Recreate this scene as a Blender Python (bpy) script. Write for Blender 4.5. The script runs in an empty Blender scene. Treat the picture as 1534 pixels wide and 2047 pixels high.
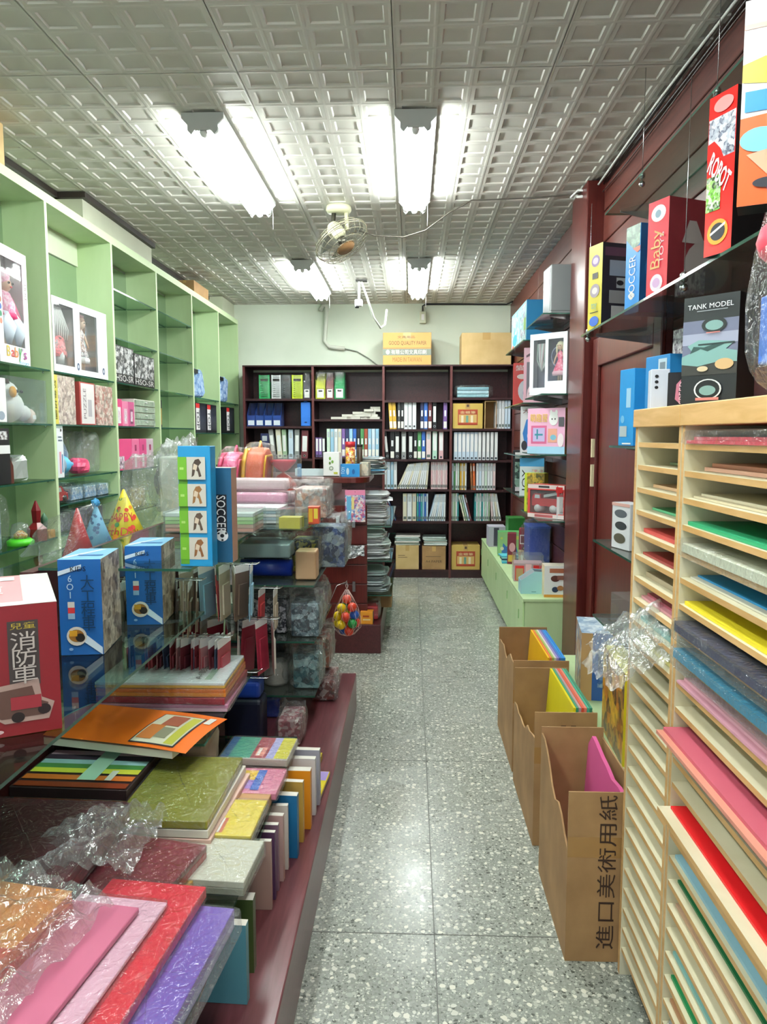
import bpy, bmesh, math, random
from math import sin, cos, pi, radians
from mathutils import Vector, Matrix, noise, Euler
random.seed(7)
S = bpy.context.scene
COL = S.collection

# ---------------------------------------------------------------- camera
FPX = 1500.0
cam = bpy.data.cameras.new('camera')
cam.sensor_fit = 'VERTICAL'; cam.sensor_height = 24.0
cam.lens = FPX / 2047 * 24.0
cam.clip_start = 0.05
CAM = bpy.data.objects.new('camera', cam); COL.objects.link(CAM)
pitch = math.atan(153.5 / FPX); yaw = math.atan(55 / FPX * cos(pitch))
CAM.location = (0, 0, 1.48)
CAM.rotation_euler = (pi / 2 - pitch, 0, yaw)
S.camera = CAM

# ---------------------------------------------------------------- world: daylight from the open shop front
W = bpy.data.worlds.new('world'); S.world = W; W.use_nodes = True
W.node_tree.nodes['Background'].inputs[0].default_value = (0.86, 0.95, 1.0, 1)
W.node_tree.nodes['Background'].inputs[1].default_value = 1.15
S.view_settings.view_transform = 'Standard'; S.view_settings.look = 'None'
S.view_settings.exposure = 0.14; S.view_settings.gamma = 1.0
S.view_settings.use_curve_mapping = False
S.cycles.transparent_max_bounces = 32
TUBE_POWER = 64.0

# ---------------------------------------------------------------- materials
def lin(h):
    h = h.lstrip('#'); r = []
    for i in (0, 2, 4):
        c = int(h[i:i + 2], 16) / 255
        r.append(c / 12.92 if c <= .04045 else ((c + .055) / 1.055) ** 2.4)
    return (*r, 1)
MATS = {}
def newmat(key):
    m = bpy.data.materials.new(key); m.use_nodes = True; MATS[key] = m
    nt = m.node_tree; b = nt.nodes['Principled BSDF']
    return m, nt, b
def nd(nt, t, **k):
    n = nt.nodes.new(t)
    for a, v in k.items():
        if a.startswith('i_'):
            kk = a[2:]; kk = int(kk) if kk.isdigit() else kk
            n.inputs[kk].default_value = v
        else: setattr(n, a, v)
    return n
def ramp(nt, fac, stops, interp='LINEAR'):
    r = nd(nt, 'ShaderNodeValToRGB'); r.color_ramp.interpolation = interp
    e = r.color_ramp.elements
    while len(e) < len(stops): e.new(0.5)
    for i, (p, c) in enumerate(stops): e[i].position = p; e[i].color = lin(c) if isinstance(c, str) else c
    nt.links.new(fac, r.inputs[0]); return r.outputs[0]
def coords(nt, scale=(1, 1, 1)):
    tc = nd(nt, 'ShaderNodeTexCoord'); mp = nd(nt, 'ShaderNodeMapping'); mp.inputs['Scale'].default_value = scale
    nt.links.new(tc.outputs['Object'], mp.inputs[0]); return mp.outputs[0]
def bump(nt, b, h, strength=.2, dist=.002):
    bp = nd(nt, 'ShaderNodeBump'); bp.inputs['Strength'].default_value = strength; bp.inputs['Distance'].default_value = dist
    nt.links.new(h, bp.inputs['Height']); nt.links.new(bp.outputs[0], b.inputs['Normal'])
def C(hexc, rough=.45, metal=0, spec=.5, coat=0):
    """plain printed / painted colour with a faint procedural unevenness"""
    key = f'{hexc}_{rough}_{metal}_{coat}'
    if key in MATS: return MATS[key]
    m, nt, b = newmat(key)
    n = nd(nt, 'ShaderNodeTexNoise', i_Scale=9.0, i_Detail=2.0)
    nt.links.new(coords(nt), n.inputs['Vector'])
    mx = nd(nt, 'ShaderNodeMix', data_type='RGBA', blend_type='MULTIPLY'); mx.inputs[0].default_value = .1
    mx.inputs[6].default_value = lin(hexc); nt.links.new(n.outputs[0], mx.inputs[7])
    nt.links.new(mx.outputs[2], b.inputs['Base Color'])
    b.inputs['Roughness'].default_value = rough; b.inputs['Metallic'].default_value = metal
    b.inputs['Specular IOR Level'].default_value = spec; b.inputs['Coat Weight'].default_value = coat
    return m
def art(*cols, scale=14, rough=.35, detail=2.0, dist=1.2):
    """flat busy print: irregular patches of several inks"""
    key = 'art_' + '_'.join(cols) + f'_{scale}_{rough}'
    if key in MATS: return MATS[key]
    m, nt, b = newmat(key); co = coords(nt); k = len(cols)
    st = [(i / k, c) for i, c in enumerate(cols)]
    outs = []
    for sc in (scale * 2.2, scale * 5.0):
        n = nd(nt, 'ShaderNodeTexNoise', i_Scale=sc * .8, i_Detail=2.0); nt.links.new(co, n.inputs['Vector'])
        ad = nd(nt, 'ShaderNodeVectorMath', operation='MULTIPLY_ADD'); ad.inputs[1].default_value = (.7 / sc,) * 3
        nt.links.new(n.outputs[1], ad.inputs[0]); nt.links.new(co, ad.inputs[2])
        v = nd(nt, 'ShaderNodeTexVoronoi', i_Scale=sc); nt.links.new(ad.outputs[0], v.inputs['Vector'])
        sp = nd(nt, 'ShaderNodeSeparateColor'); nt.links.new(v.outputs['Color'], sp.inputs[0])
        outs.append(ramp(nt, sp.outputs[0], st, 'CONSTANT'))
    mx = nd(nt, 'ShaderNodeMix', data_type='RGBA'); mx.inputs[0].default_value = .4
    nt.links.new(outs[0], mx.inputs[6]); nt.links.new(outs[1], mx.inputs[7]); nt.links.new(mx.outputs[2], b.inputs['Base Color'])
    b.inputs['Roughness'].default_value = rough
    return m
def wood(key, c1, c2, scale=(1, 1, 1), rough=.4, gs=18, coat=0):
    m, nt, b = newmat(key)
    n = nd(nt, 'ShaderNodeTexNoise', i_Scale=gs, i_Detail=5.0, i_Distortion=.6)
    nt.links.new(coords(nt, scale), n.inputs['Vector'])
    nt.links.new(ramp(nt, n.outputs[0], [(.3, c1), (.7, c2)]), b.inputs['Base Color'])
    b.inputs['Roughness'].default_value = rough; b.inputs['Coat Weight'].default_value = coat
    return m
def glassmat(key, tint, gloss_rough=.03, transp=.9, milky=None, bumpy=0, fres=1.45, graze=.55):
    m, nt, b = newmat(key); nt.nodes.remove(b)
    out = nt.nodes['Material Output']
    tr = nd(nt, 'ShaderNodeBsdfTransparent'); tr.inputs[0].default_value = lin(tint)
    gl = nd(nt, 'ShaderNodeBsdfGlossy'); gl.inputs['Roughness'].default_value = gloss_rough
    lw = nd(nt, 'ShaderNodeLayerWeight')
    pw_ = nd(nt, 'ShaderNodeMath', operation='POWER'); pw_.inputs[1].default_value = 3.0; nt.links.new(lw.outputs['Facing'], pw_.inputs[0])
    fr = nd(nt, 'ShaderNodeMath', operation='MULTIPLY_ADD'); fr.inputs[1].default_value = graze; fr.inputs[2].default_value = (fres - 1) * .12
    nt.links.new(pw_.outputs[0], fr.inputs[0])
    mx = nd(nt, 'ShaderNodeMixShader')
    base = tr.outputs[0]
    if milky:
        df = nd(nt, 'ShaderNodeBsdfDiffuse'); df.inputs[0].default_value = lin(milky)
        m2 = nd(nt, 'ShaderNodeMixShader'); m2.inputs[0].default_value = 1 - transp
        nt.links.new(base, m2.inputs[1]); nt.links.new(df.outputs[0], m2.inputs[2]); base = m2.outputs[0]
    nt.links.new(fr.outputs[0], mx.inputs[0]); nt.links.new(base, mx.inputs[1]); nt.links.new(gl.outputs[0], mx.inputs[2])
    nt.links.new(mx.outputs[0], out.inputs[0])
    if bumpy:
        n = nd(nt, 'ShaderNodeTexNoise', i_Scale=bumpy, i_Detail=3.0, i_Distortion=1.5)
        nt.links.new(coords(nt), n.inputs['Vector'])
        bp = nd(nt, 'ShaderNodeBump'); bp.inputs['Strength'].default_value = .9; bp.inputs['Distance'].default_value = .012
        nt.links.new(n.outputs[0], bp.inputs['Height'])
        nt.links.new(bp.outputs[0], gl.inputs['Normal']); nt.links.new(bp.outputs[0], lw.inputs['Normal'])
    return m
GLASS = glassmat('glass', '#dcebe2', .02)
GEDGE = glassmat('glass_edge', '#4f8a74', .1, .55, '#3f7a66')
DGLASS = glassmat('dusty_glass', '#c8d0ca', .05, .8, '#8d9690')
FILM = glassmat('film', '#fbfcfc', .05, .975, '#eef2f2', 34, 1.75, .34)
FROST = glassmat('frosted_bag', '#fafcfc', .08, .86, '#eaeeee', 24, 2.2)
ACRYL = glassmat('acrylic', '#f0f5f5', .03, .88, '#dfe6e6', 0, 1.45)
m, nt, b = newmat('mirror'); b.inputs['Base Color'].default_value = (.60, .68, .63, 1); b.inputs['Metallic'].default_value = 1; b.inputs['Roughness'].default_value = .03
MIRROR = m
GREEN = wood('green_laminate', '#b2cc96', '#c0d8a6', (1, 1, .25), .42, 5)
GREENE = C('#cfe3b4', .45)
MAROON = wood('maroon_laminate', '#421a1c', '#532426', (12, 1.2, 12), .33, 6)
MAROONF = wood('maroon_platform', '#5b2c30', '#6e3b40', (14, 1.0, 14), .28, 5)  # lighter copy of the maroon, the light on the platform put into its colour
DARKM = wood('dark_bookcase', '#2c1114', '#3a191c', (8, 8, 1.2), .4, 5)
REDW = wood('red_wood_panel', '#4a211a', '#612f26', (6, 1.0, 14), .35, 5)
REDW2 = wood('red_wood_post', '#4c1815', '#5f231d', (9, 9, 1.0), .3, 5)
RACKC = wood('rack_cream', '#d5ccab', '#e2dabd', (1, 1, 1), .5, 8)
RACKE = wood('rack_edge', '#c79a5c', '#dab077', (10, 1.2, 10), .45, 6)
m, nt, b = newmat('cardboard')
n = nd(nt, 'ShaderNodeTexNoise', i_Scale=7.0, i_Detail=6.0); nt.links.new(coords(nt), n.inputs['Vector'])
nt.links.new(ramp(nt, n.outputs[0], [(.25, '#8f6c45'), (.75, '#b18b5e')]), b.inputs['Base Color']); b.inputs['Roughness'].default_value = .75
CARD = m
m, nt, b = newmat('pale_cardboard')
n = nd(nt, 'ShaderNodeTexNoise', i_Scale=7.0, i_Detail=6.0); nt.links.new(coords(nt), n.inputs['Vector'])
nt.links.new(ramp(nt, n.outputs[0], [(.25, '#c4a46c'), (.75, '#d8ba84')]), b.inputs['Base Color']); b.inputs['Roughness'].default_value = .7
CARD2 = m
WHITE = C('#f0f0ee', .5); BLACK = C('#17181a', .4); STEEL = C('#c9ccce', .25, 1); DKMET = C('#55534a', .4, .8)
# terrazzo
m, nt, b = newmat('terrazzo')
co = coords(nt)
def chips(sc, lo, hi, soft, seedoff):
    mp = nd(nt, 'ShaderNodeMapping'); mp.inputs['Location'].default_value = (seedoff, seedoff * 1.7, 0); nt.links.new(co, mp.inputs[0])
    ns = nd(nt, 'ShaderNodeTexNoise', i_Scale=sc * 1.2, i_Detail=1.0); nt.links.new(mp.outputs[0], ns.inputs['Vector'])
    ad = nd(nt, 'ShaderNodeVectorMath', operation='MULTIPLY_ADD'); ad.inputs[1].default_value = (.012, .012, 0)
    nt.links.new(ns.outputs[1], ad.inputs[0]); nt.links.new(mp.outputs[0], ad.inputs[2])
    v = nd(nt, 'ShaderNodeTexVoronoi', i_Scale=sc, voronoi_dimensions='2D', distance='EUCLIDEAN'); nt.links.new(ad.outputs[0], v.inputs['Vector'])
    sp = nd(nt, 'ShaderNodeSeparateColor'); nt.links.new(v.outputs['Color'], sp.inputs[0])
    mr = nd(nt, 'ShaderNodeMapRange'); mr.inputs[1].default_value = 0; mr.inputs[2].default_value = 1; mr.inputs[3].default_value = lo; mr.inputs[4].default_value = hi
    nt.links.new(sp.outputs[0], mr.inputs[0])
    lt = nd(nt, 'ShaderNodeMath', operation='LESS_THAN'); nt.links.new(v.outputs['Distance'], lt.inputs[0]); nt.links.new(mr.outputs[0], lt.inputs[1])
    return lt.outputs[0], sp.outputs[1]
nz = nd(nt, 'ShaderNodeTexNoise', i_Scale=120.0, i_Detail=3.0); nt.links.new(co, nz.inputs['Vector'])
cur = ramp(nt, nz.outputs[0], [(.3, '#7c8078'), (.7, '#9ca097')])
for sc, lo, hi, st, so in ((140, -.1, .42, [(0, '#4c4f49'), (.3, '#9a9d93'), (.6, '#c6c8bc')], 3.1),
                       (75, -.12, .42, [(0, '#50534c'), (.2, '#b4b6ab'), (.5, '#d2d2c6'), (.85, '#8d9086')], 1.3),
                       (40, -.34, .36, [(0, '#dcdacc'), (.5, '#cfcfc4'), (.8, '#a9aca2')], 0.2)):
    mk, rv = chips(sc, lo, hi, 0, so)
    mx = nd(nt, 'ShaderNodeMix', data_type='RGBA'); nt.links.new(mk, mx.inputs[0]); nt.links.new(cur, mx.inputs[6])
    nt.links.new(ramp(nt, rv, st, 'CONSTANT'), mx.inputs[7]); cur = mx.outputs[2]
nt.links.new(cur, b.inputs['Base Color']); b.inputs['Roughness'].default_value = .2
n = nd(nt, 'ShaderNodeTexNoise', i_Scale=3.0, i_Detail=4.0); nt.links.new(co, n.inputs['Vector'])
nt.links.new(ramp(nt, n.outputs[0], [(.3, (.16, .16, .16, 1)), (.7, (.34, .34, .34, 1))]), b.inputs['Roughness'])
TERR = m
m, nt, b = newmat('ceiling_paint')
n = nd(nt, 'ShaderNodeTexNoise', i_Scale=2.5, i_Detail=5.0); nt.links.new(coords(nt), n.inputs['Vector'])
nt.links.new(ramp(nt, n.outputs[0], [(.3, '#c9c6bc'), (.7, '#d5d3ca')]), b.inputs['Base Color']); b.inputs['Roughness'].default_value = .55; b.inputs['Specular IOR Level'].default_value = .3
CEIL = m
m, nt, b = newmat('wall_paint')
n = nd(nt, 'ShaderNodeTexNoise', i_Scale=1.6, i_Detail=6.0); nt.links.new(coords(nt), n.inputs['Vector'])
nt.links.new(ramp(nt, n.outputs[0], [(.3, '#d2dcc9'), (.65, '#e2ead9')]), b.inputs['Base Color']); b.inputs['Roughness'].default_value = .6
WALL = m
m, nt, b = newmat('tube_light')
b.inputs['Base Color'].default_value = (1, 1, 1, 1); b.inputs['Emission Color'].default_value = (.93, 1.0, .98, 1); b.inputs['Emission Strength'].default_value = TUBE_POWER
TUBE = m

# ---------------------------------------------------------------- mesh builder
class M:
    def __init__(s): s.v = []; s.f = []; s.mi = []; s.mats = []; s.sm = []
    def _m(s, mat):
        if mat not in s.mats: s.mats.append(mat)
        return s.mats.index(mat)
    def add(s, vs, fs, mat, smooth=False):
        o = len(s.v); s.v += [tuple(v) for v in vs]; k = s._m(mat)
        for f in fs: s.f.append(tuple(o + i for i in f)); s.mi.append(k); s.sm.append(smooth)
    def box(s, x0, x1, y0, y1, z0, z1, mat, faces=None):
        vs = [(x0, y0, z0), (x1, y0, z0), (x1, y1, z0), (x0, y1, z0), (x0, y0, z1), (x1, y0, z1), (x1, y1, z1), (x0, y1, z1)]
        F = {'D': (0, 3, 2, 1), 'T': (4, 5, 6, 7), 'F': (0, 1, 5, 4), 'R': (1, 2, 6, 5), 'B': (2, 3, 7, 6), 'L': (3, 0, 4, 7)}
        if not faces: s.add(vs, list(F.values()), mat); return s
        for k, f in F.items(): s.add([vs[i] for i in f], [(0, 1, 2, 3)], faces.get(k, mat))
        return s
    def quad(s, a, b, c, d, mat): s.add([a, b, c, d], [(0, 1, 2, 3)], mat); return s
    def prism(s, poly, z0, z1, mat, ax='z'):
        n = len(poly)
        def pt(p, z): return {'z': (p[0], p[1], z), 'y': (p[0], z, p[1]), 'x': (z, p[0], p[1])}[ax]
        vs = [pt(p, z0) for p in poly] + [pt(p, z1) for p in poly]
        s.add(vs, [tuple(range(n))[::-1], tuple(range(n, 2 * n))] + [(i, (i + 1) % n, n + (i + 1) % n, n + i) for i in range(n)], mat); return s
    def tube(s, pts, r, mat, n=6, closed=False, caps=True):
        pts = [Vector(p) for p in pts]; N = len(pts); vs = []; rs = r if isinstance(r, (list, tuple)) else [r] * N
        up = Vector((0, 0, 1)); pu = None
        for i, p in enumerate(pts):
            a = pts[(i - 1) % N] if (closed or i > 0) else p; c = pts[(i + 1) % N] if (closed or i < N - 1) else p
            t = (c - a); t = t.normalized() if t.length > 1e-9 else up
            u = (pu - t * pu.dot(t)) if pu is not None else t.orthogonal()
            u = u.normalized() if u.length > 1e-6 else t.orthogonal().normalized(); pu = u; w = t.cross(u)
            for k in range(n): q = 2 * pi * k / n; vs.append(p + (u * cos(q) + w * sin(q)) * rs[i])
        fs = []
        for i in range(N if closed else N - 1):
            j = (i + 1) % N
            for k in range(n): fs.append((i * n + k, i * n + (k + 1) % n, j * n + (k + 1) % n, j * n + k))
        if caps and not closed: fs += [tuple(range(n))[::-1], tuple(range((N - 1) * n, N * n))]
        s.add(vs, fs, mat, True); return s
    def lathe(s, prof, mat, c=(0, 0, 0), n=20, smooth=True, sx=1, sy=1):
        vs = []; fs = []
        for r, z in prof:
            for k in range(n): q = 2 * pi * k / n; vs.append((c[0] + r * cos(q) * sx, c[1] + r * sin(q) * sy, c[2] + z))
        for i in range(len(prof) - 1):
            for k in range(n): fs.append((i * n + k, i * n + (k + 1) % n, (i + 1) * n + (k + 1) % n, (i + 1) * n + k))
        fs += [tuple(range(n))[::-1], tuple(range((len(prof) - 1) * n, len(prof) * n))]
        s.add(vs, fs, mat, smooth); return s
    def ball(s, c, r, mat, n=14, sx=1, sy=1, sz=1):
        pr = [(max(r * sin(pi * i / (n // 2)), 1e-4), -r * cos(pi * i / (n // 2)) * sz) for i in range(n // 2 + 1)]
        return s.lathe(pr, mat, c, n, True, sx, sy)
    def ob(s, name, parent=None, loc=(0, 0, 0), rz=0, rot=None):
        me = bpy.data.meshes.new(name); me.from_pydata(s.v, [], s.f)
        for mt in s.mats: me.materials.append(mt)
        me.polygons.foreach_set('material_index', s.mi); me.polygons.foreach_set('use_smooth', s.sm); me.update()
        o = bpy.data.objects.new(name, me); COL.objects.link(o)
        o.parent = parent; o.location = loc; o.rotation_euler = rot if rot else (0, 0, rz); return o
def inst(src, name, parent=None, loc=(0, 0, 0), rot=(0, 0, 0)):
    o = bpy.data.objects.new(name, src.data if hasattr(src, 'data') else src); COL.objects.link(o)
    o.parent = parent; o.location = loc; o.rotation_euler = rot; return o
def tag(o, label, cat, group=None):
    o['label'] = label; o['category'] = cat
    if group: o['group'] = group
    return o
def struct(o): o['kind'] = 'structure'; return o
def T(name, label, cat, loc=(0, 0, 0), rz=0, group=None, rot=None):
    o = bpy.data.objects.new(name, None); COL.objects.link(o); o.empty_display_size = .05
    o.location = loc; o.rotation_euler = rot if rot else (0, 0, rz)
    return tag(o, label, cat, group)
def bev(o, w=.002, seg=2):
    md = o.modifiers.new('bevel', 'BEVEL'); md.width = w; md.segments = seg; md.limit_method = 'ANGLE'; return o

# lettering: font curve -> flat mesh fitted in a rectangle
_tc = {}
def textgeo(st, bold=False):
    if st in _tc: return _tc[st]
    cu = bpy.data.curves.new('lettering', 'FONT'); cu.body = st; cu.size = 1; cu.resolution_u = 2; cu.align_x = 'CENTER'; cu.space_line = .85
    if bold: cu.offset = .02
    o = bpy.data.objects.new('lettering', cu); COL.objects.link(o)
    dg = bpy.context.evaluated_depsgraph_get(); me = bpy.data.meshes.new_from_object(o.evaluated_get(dg))
    vs = [tuple(v.co[:2]) for v in me.vertices]; fs = [tuple(p.vertices) for p in me.polygons]
    bpy.data.objects.remove(o); bpy.data.curves.remove(cu); bpy.data.meshes.remove(me)
    if vs:
        x0 = min(v[0] for v in vs); x1 = max(v[0] for v in vs); y0 = min(v[1] for v in vs); y1 = max(v[1] for v in vs)
        vs = [((v[0] - x0) / (x1 - x0 + 1e-9), (v[1] - y0) / (y1 - y0 + 1e-9)) for v in vs]
    _tc[st] = (vs, fs); return _tc[st]
def decal(mb, O, U, V, N, items, eps=.0006):
    """items: (kind,u0,v0,u1,v1,mat,*extra) on the face O + u*U + v*V, stacked outwards"""
    O, U, V, N = Vector(O), Vector(U), Vector(V), Vector(N)
    for i, it in enumerate(items):
        k, u0, v0, u1, v1, mt = it[:6]; off = N * (eps + .00035 * i)
        P = lambda u, v: O + U * u + V * v + off
        if k == 'r': mb.quad(P(u0, v0), P(u1, v0), P(u1, v1), P(u0, v1), mt)
        elif k == 'e':
            cu, cv, a, b_ = (u0 + u1) / 2, (v0 + v1) / 2, (u1 - u0) / 2, (v1 - v0) / 2
            mb.add([P(cu + a * cos(2 * pi * q / 20), cv + b_ * sin(2 * pi * q / 20)) for q in range(20)], [tuple(range(20))], mt)
        elif k == 'p':
            pl = it[6]; mb.add([P(u0 + (u1 - u0) * a, v0 + (v1 - v0) * b_) for a, b_ in pl], [tuple(range(len(pl)))], mt)
        elif k == 't':
            vs, fs = textgeo(it[6], len(it) > 8); rot = it[7] if len(it) > 7 else 0
            if rot == 90: vs = [(1 - y, x) for x, y in vs]
            elif rot == -90: vs = [(y, 1 - x) for x, y in vs]
            elif rot: ca, sa = cos(radians(rot)), sin(radians(rot)); vs = [(.5 + (x - .5) * ca - (y - .5) * .45 * sa, .5 + (x - .5) * sa + (y - .5) * .45 * ca) for x, y in vs]
            mb.add([P(u0 + (u1 - u0) * a, v0 + (v1 - v0) * b_) for a, b_ in vs], fs, mt)
        elif k == 'car':   # a small truck picture
            a = lambda x, y: (u0 + (u1 - u0) * x, v0 + (v1 - v0) * y)
            for (x0, y0, x1, y1) in ((0, .25, 1, .6), (.62, .6, .95, 1), (0, .62, .5, .85)): mb.quad(P(*a(x0, y0)), P(*a(x1, y0)), P(*a(x1, y1)), P(*a(x0, y1)), mt)
            for cx in (.2, .45, .8):
                mb.add([P(*a(cx + .12 * cos(2 * pi * q / 12), .2 + .2 * sin(2 * pi * q / 12))) + N * .0003 for q in range(12)], [tuple(range(12))], it[6])
def frame(face, w, d, h):
    return {'F': ((0, 0, 0), (w, 0, 0), (0, 0, h), (0, -1, 0)), 'L': ((0, d, 0), (0, -d, 0), (0, 0, h), (-1, 0, 0)),
            'R': ((w, 0, 0), (0, d, 0), (0, 0, h), (1, 0, 0)), 'B': ((w, d, 0), (-w, 0, 0), (0, 0, h), (0, 1, 0)),
            'T': ((0, 0, h), (w, 0, 0), (0, d, 0), (0, 0, 1))}[face]
def pbox(name, label, cat, loc, rz, w, d, h, mats, prints={}, group=None, rot=None, bodyname='carton', tape=False):
    """printed packaging box, near-left-bottom corner at loc; prints: {face: [decals]}"""
    if isinstance(mats, dict): base = mats.get('*', WHITE); fc = mats
    else: base = mats; fc = None
    root = T(name, label, cat, loc, rz, group, rot)
    m = M(); m.box(0, w, 0, d, 0, h, base, fc); shell = bev(m.ob(bodyname, root), min(.002, .03 * min(w, d, h)), 1)
    few = sum(len([i for i in it if i[0] != 't']) for it in prints.values()) <= 4
    for f, items in prints.items():
        fr = frame(f, w, d, h); flat = [i for i in items if i[0] != 't']
        if few or len(flat) <= 3:
            for k, i in enumerate(flat): o_ = M(); decal(o_, *fr, [i], .0006 + .00035 * k); o_.ob('print', shell)
        elif flat: o_ = M(); decal(o_, *fr, flat); o_.ob('print', shell)
        for i in items:
            if i[0] == 't': o_ = M(); decal(o_, *fr, [i], .0010 + .00035 * len(flat)); o_.ob('lettering', shell)
    return root
def crumple(m, c, sz, mat, seed=0, n=18, amp=.14, pw=.45, top=0):
    """crumpled film bag: displaced super-ellipsoid"""
    vs = []; fs = []; R = n // 2
    sg = lambda x, p: math.copysign(abs(x) ** p, x)
    for i in range(R + 1):
        ph = -pi / 2 + pi * i / R
        for k in range(n):
            th = 2 * pi * k / n
            p = Vector((sg(cos(ph), pw) * sg(cos(th), pw), sg(cos(ph), pw) * sg(sin(th), pw), sg(sin(ph), pw)))
            q = p * 2.3 + Vector((seed * 3.7, seed * 1.3, seed * 7.1))
            dsp = 1 + amp * (abs(noise.noise(q)) * 2 - .45) + amp * .7 * (noise.noise(q * 3.1))
            if top and p.z > .3: pass
            vs.append((c[0] + p.x * dsp * sz[0] / 2, c[1] + p.y * dsp * sz[1] / 2, c[2] + max(-1, p.z * (dsp if p.z > 0 else 1)) * sz[2] / 2))
    for i in range(R):
        for k in range(n): fs.append((i * n + k, i * n + (k + 1) % n, (i + 1) * n + (k + 1) % n, (i + 1) * n + k))
    m.add(vs, fs, mat, False); return m
def sheet(m, f, nu, nv, mat, smooth=True):
    vs = [f(i / nu, j / nv) for j in range(nv + 1) for i in range(nu + 1)]
    fs = [(j * (nu + 1) + i, j * (nu + 1) + i + 1, (j + 1) * (nu + 1) + i + 1, (j + 1) * (nu + 1) + i) for j in range(nv) for i in range(nu)]
    m.add(vs, fs, mat, smooth); return m

# ================================================================ THE SETTING
ZC = 2.87; XL = -2.06; XR = 1.06; YB = 8.16; YF = -1.3
fl = struct(M().box(XL - .1, XR + .1, YF, YB + .1, -.06, 0, TERR).ob('floor'))
strip = C('#4b4d46', .5)
for x in (-.9, .075, 1.0):
    M().box(x - .0018, x + .0018, YF, YB, -.002, .0006, strip).ob('joint_strip', fl)
for y in (.9, 2.1, 3.3, 4.5, 5.7, 6.9):
    M().box(XL, XR, y - .0018, y + .0018, -.002, .0006, strip).ob('joint_strip', fl)
ce = struct(M().box(XL - .1, XR + .1, YF, YB + .1, ZC + .02, ZC + .1, CEIL).ob('ceiling'))
# embossed ceiling panels, four by four recessed squares each
pm = M(); q = .15; PS = .6
for i in range(4):
    for j in range(4):
        x, y = i * q, j * q
        R0 = [(x, y), (x + q, y), (x + q, y + q), (x, y + q)]
        def ins(d): return [(x + d, y + d), (x + q - d, y + d), (x + q - d, y + q - d), (x + d, y + q - d)]
        rings = [(0, -.0010), (.004, -.0010), (.010, 0), (.024, 0), (.029, .006)]
        vs = []
        for d, z in rings: vs += [(a, b_, z) for a, b_ in ins(d)]
        fs = []
        for r in range(len(rings) - 1):
            for k in range(4): fs.append((r * 4 + k, (r + 1) * 4 + k, (r + 1) * 4 + (k + 1) % 4, r * 4 + (k + 1) % 4))
        fs.append(tuple((len(rings) - 1) * 4 + k for k in (3, 2, 1, 0)))
        pm.add(vs, fs, CEIL)
pm.box(0, PS, 0, PS, .010, .018, CEIL)
p0 = None
nx = int((XR - XL) / .603) + 1; ny = int((YB - YF) / .603) + 1
for i in range(nx + 1):
    for j in range(ny):
        loc = (XL - .42 + i * .603, YF + .1 + j * .603, ZC)
        if loc[0] > XR or loc[1] > YB: continue
        if p0 is None: p0 = pm.ob('ceiling_panel', ce, loc)
        else: inst(p0, 'ceiling_panel', ce, loc)
struct(M().box(XL - .1, XR + .1, YB, YB + .1, 0, ZC + .05, WALL).ob('wall_back'))
wl = struct(M().box(XL - .1, XL, YF, YB, 0, ZC + .05, WALL).ob('wall_left'))
# pillars that show between the green cabinet and the ceiling
for y0, y1 in ((4.42, 5.58), (7.65, YB)):
    M().box(XL, -1.9, y0, y1, 2.69, ZC - .004, C('#c9ccb4', .6)).ob('pillar', wl)
crn = C('#2b211c', .5)
cm = M()
for (x0, y0, x1, y1) in ((XL, YF, XL, 4.42), (XL, 4.42, -1.9, 4.42), (-1.9, 4.42, -1.9, 5.58), (XL, 5.58, -1.9, 5.58), (XL, 5.58, XL, 7.65)):
    cm.box(min(x0, x1) - .001, max(x0, x1) + .03, min(y0, y1) - .03 if y0 == y1 == 4.42 else min(y0, y1), max(y0, y1) + (.0 if y0 == 4.42 else .0) + (.001), ZC - .035, ZC - .004, crn)
struct(cm.ob('trim_1'))
wr = struct(M().box(XR, XR + .1, YF, YB, 0, ZC + .05, C('#35130f', .5)).ob('wall_right'))
pl = {}
for k in range(17):       # horizontal boards with dark joints
    for y0, y1 in ((YF, 4.28), (4.66, 6.4), (6.403, YB)):
        L = y1 - y0
        if L not in pl: pl[L] = M().box(-.012, 0, .001, L - .001, .003, .164, REDW).ob('plank', wr, (XR, y0, k * .167 + .02)); bev(pl[L], .003, 1)
        else: o = inst(pl[L], 'plank', wr, (XR, y0, k * .167 + .02)); bev(o, .003, 1)
struct(bev(M().box(.955, XR, 4.28, 4.66, 0, ZC - .01, REDW2).ob('trim_2'), .006))
# panelled maroon door between post and paper rack
dr = struct(M().box(1.02, 1.045, 3.1, 4.24, 0, 2.0, REDW2).ob('door_1'))
fm = M()
for (y0, y1, z0, z1) in ((3.1, 3.2, 0, 2.0), (4.13, 4.24, 0, 2.0), (3.2, 4.13, 1.85, 2.0), (3.2, 4.13, 0, .14)): fm.box(1.0, 1.02, y0, y1, z0, z1, REDW2)
bev(fm.ob('door_frame', dr), .005)
for z in (1.20, 1.36): M().box(.986, 1.0, 4.14, 4.165, z, z + (.12 if z < 1.3 else .1), C('#d9cfa8', .4)).ob('hinge', dr)

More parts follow.
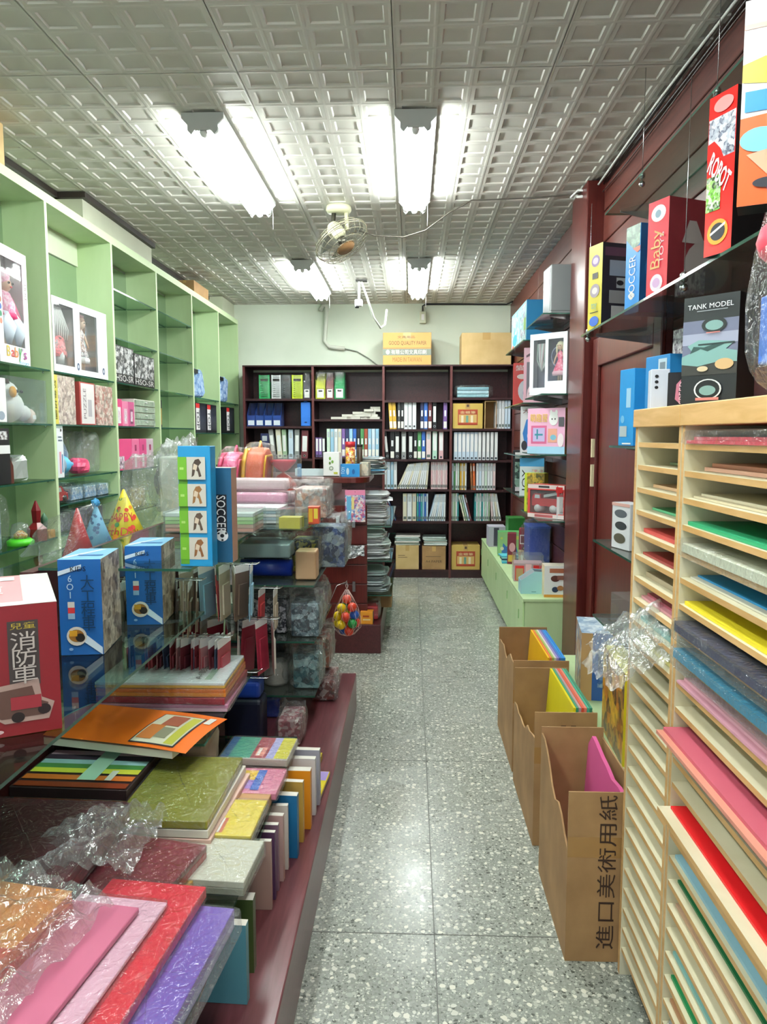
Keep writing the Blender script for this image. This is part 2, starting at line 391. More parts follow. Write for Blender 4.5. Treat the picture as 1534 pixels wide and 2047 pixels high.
# ================================================================ CEILING LAMPS
def lamp(x, y0, y1, label, dim=1):
    r = T('fluorescent_lamp', label, 'lamp', (x, y0, ZC - .006), 0, 'ceiling fluorescent lamps'); L = y1 - y0
    hm = C('#dfe3e0', .35)
    M().prism([(-.09, 0), (-.09, -.02), (-.062, -.035), (-.045, -.032), (0, -.058), (.045, -.032), (.062, -.035), (.09, -.02), (.09, 0)], .012, L - .012, hm, 'y').ob('housing', r)
    for yy in (0, L - .012):
        M().prism([(-.092, .0), (-.092, -.022), (-.066, -.05), (-.066, -.074), (-.05, -.09), (-.034, -.072), (0, -.072), (.034, -.072), (.05, -.09), (.066, -.074), (.066, -.05), (.092, -.022), (.092, .0)], yy, yy + .012, C('#b9bcb8', .4), 'y').ob('end_plate', r)
    for dx, dz in ((-.05, -.062), (0, -.078), (.05, -.062)):
        tb = M().tube([(dx, .03, dz), (dx, L - .03, dz)], .0145, TUBE, 10).ob('tube', r)
        for yy in (.012, L - .034): M().tube([(dx, yy, dz), (dx, yy + .022, dz)], .017, C('#e8e8e2', .4), 8).ob('socket', tb)
    M().tube([(.075, L - .02, -.02), (.078, L - .015, -.1), (.076, L - .01, -.16)], .0015, WHITE, 4).ob('pull_cord', r)
lamp(-.905, 3.36, 4.62, 'twin-row fluorescent ceiling lamp near the green display cabinet, this side of the fan')
lamp(.015, 3.36, 4.58, 'fluorescent ceiling lamp over the aisle, in front of the fan')
lamp(-.87, 6.1, 7.42, 'fluorescent ceiling lamp behind the fan, on the green cabinet side')
lamp(.06, 6.08, 7.4, 'fluorescent ceiling lamp over the aisle, close to the back wall')
lamp(-.905, .45, 1.7, 'added unseen fluorescent ceiling lamp above the near paper piles')  # this pair is added out of view, repeating the spacing of the rows
lamp(.015, .45, 1.7, 'added unseen fluorescent ceiling lamp above the entrance end of the aisle')  # second of the added lamps, also outside the view

# ================================================================ LARGE FURNITURE
def glass_slab(parent, x0, x1, y0, y1, z, name='glass_shelf', t=.008, mat=None):
    m = M(); e = GEDGE; m.box(x0, x1, y0, y1, z - t, z, mat or GLASS, {'F': e, 'R': e, 'L': e, 'B': e}); return m.ob(name, parent)
# --- pale green wall cabinet on the left
gc = T('display_cabinet', 'tall pale green open display cabinet with glass shelves along the left wall', 'cabinet', (0, 0, 0))
DIV = [1.3, 2.14, 2.98, 3.817, 4.645, 5.457, 6.331, 7.195, 8.0]
for y in DIV:
    bev(M().box(-2.05, -1.83, y - .013, y + .013, 0, 2.64, GREEN, {'R': GREENE}).ob('divider', gc), .0015, 1)
M().box(-2.055, -1.83, 1.287, 8.013, 2.64, 2.685, GREEN, {'R': GREENE}).ob('top_board', gc)
LEV = {0: [1.81, 1.537, 1.255, .955], 1: [1.81, 1.537, 1.255, .955], 2: [1.81, 1.537, 1.255, .955], 3: [1.81, 1.537, 1.255, 1.115, .955],
       4: [2.38, 2.085, 1.81, 1.537, 1.255, .98], 5: [2.38, 2.085, 1.81, 1.537, 1.255, .98], 6: [1.805, 1.5, 1.2], 7: [1.805, 1.5, 1.2]}
pin = M().tube([(-.006, 0, 0), (.006, 0, 0)], .004, STEEL, 6).ob('shelf_pin', gc, (-1.87, DIV[0] + .016, 1.8))
for i in range(8):
    a, b_ = DIV[i] + .013, DIV[i + 1] - .013
    M().box(-2.053, -2.046, a, b_, .45, 2.62 if i != 3 else 2.5, MIRROR).ob('mirror_back', gc)
    M().box(-2.048, -2.040, (a + b_) / 2 - .004, (a + b_) / 2 + .004, .45, 2.6, C('#5f7a5c', .5)).ob('back_joint', gc)
    if i == 3: M().box(-2.055, -2.035, a, b_, 2.5, 2.64, C('#cfd8bb', .5)).ob('top_rail', gc)
    M().box(-2.04, -1.84, a, b_, .42, .45, GREEN).ob('base_shelf', gc)
    M().box(-1.85, -1.835, a + .002, b_ - .002, .06, .42, GREEN).ob('base_door', gc)
    for z in LEV[i]:
        glass_slab(gc, -2.04, -1.835, a + .001, b_ - .001, z)
        for y in (a + .003, b_ - .003): inst(pin, 'shelf_pin', gc, (-1.87, y, z - .013), (0, 0, pi / 2))

# --- dark bookcase across the back wall
bc = T('bookcase', 'dark maroon bookcase with four bays filling the back wall', 'bookcase', (0, 0, 0))
BX = [-1.714, -1.005, -.282, .407, 1.04]; BY0, BY1 = 7.72, 8.15
for x in BX: bev(M().box(x - .012, x + .012, BY0, BY1, .0, 2.175, DARKM, {'F': C('#5a2a28', .4)}).ob('upright', bc), .001, 1)
M().box(BX[0] + .012, BX[4] - .012, BY1 - .012, BY1, .08, 2.15, MAROON).ob('back_panel', bc)
M().box(BX[0] - .012, BX[4] + .012, BY0 - .004, BY1, 2.175, 2.19, DARKM).ob('top_board', bc)
BSH = [[1.853, 1.572, 1.238, .93, .6, .085], [1.851, 1.643, 1.255, .93, .6, .085], [1.835, 1.541, 1.235, .926, .594, .085], [1.859, 1.546, 1.225, .918, .597, .085]]
for c in range(4):
    for z in BSH[c]:
        d0 = BY0 + (.0 if z != 1.853 else .0)
        M().box(BX[c] + .012, BX[c + 1] - .012, d0 + .004, BY1 - .012, z - .022, z, DARKM).ob('shelf', bc)
    M().box(BX[c] + .012, BX[c + 1] - .012, BY0 + .02, BY0 + .04, 0, .063, DARKM).ob('plinth', bc)

# --- near gondola
SZ = 1.05
g1 = T('display_gondola', 'low maroon gondola with platform, glass shelves and hook arms along the aisle', 'display stand', (0, 0, 0))
bev(M().box(-1.95 + .35, -.29, .3, 3.94, 0, .2, MAROONF).ob('platform', g1), .004)
M().box(-1.17, -1.10, .5, 3.9, .2, SZ, MAROON, {'T': C('#6a4a44', .35)}).ob('spine_board', g1)
glass_slab(g1, -1.10, -.70, .55, 2.48, .885)
glass_slab(g1, -1.10, -.645, 2.15, 3.95, 1.09)
M().box(-1.14, -1.10, 2.12, 3.92, SZ, 1.082, MAROON).ob('spine_cap', g1)
glass_slab(g1, -1.09, -.40, .6, 2.56, .413)
glass_slab(g1, -1.09, -.62, 2.16, 2.85, .553)
for z in (.83, .58, .335): glass_slab(g1, -1.09, -.42, 3.2, 3.93, z, mat=DGLASS)
glass_slab(g1, -1.55, -1.17, 1.6, 3.9, .98)
glass_slab(g1, -1.50, -1.17, 1.6, 3.9, .6)
for y in (.8, 1.6, 2.4):
    M().prism([(-1.10, .86), (-.75, .876), (-.75, .87), (-1.10, .80)], y - .004, y + .004, STEEL, 'y').ob('bracket', g1)
    M().prism([(-1.10, .39), (-.45, .404), (-.45, .398), (-1.10, .33)], y - .004, y + .004, STEEL, 'y').ob('bracket', g1)
for y in (2.3, 3.05, 3.88): M().prism([(-1.10, 1.06), (-.72, 1.08), (-.72, 1.073), (-1.10, 1.0)], y - .004, y + .004, STEEL, 'y').ob('bracket', g1)
for y in (3.3, 3.85):
    for z in (.83, .58, .335): M().prism([(-1.10, z - .03), (-.5, z - .01), (-.5, z - .016), (-1.10, z - .09)], y - .004, y + .004, STEEL, 'y').ob('bracket', g1)
for y in (2.2, 2.8): M().prism([(-1.10, .53), (-.68, .543), (-.68, .537), (-1.10, .47)], y - .004, y + .004, STEEL, 'y').ob('bracket', g1)
bev(M().box(-1.12, -.98, 2.86, 3.18, .2, 1.0, MAROON).ob('side_panel', g1), .002, 1)

# --- far gondola with the drawer-like slatted end
g2 = T('display_counter', 'maroon counter gondola with slatted end panel and rounded top, behind the hanging balls', 'display stand', (0, 0, 0))
bev(M().box(-1.25, -.2, 4.98, 6.7, 0, .2, MAROON).ob('platform', g2), .004)
M().box(-.80, -.42, 5.06, 6.65, .2, 1.0, MAROON).ob('core', g2)
for k in range(6): bev(M().box(-.80, -.295, 5.03, 5.06, .2 + k * .135 + .002, .2 + (k + 1) * .135 - .002, REDW2).ob('slat', g2), .003)
for z in (.42, .86): M().box(-.395, -.375, 5.018, 5.03, z, z + .07, STEEL).ob('latch', g2)
tp = [(-1.15, 5.0), (-.40, 5.0)] + [(-.40 + .12 * sin(a), 5.12 - .12 * cos(a)) for a in [i * pi / 12 for i in range(1, 7)]] + [(-.28, 5.7), (-1.15, 5.7)]
bev(M().prism(tp, 1.16, 1.2, REDW2).ob('counter_top', g2), .004)
M().box(-.75, -.60, 5.08, 6.5, 1.0, 1.16, MAROON).ob('top_support', g2)
for z in (.38, .62, .86):
    glass_slab(g2, -.42, -.13, 5.1, 6.6, z)
M().box(-.43, -.31, 5.06, 5.075, .2, 1.16, MAROON).ob('side_post', g2)

# --- green low cabinet on the right
lc = T('low_cabinet', 'low pale green cabinet with flat doors along the right wall', 'cabinet', (0, 0, 0))
M().box(.735, 1.045, 4.75, 7.6, .05, .42, GREEN).ob('body', lc)
bev(M().box(.72, 1.045, 4.745, 7.6, .42, .438, GREEN).ob('top_board', lc), .001, 1)
M().box(.75, 1.04, 4.78, 7.6, 0, .05, C('#5d7352', .6)).ob('plinth', lc)
ys = [4.77, 4.95, 5.55, 6.28, 6.95, 7.59]
for i in range(5):
    d = bev(M().box(.722, .734, ys[i] + .004, ys[i + 1] - .004, .06, .412, GREEN).ob('door', lc), .002, 1)
    M().box(.716, .722, ys[i + 1] - .03, ys[i + 1] - .018, .27, .33, C('#8fb27a', .4)).ob('pull', d)
# low green bench by the cartons
lb = T('low_bench', 'low pale green bench board behind the open cartons', 'bench', (0, 0, 0))
bev(M().box(.70, 1.04, 2.15, 3.9, .30, .325, GREEN, {'L': GREENE}).ob('board', lb), .001, 1)
for y in (2.2, 3.0, 3.8): M().box(.73, 1.03, y, y + .02, 0, .30, GREEN).ob('leg_panel', lb)

# --- glass shelves hung on the right wall
def wall_shelf(label, x0, y0, y1, z, mat=DGLASS, wires=()):
    r = T('glass_wall_shelf', label, 'shelf', (0, 0, 0), 0, 'glass shelves on the right wall')
    glass_slab(r, x0, 1.046, y0, y1, z, 'glass_pane', .008, mat)
    for y in (y0 + .06, y1 - .06):
        M().prism([(1.047, z - .009), (x0 + .05, z - .009), (x0 + .05, z - .014), (1.047, z - .05)], y - .003, y + .003, STEEL, 'y').ob('bracket', r)
    for (y, zt) in wires:
        m = M(); m.tube([(x0 + .025, y, z - .02), (x0 + .025, y, zt)], .0012, STEEL, 5); m.ball((x0 + .025, y, z + .012), .012, STEEL, 10); m.ball((x0 + .025, y, z - .02), .012, STEEL, 10); m.ob('wire_hanger', r)
    return r
wall_shelf('uppermost glass wall shelf, under the ceiling over the big toy boxes', .85, .9, 3.45, 2.45, GLASS, ((1.7, 2.85), (2.3, 2.85), (3.0, 2.85)))
wall_shelf('long glass wall shelf carrying the yellow, blue and red toy boxes', .725, .9, 3.3, 1.905, DGLASS, ((2.15, 2.44), (3.27, 2.44)))
wall_shelf('short glass wall shelf carrying the grey case by the wooden post', .80, 4.69, 5.36, 2.22)
wall_shelf('glass wall shelf carrying the white doll box', .80, 4.69, 5.36, 1.735)
wall_shelf('glass wall shelf carrying the pink play kit', .80, 4.69, 5.45, 1.36)
wall_shelf('glass wall shelf carrying the toy fire engine', .80, 4.69, 5.45, .945)
wall_shelf('high glass wall shelf beyond the grey case', .80, 5.5, 6.5, 2.16)
wall_shelf('glass wall shelf carrying the pink doll box near the bookcase', .80, 5.5, 6.5, 1.715)
wall_shelf('glass wall shelf carrying the blue robot box near the bookcase', .80, 5.55, 6.5, 1.33)
wall_shelf('glass wall shelf carrying the black robot box near the bookcase', .80, 5.55, 6.5, 1.03)
wall_shelf('glass shelf by the hinged door carrying tall blue boxes', .78, 2.25, 3.0, 1.44)
wall_shelf('low glass shelf by the hinged door carrying a toy car box', .74, 2.3, 3.05, 1.06)
wall_shelf('lowest glass shelf by the hinged door carrying a clear case', .76, 2.3, 3.1, .74)

# --- wooden paper rack on the right
rk = T('paper_rack', 'tall cream wooden rack with narrow pigeonhole shelves of coloured paper', 'rack', (0, 0, 0))
RX0, RX1 = .58, 1.03; RB = .06
M().box(RX0, RX1, 1.952, 1.97, .0, 1.5, RACKC, {'L': RACKE}).ob('side_panel', rk)
M().box(RX0, RX1, 1.640, 1.655, .0, 1.5, RACKC, {'L': RACKE}).ob('side_panel', rk)
M().box(RX0 + .001, RX1, 1.622, 1.637, .0, 1.5, RACKC, {'L': RACKE}).ob('side_panel', rk)
M().box(RX0, RX1, .80, .815, .0, 1.5, RACKC, {'L': RACKE}).ob('side_panel', rk)
bev(M().box(RX0 - .006, RX1 + .01, 1.6385, 1.975, 1.50, 1.545, RACKE).ob('top_board', rk), .002)
bev(M().box(RX0 - .006, RX1 + .01, .795, 1.6365, 1.50, 1.545, RACKE).ob('top_board', rk), .002)
M().box(RX1 - .006, RX1, .815, 1.952, .03, 1.5, RACKC).ob('back_panel', rk)
for y0, y1 in ((.83, 1.61), (1.66, 1.94)): M().box(RX0 + .03, RX0 + .045, y0, y1, 0, .05, BLACK).ob('plinth', rk)
RP = .0575; RZ = [1.462 - RP * k for k in range(25)]
sa = M().box(0, RX1 - .006 - RX0 - .003, .0005, .2965, -.012, 0, RACKC, {'L': RACKE}); sb = M().box(0, RX1 - .006 - RX0 - .003, .0005, .8065, -.012, 0, RACKC, {'L': RACKE})
oa = ob_ = None
for k, z in enumerate(RZ):
    dx = {14: -.03}.get(k, 0)
    if oa is None: oa = sa.ob('shelf', rk, (RX0 + .003, 1.655, z)); ob_ = sb.ob('shelf', rk, (RX0 + .003, .815, z))
    else: inst(oa, 'shelf', rk, (RX0 + .003, 1.655, z)); inst(ob_, 'shelf', rk, (RX0 + .003 + dx, .815, z))
M().tube([(.80, 1.9515, 1.478), (.80, 1.9505, 1.478)], .006, BLACK, 8).ob('cable_hole', rk)

# ================================================================ BOOKCASE CONTENTS
def bx(px): return -1.714 + (px - 487) * .005082
_bk = {}
CN = {'white': '#e9edf0', 'black': '#1d1e22', 'grey': '#8b8d8c', 'navy': '#27305a', 'blue': '#2f62b5', 'light blue': '#9cc7e0', 'green': '#4f8f56', 'maroon': '#6a2f36',
      'yellow': '#d9ad3c', 'pink': '#e0b4b8', 'mint': '#b9e0cc', 'teal': '#3a9a9c', 'brown': '#8c5a34', 'orange': '#d96a34', 'cream': '#e2dcc4', 'violet': '#7a5c9c', 'dark grey': '#4a4c4e', 'sage': '#a8c4a0', 'rust': '#a04a34', 'pale pink': '#ecd3d4', 'pale blue': '#cfe2f2', 'pale green': '#cfe6d2'}
def binder(cn, x, z, w, h, d, style, lean, where, group, kind='ring binder'):
    """one binder / notebook standing on a shelf, spine to the aisle"""
    key = (cn, round(w, 4), round(h, 3), style)
    col = C(CN[cn], .45)
    if key not in _bk:
        m = M()
        if style == 'thin':
            m.box(0, w, 0, d, 0, h, col, {'T': C('#e6e3d8', .7), 'D': C('#e6e3d8', .7)})
        else:
            m.box(0, .0025, 0, d, 0, h, col); m.box(w - .0025, w, 0, d, 0, h, col); m.box(.0025, w - .0025, 0, .003, 0, h, col)
            m.box(.003, w - .003, .004, d - .01, .004, h - .006, C('#e6e3d8', .7))
        me = m.ob('tmp').data; bpy.data.objects.remove(bpy.data.objects['tmp'])
        subs = []
        P = M(); L = M()
        if style == 'label':
            P.quad((w * .15, -.0006, h * .25), (w * .85, -.0006, h * .25), (w * .85, -.0006, h * .8), (w * .15, -.0006, h * .8), C('#eef0ee', .5))
            decal(L, (0, 0, 0), (w, 0, 0), (0, 0, h), (0, -1, 0), [('e', .5 - .012 / w, .1 - .012 / h, .5 + .012 / w, .1 + .012 / h, STEEL), ('e', .5 - .008 / w, .1 - .008 / h, .5 + .008 / w, .1 + .008 / h, BLACK)])
        elif style == 'foot':
            P.quad((w * .08, -.0006, h * .04), (w * .92, -.0006, h * .04), (w * .92, -.0006, h * .27), (w * .08, -.0006, h * .27), C('#f1efe6', .5))
            decal(L, (0, 0, 0), (w, 0, 0), (0, 0, h), (0, -1, 0), [('r', .25, .45, .75, .66, C('#e6e8ea', .5))])
        elif style == 'ring':
            decal(P, (0, 0, 0), (w, 0, 0), (0, 0, h), (0, -1, 0), [('r', .12, .3, .88, .94, C('#f3f4f4', .5))])
            decal(L, (0, 0, 0), (w, 0, 0), (0, 0, h), (0, -1, 0), [('e', .5 - .011 / w, .07 - .011 / h, .5 + .011 / w, .07 + .011 / h, C('#39424e', .4))])
        elif style == 'thin':
            decal(P, (0, 0, 0), (w, 0, 0), (0, 0, h), (0, -1, 0), [('r', .15, .06, .85, .16, C('#5d6a66', .6))])
            decal(L, (0, 0, 0), (w, 0, 0), (0, 0, h), (0, -1, 0), [('r', .2, .7, .8, .9, C('#b9c2c6', .6))])
        if P.v: o = P.ob('tmp'); subs.append(('spine_label', o.data)); bpy.data.objects.remove(o)
        if L.v: o = L.ob('tmp'); subs.append(('finger_ring' if style in ('label', 'ring') else 'spine_mark', o.data)); bpy.data.objects.remove(o)
        _bk[key] = (me, subs)
    me, subs = _bk[key]
    nm = 'notebook' if style == 'thin' else kind.replace(' ', '_')
    o = inst(me, nm, None, (x, BY0 + .03, z + (w * sin(lean) if lean > 0 else 0)), (0, lean, 0))
    tag(o, f'{cn} {"thin notebook" if style == "thin" else kind} {where}', 'notebook' if style == 'thin' else 'binder', group)
    for sn, sd in subs: inst(sd, sn, o)
def row(c, k, items, where, h=.29, d=.22):
    """items: (pixel_x0, pixel_x1, colour, style[, lean deg[, h]]) on bay c shelf level k"""
    z = BSH[c][k] + .0008
    for it in items:
        p0, p1, cn, st = it[:4]; lean = radians(it[4]) if len(it) > 4 else 0; hh = it[5] if len(it) > 5 else h
        w = (p1 - p0) * .005082 * .94
        x = bx(p0)
        if lean > 0: zz = z + w * 0
        zz = z
        binder(cn, x, zz if lean >= 0 else zz, w, hh, d, st, lean, where, f'{cn} {"notebooks" if st == "thin" else "binders"} {where}')
c7 = lambda x: 760 + x * .176
def R7(lst): return [(c7(a), c7(b), *r) for a, b, *r in lst]
row(2, 1, R7([(120, 160, 'yellow', 'foot', -3), (162, 203, 'yellow', 'foot', -3), (212, 243, 'dark grey', 'foot'), (248, 284, 'black', 'foot'), (287, 330, 'white', 'label'), (333, 376, 'white', 'label'), (381, 426, 'white', 'label'),
     (472, 510, 'navy', 'foot'), (513, 556, 'blue', 'foot'), (562, 604, 'maroon', 'foot'), (612, 659, 'black', 'label'), (735, 779, 'violet', 'foot')]), 'in the third bay, beside the yellow binders')
row(2, 2, R7([(78, 118, 'black', 'label', -6), (127, 178, 'black', 'foot'), (182, 236, 'black', 'label'), (256, 312, 'grey', 'label'), (336, 390, 'black', 'label'), (396, 437, 'black', 'foot'), (441, 485, 'green', 'foot'),
     (489, 533, 'blue', 'foot'), (541, 597, 'pale pink', 'thin'), (613, 668, 'mint', 'ring'), (686, 740, 'pink', 'ring')]), 'on the black binder shelf of the third bay')
row(2, 3, R7([(50, 88, 'white', 'thin'), (91, 130, 'pale blue', 'thin'), (134, 165, 'light blue', 'thin'), (168, 205, 'white', 'thin')] + [(208 + i * 27, 208 + i * 27 + 21, 'white' if i % 4 else 'cream', 'thin', 24 - i * 1.6, .275) for i in range(13)] +
     [(598 + i * 19, 598 + i * 19 + 17, 'pale pink' if i % 3 else 'pink', 'thin') for i in range(10)]), 'on the shelf of slanting white notebooks', .28)
row(2, 4, R7([(150, 175, 'maroon', 'thin', -20, .27), (180, 200, 'navy', 'thin', -20, .27), (275, 322, 'cream', 'thin'), (326, 380, 'white', 'thin'), (384, 430, 'cream', 'thin')] + [(436 + i * 22, 436 + i * 22 + 20, ('teal', 'blue', 'teal', 'light blue', 'blue', 'pale blue')[i], 'thin') for i in range(6)] +
     [(572 + i * 25, 572 + i * 25 + 19, 'white' if i % 3 else 'pale blue', 'thin', 14 - i * 1.9, .28) for i in range(8)]), 'on the fifth shelf of the third bay', .285)
row(3, 2, R7([(858 + i * 46.5, 858 + i * 46.5 + (43 if i < 6 else 36), 'pale blue' if i < 6 else 'white', 'ring') for i in range(11)]), 'in the unbroken row of white binders', .285)
row(3, 3, R7([(838 + i * 22, 838 + i * 22 + 19, ('pale blue', 'green', 'white', 'pale green')[i], 'thin') for i in range(4)] + [(932 + i * 19, 932 + i * 19 + 17, ('yellow', 'cream', 'yellow', 'white')[i], 'thin') for i in range(4)] +
     [(1062, 1080, 'brown', 'thin', -3), (1086, 1110, 'orange', 'thin', -2)] + [(1118 + i * 32, 1118 + i * 32 + 29, ('white', 'pale blue', 'white', 'pale green', 'white', 'white', 'pale pink')[i], 'thin') for i in range(7)]), 'above the lowest notebook row of the fourth bay', .275)
row(3, 4, R7([(832 + i * 18, 832 + i * 18 + 16, ('white', 'pale green', 'sage', 'white', 'teal')[i], 'thin') for i in range(5)] + [(985 + i * 24, 985 + i * 24 + 18, ('cream', 'sage', 'pale blue', 'maroon')[i], 'thin', -14, .275) for i in range(4)] +
     [(1102 + i * 20, 1102 + i * 20 + 17, ('teal', 'white', 'mint', 'white', 'teal', 'white', 'mint', 'white', 'sage')[i], 'thin') for i in range(9)] + [(1300 + i * 30, 1322 + i * 30, ('pale pink', 'white', 'cream', 'white')[i], 'thin', -4 - i * 2) for i in range(4)]), 'in the lowest notebook row of the fourth bay', .285)
row(3, 1, R7([(1332 + i * 34, 1332 + i * 34 + 30, 'white' if i < 3 else 'pale blue', 'thin') for i in range(5)]), 'beside the open carton in the fourth bay', .285)
c6 = lambda x: 480 + x * .19557
def R6(lst): return [(c6(a), c6(b), *r) for a, b, *r in lst]
row(0, 2, R6([(308, 358, 'grey', 'label', -6, .3), (372, 425, 'cream', 'label', -4, .3), (428, 472, 'sage', 'label', -2, .3), (487, 536, 'pale blue', 'thin', 0, .3), (548, 600, 'grey', 'label', 1, .3), (615, 690, 'maroon', 'label', 2, .29)]), 'in the first bay behind the wrapped bags', .3)
row(0, 2, R6([(195, 285, 'navy', 'thin', 0, .26)]), 'standing left of the grey binder in the first bay')
row(1, 2, R6([(770, 800, 'violet', 'ring', 0, .2), (803, 835, 'violet', 'ring', 0, .2), (838, 870, 'dark grey', 'ring', 0, .2)] + [(887 + i * 39, 887 + i * 39 + 36, ('pale green', 'light blue', 'white', 'cream', 'violet', 'navy', 'light blue', 'blue', 'black', 'green', 'rust', 'light blue', 'pale blue', 'light blue')[i], 'foot' if i > 3 else 'thin') for i in range(14)]), 'in the multicoloured binder row of the second bay', .29)

# magazine files with slatted fronts
def magfile(p0, p1, z, col, label, slats, h=.24):
    w = (p1 - p0) * .005082; r = T('magazine_file', label, 'magazine file', (bx(p0), BY0 + .03, z)); c = C(col, .35)
    m = M(); m.box(0, w, .2, .206, 0, h * .75, c); m.box(0, .003, .003, .2, 0, h * .72, c); m.box(w - .003, w, .003, .2, 0, h * .72, c); m.box(.003, w - .003, .003, .2, 0, .003, c); m.ob('tray', r)
    if slats:
        m = M(); m.box(0, w * .14, 0, .003, 0, h, c); m.box(w * .86, w, 0, .003, 0, h, c); m.ob('front_frame', r)
        for k in range(12):
            if k == 9: continue
            M().box(w * .14, w * .86, 0, .003, .004 + k * h / 12, .004 + k * h / 12 + h / 21, c).ob('slat', r)
    else:
        M().box(0, w, 0, .003, 0, h * .42, c).ob('front_panel', r)
        mm = M(); decal(mm, (0, 0, 0), (w, 0, 0), (0, 0, h), (0, -1, 0), [('r', .15, .04, .85, .36, C('#f1efe8', .5)), ('r', .3, .26, .7, .32, BLACK)]); mm.ob('label_card', r)
        M().quad((.003, .001, h * .42), (w - .003, .001, h * .42), (w - .003, .18, h), (.003, .18, h), c).ob('sloping_edge', r)
    m = M(); crumple(m, (w / 2, .1, h / 2 + .004), (w + .006, .225, h + .006), FILM, p0, 14, .03, .25); m.ob('wrapping', r)
z0 = BSH[0][0] + .001
magfile(516.5, 538, z0, '#23a35a', 'emerald green slatted magazine file on the top shelf', True)
magfile(542, 561, z0, '#d6d9d8', 'silver white slatted magazine file on the top shelf', True)
magfile(562.5, 581, z0, '#3a3c40', 'charcoal slatted magazine file on the top shelf', True)
magfile(583.5, 605, z0, '#c8dc28', 'lime yellow slatted magazine file on the top shelf', True)
magfile(606.5, 621, z0, '#4a4650', 'smoky grey magazine file with white label card', False, .26)
z1 = BSH[1][0] + .001
magfile(631.5, 651, z1, '#b9bf28', 'olive yellow magazine file with cut-away front', False, .27)
magfile(652.5, 668, z1, '#7a4444', 'brown magazine file with white label card', False, .27)
magfile(669.5, 690, z1, '#1c8c50', 'deep green magazine file with cut-away front', False, .28)
z2 = BSH[0][1] + .001
for i in range(4):
    r = T('file_box', 'clear blue plastic file box leaning in the row of four', 'file box', (bx(491 + i * 17.5), BY0 + .03, z2), 0, 'clear blue file boxes')
    bc_ = glassmat('blue_plastic', '#7fa0e0', .1, .5, '#3d62b4') if 'blue_plastic' not in MATS else MATS['blue_plastic']
    m = M(); w = .085; h = .245
    m.prism([(0, 0), (.2, 0), (.2, h), (.12, h), (0, h * .45)], 0, .003, bc_, 'x'); m.prism([(0, 0), (.2, 0), (.2, h), (.12, h), (0, h * .45)], w - .003, w, bc_, 'x')
    m.ob('side_wall', r); M().box(.003, w - .003, 0, .003, 0, h * .45, bc_).ob('front_wall', r); M().box(.003, w - .003, .197, .2, 0, h, bc_).ob('back_wall', r)
    M().box(.01, w - .01, -.001, 0, .01, .06, C('#dfe8f2', .4)).ob('label_card', r)
    M().box(.02, w - .02, .02, .18, .003, .09, C('#6d86c6', .5)).ob('paper', r)
r = T('file_case', 'solid bright blue file case standing alone on the second shelf', 'file case', (bx(601), BY0 + .03, z2))
bev(M().box(0, .1, 0, .2, 0, .245, C('#2f78d8', .35)).ob('case', r), .006); M().tube([(.03, -.001, .245), (.05, -.004, .258), (.07, -.001, .245)], .004, C('#2f78d8', .35)).ob('handle', r)
m = M(); decal(m, (0, 0, 0), (.1, 0, 0), (0, 0, .245), (0, -1, 0), [('e', .35, .13, .65, .19, C('#14376c', .5))]); m.ob('finger_slot', r)
# heap of white packets, second bay
zz = BSH[1][1] + .001; k = 0
for lay, n, x0 in ((0, 7, 668), (1, 5, 690), (2, 3, 712), (3, 2, 735), (4, 1, 742)):
    for i in range(n):
        o = M().box(0, .10, 0, .15, 0, .024, C('#e6e3d6' if (i + lay) % 3 else '#d3d5cf', .5), {'F': C('#cfccc0', .5)}).ob('paper_packet', None, (bx(x0 + i * 13.2 - (6 if n > 1 else 0)), BY0 + .04 + .01 * (k % 3), zz + lay * .026), radians(random.uniform(-7, 7)))
        tag(o, 'small white packet in the heap on the second bay shelf', 'packet', 'white packets heaped in the bookcase'); bev(o, .004, 1); k += 1
# cartons in and on the bookcase
def carton(label, loc, w, d, h, mat, prints={}, rz=0, open_top=False):
    r = pbox('cardboard_carton', label, 'carton', loc, rz, w, d, h, mat, prints)
    tm = M(); tm.quad((w * .42, -.0004, h), (w * .42, -.0004, h * .78), (w * .58, -.0004, h * .78), (w * .58, -.0004, h), C('#c9a468', .25)); tm.quad((w * .42, 0, h + .0005), (w * .58, 0, h + .0005), (w * .58, d, h + .0005), (w * .42, d, h + .0005), C('#c9a468', .25)); tm.ob('packing_tape', r)
    return r
ink = C('#5a4632', .6); gr = C('#8c8468', .6); red = C('#b4472c', .5); ORC = C('#d29a56', .6)
carton('orange printed carton with grey band standing on the bookcase', (-.288, 7.75, 2.19), .49, .33, .325, ORC, {'F': [('r', 0, .3, 1, .5, C('#7d8478', .6)), ('r', 0, .515, 1, .525, ink), ('t', .3, .82, .66, .9, ink, '文具用品'), ('t', .12, .6, .9, .74, ink, 'GOOD QUALITY PAPER'),
       ('t', .17, .33, .9, .47, C('#efeadb', .5), '有限公司文具印刷'), ('e', .06, .33, .14, .47, C('#efeadb', .5)), ('t', .2, .1, .8, .24, C('#8f6a3a', .6), 'MADE IN TAIWAN')]})
carton('plain tan carton standing on the bookcase near the right wall', (.51, 7.75, 2.19), .5, .35, .32, CARD2)
yb = {'F': [('r', .17, .14, .83, .76, red), ('r', .2, .17, .8, .73, C('#d8b06a', .5)), ('r', .2, .56, .8, .73, red), ('t', .24, .59, .76, .7, C('#ecd9a4', .5), '金蠟筆'), ('r', .28, .24, .36, .52, C('#efe2c0', .5)), ('r', .44, .24, .52, .52, C('#6fa08c', .5)), ('r', .6, .24, .68, .52, C('#efe2c0', .5)), ('r', .2, .17, .8, .24, red), ('r', .46, .86, .54, .96, ink)]}
carton('yellow carton with red printed panel on the fourth bay shelf', (bx(908), BY0 + .02, BSH[3][1] + .001), .305, .25, .255, C('#d3b45a', .55), yb)
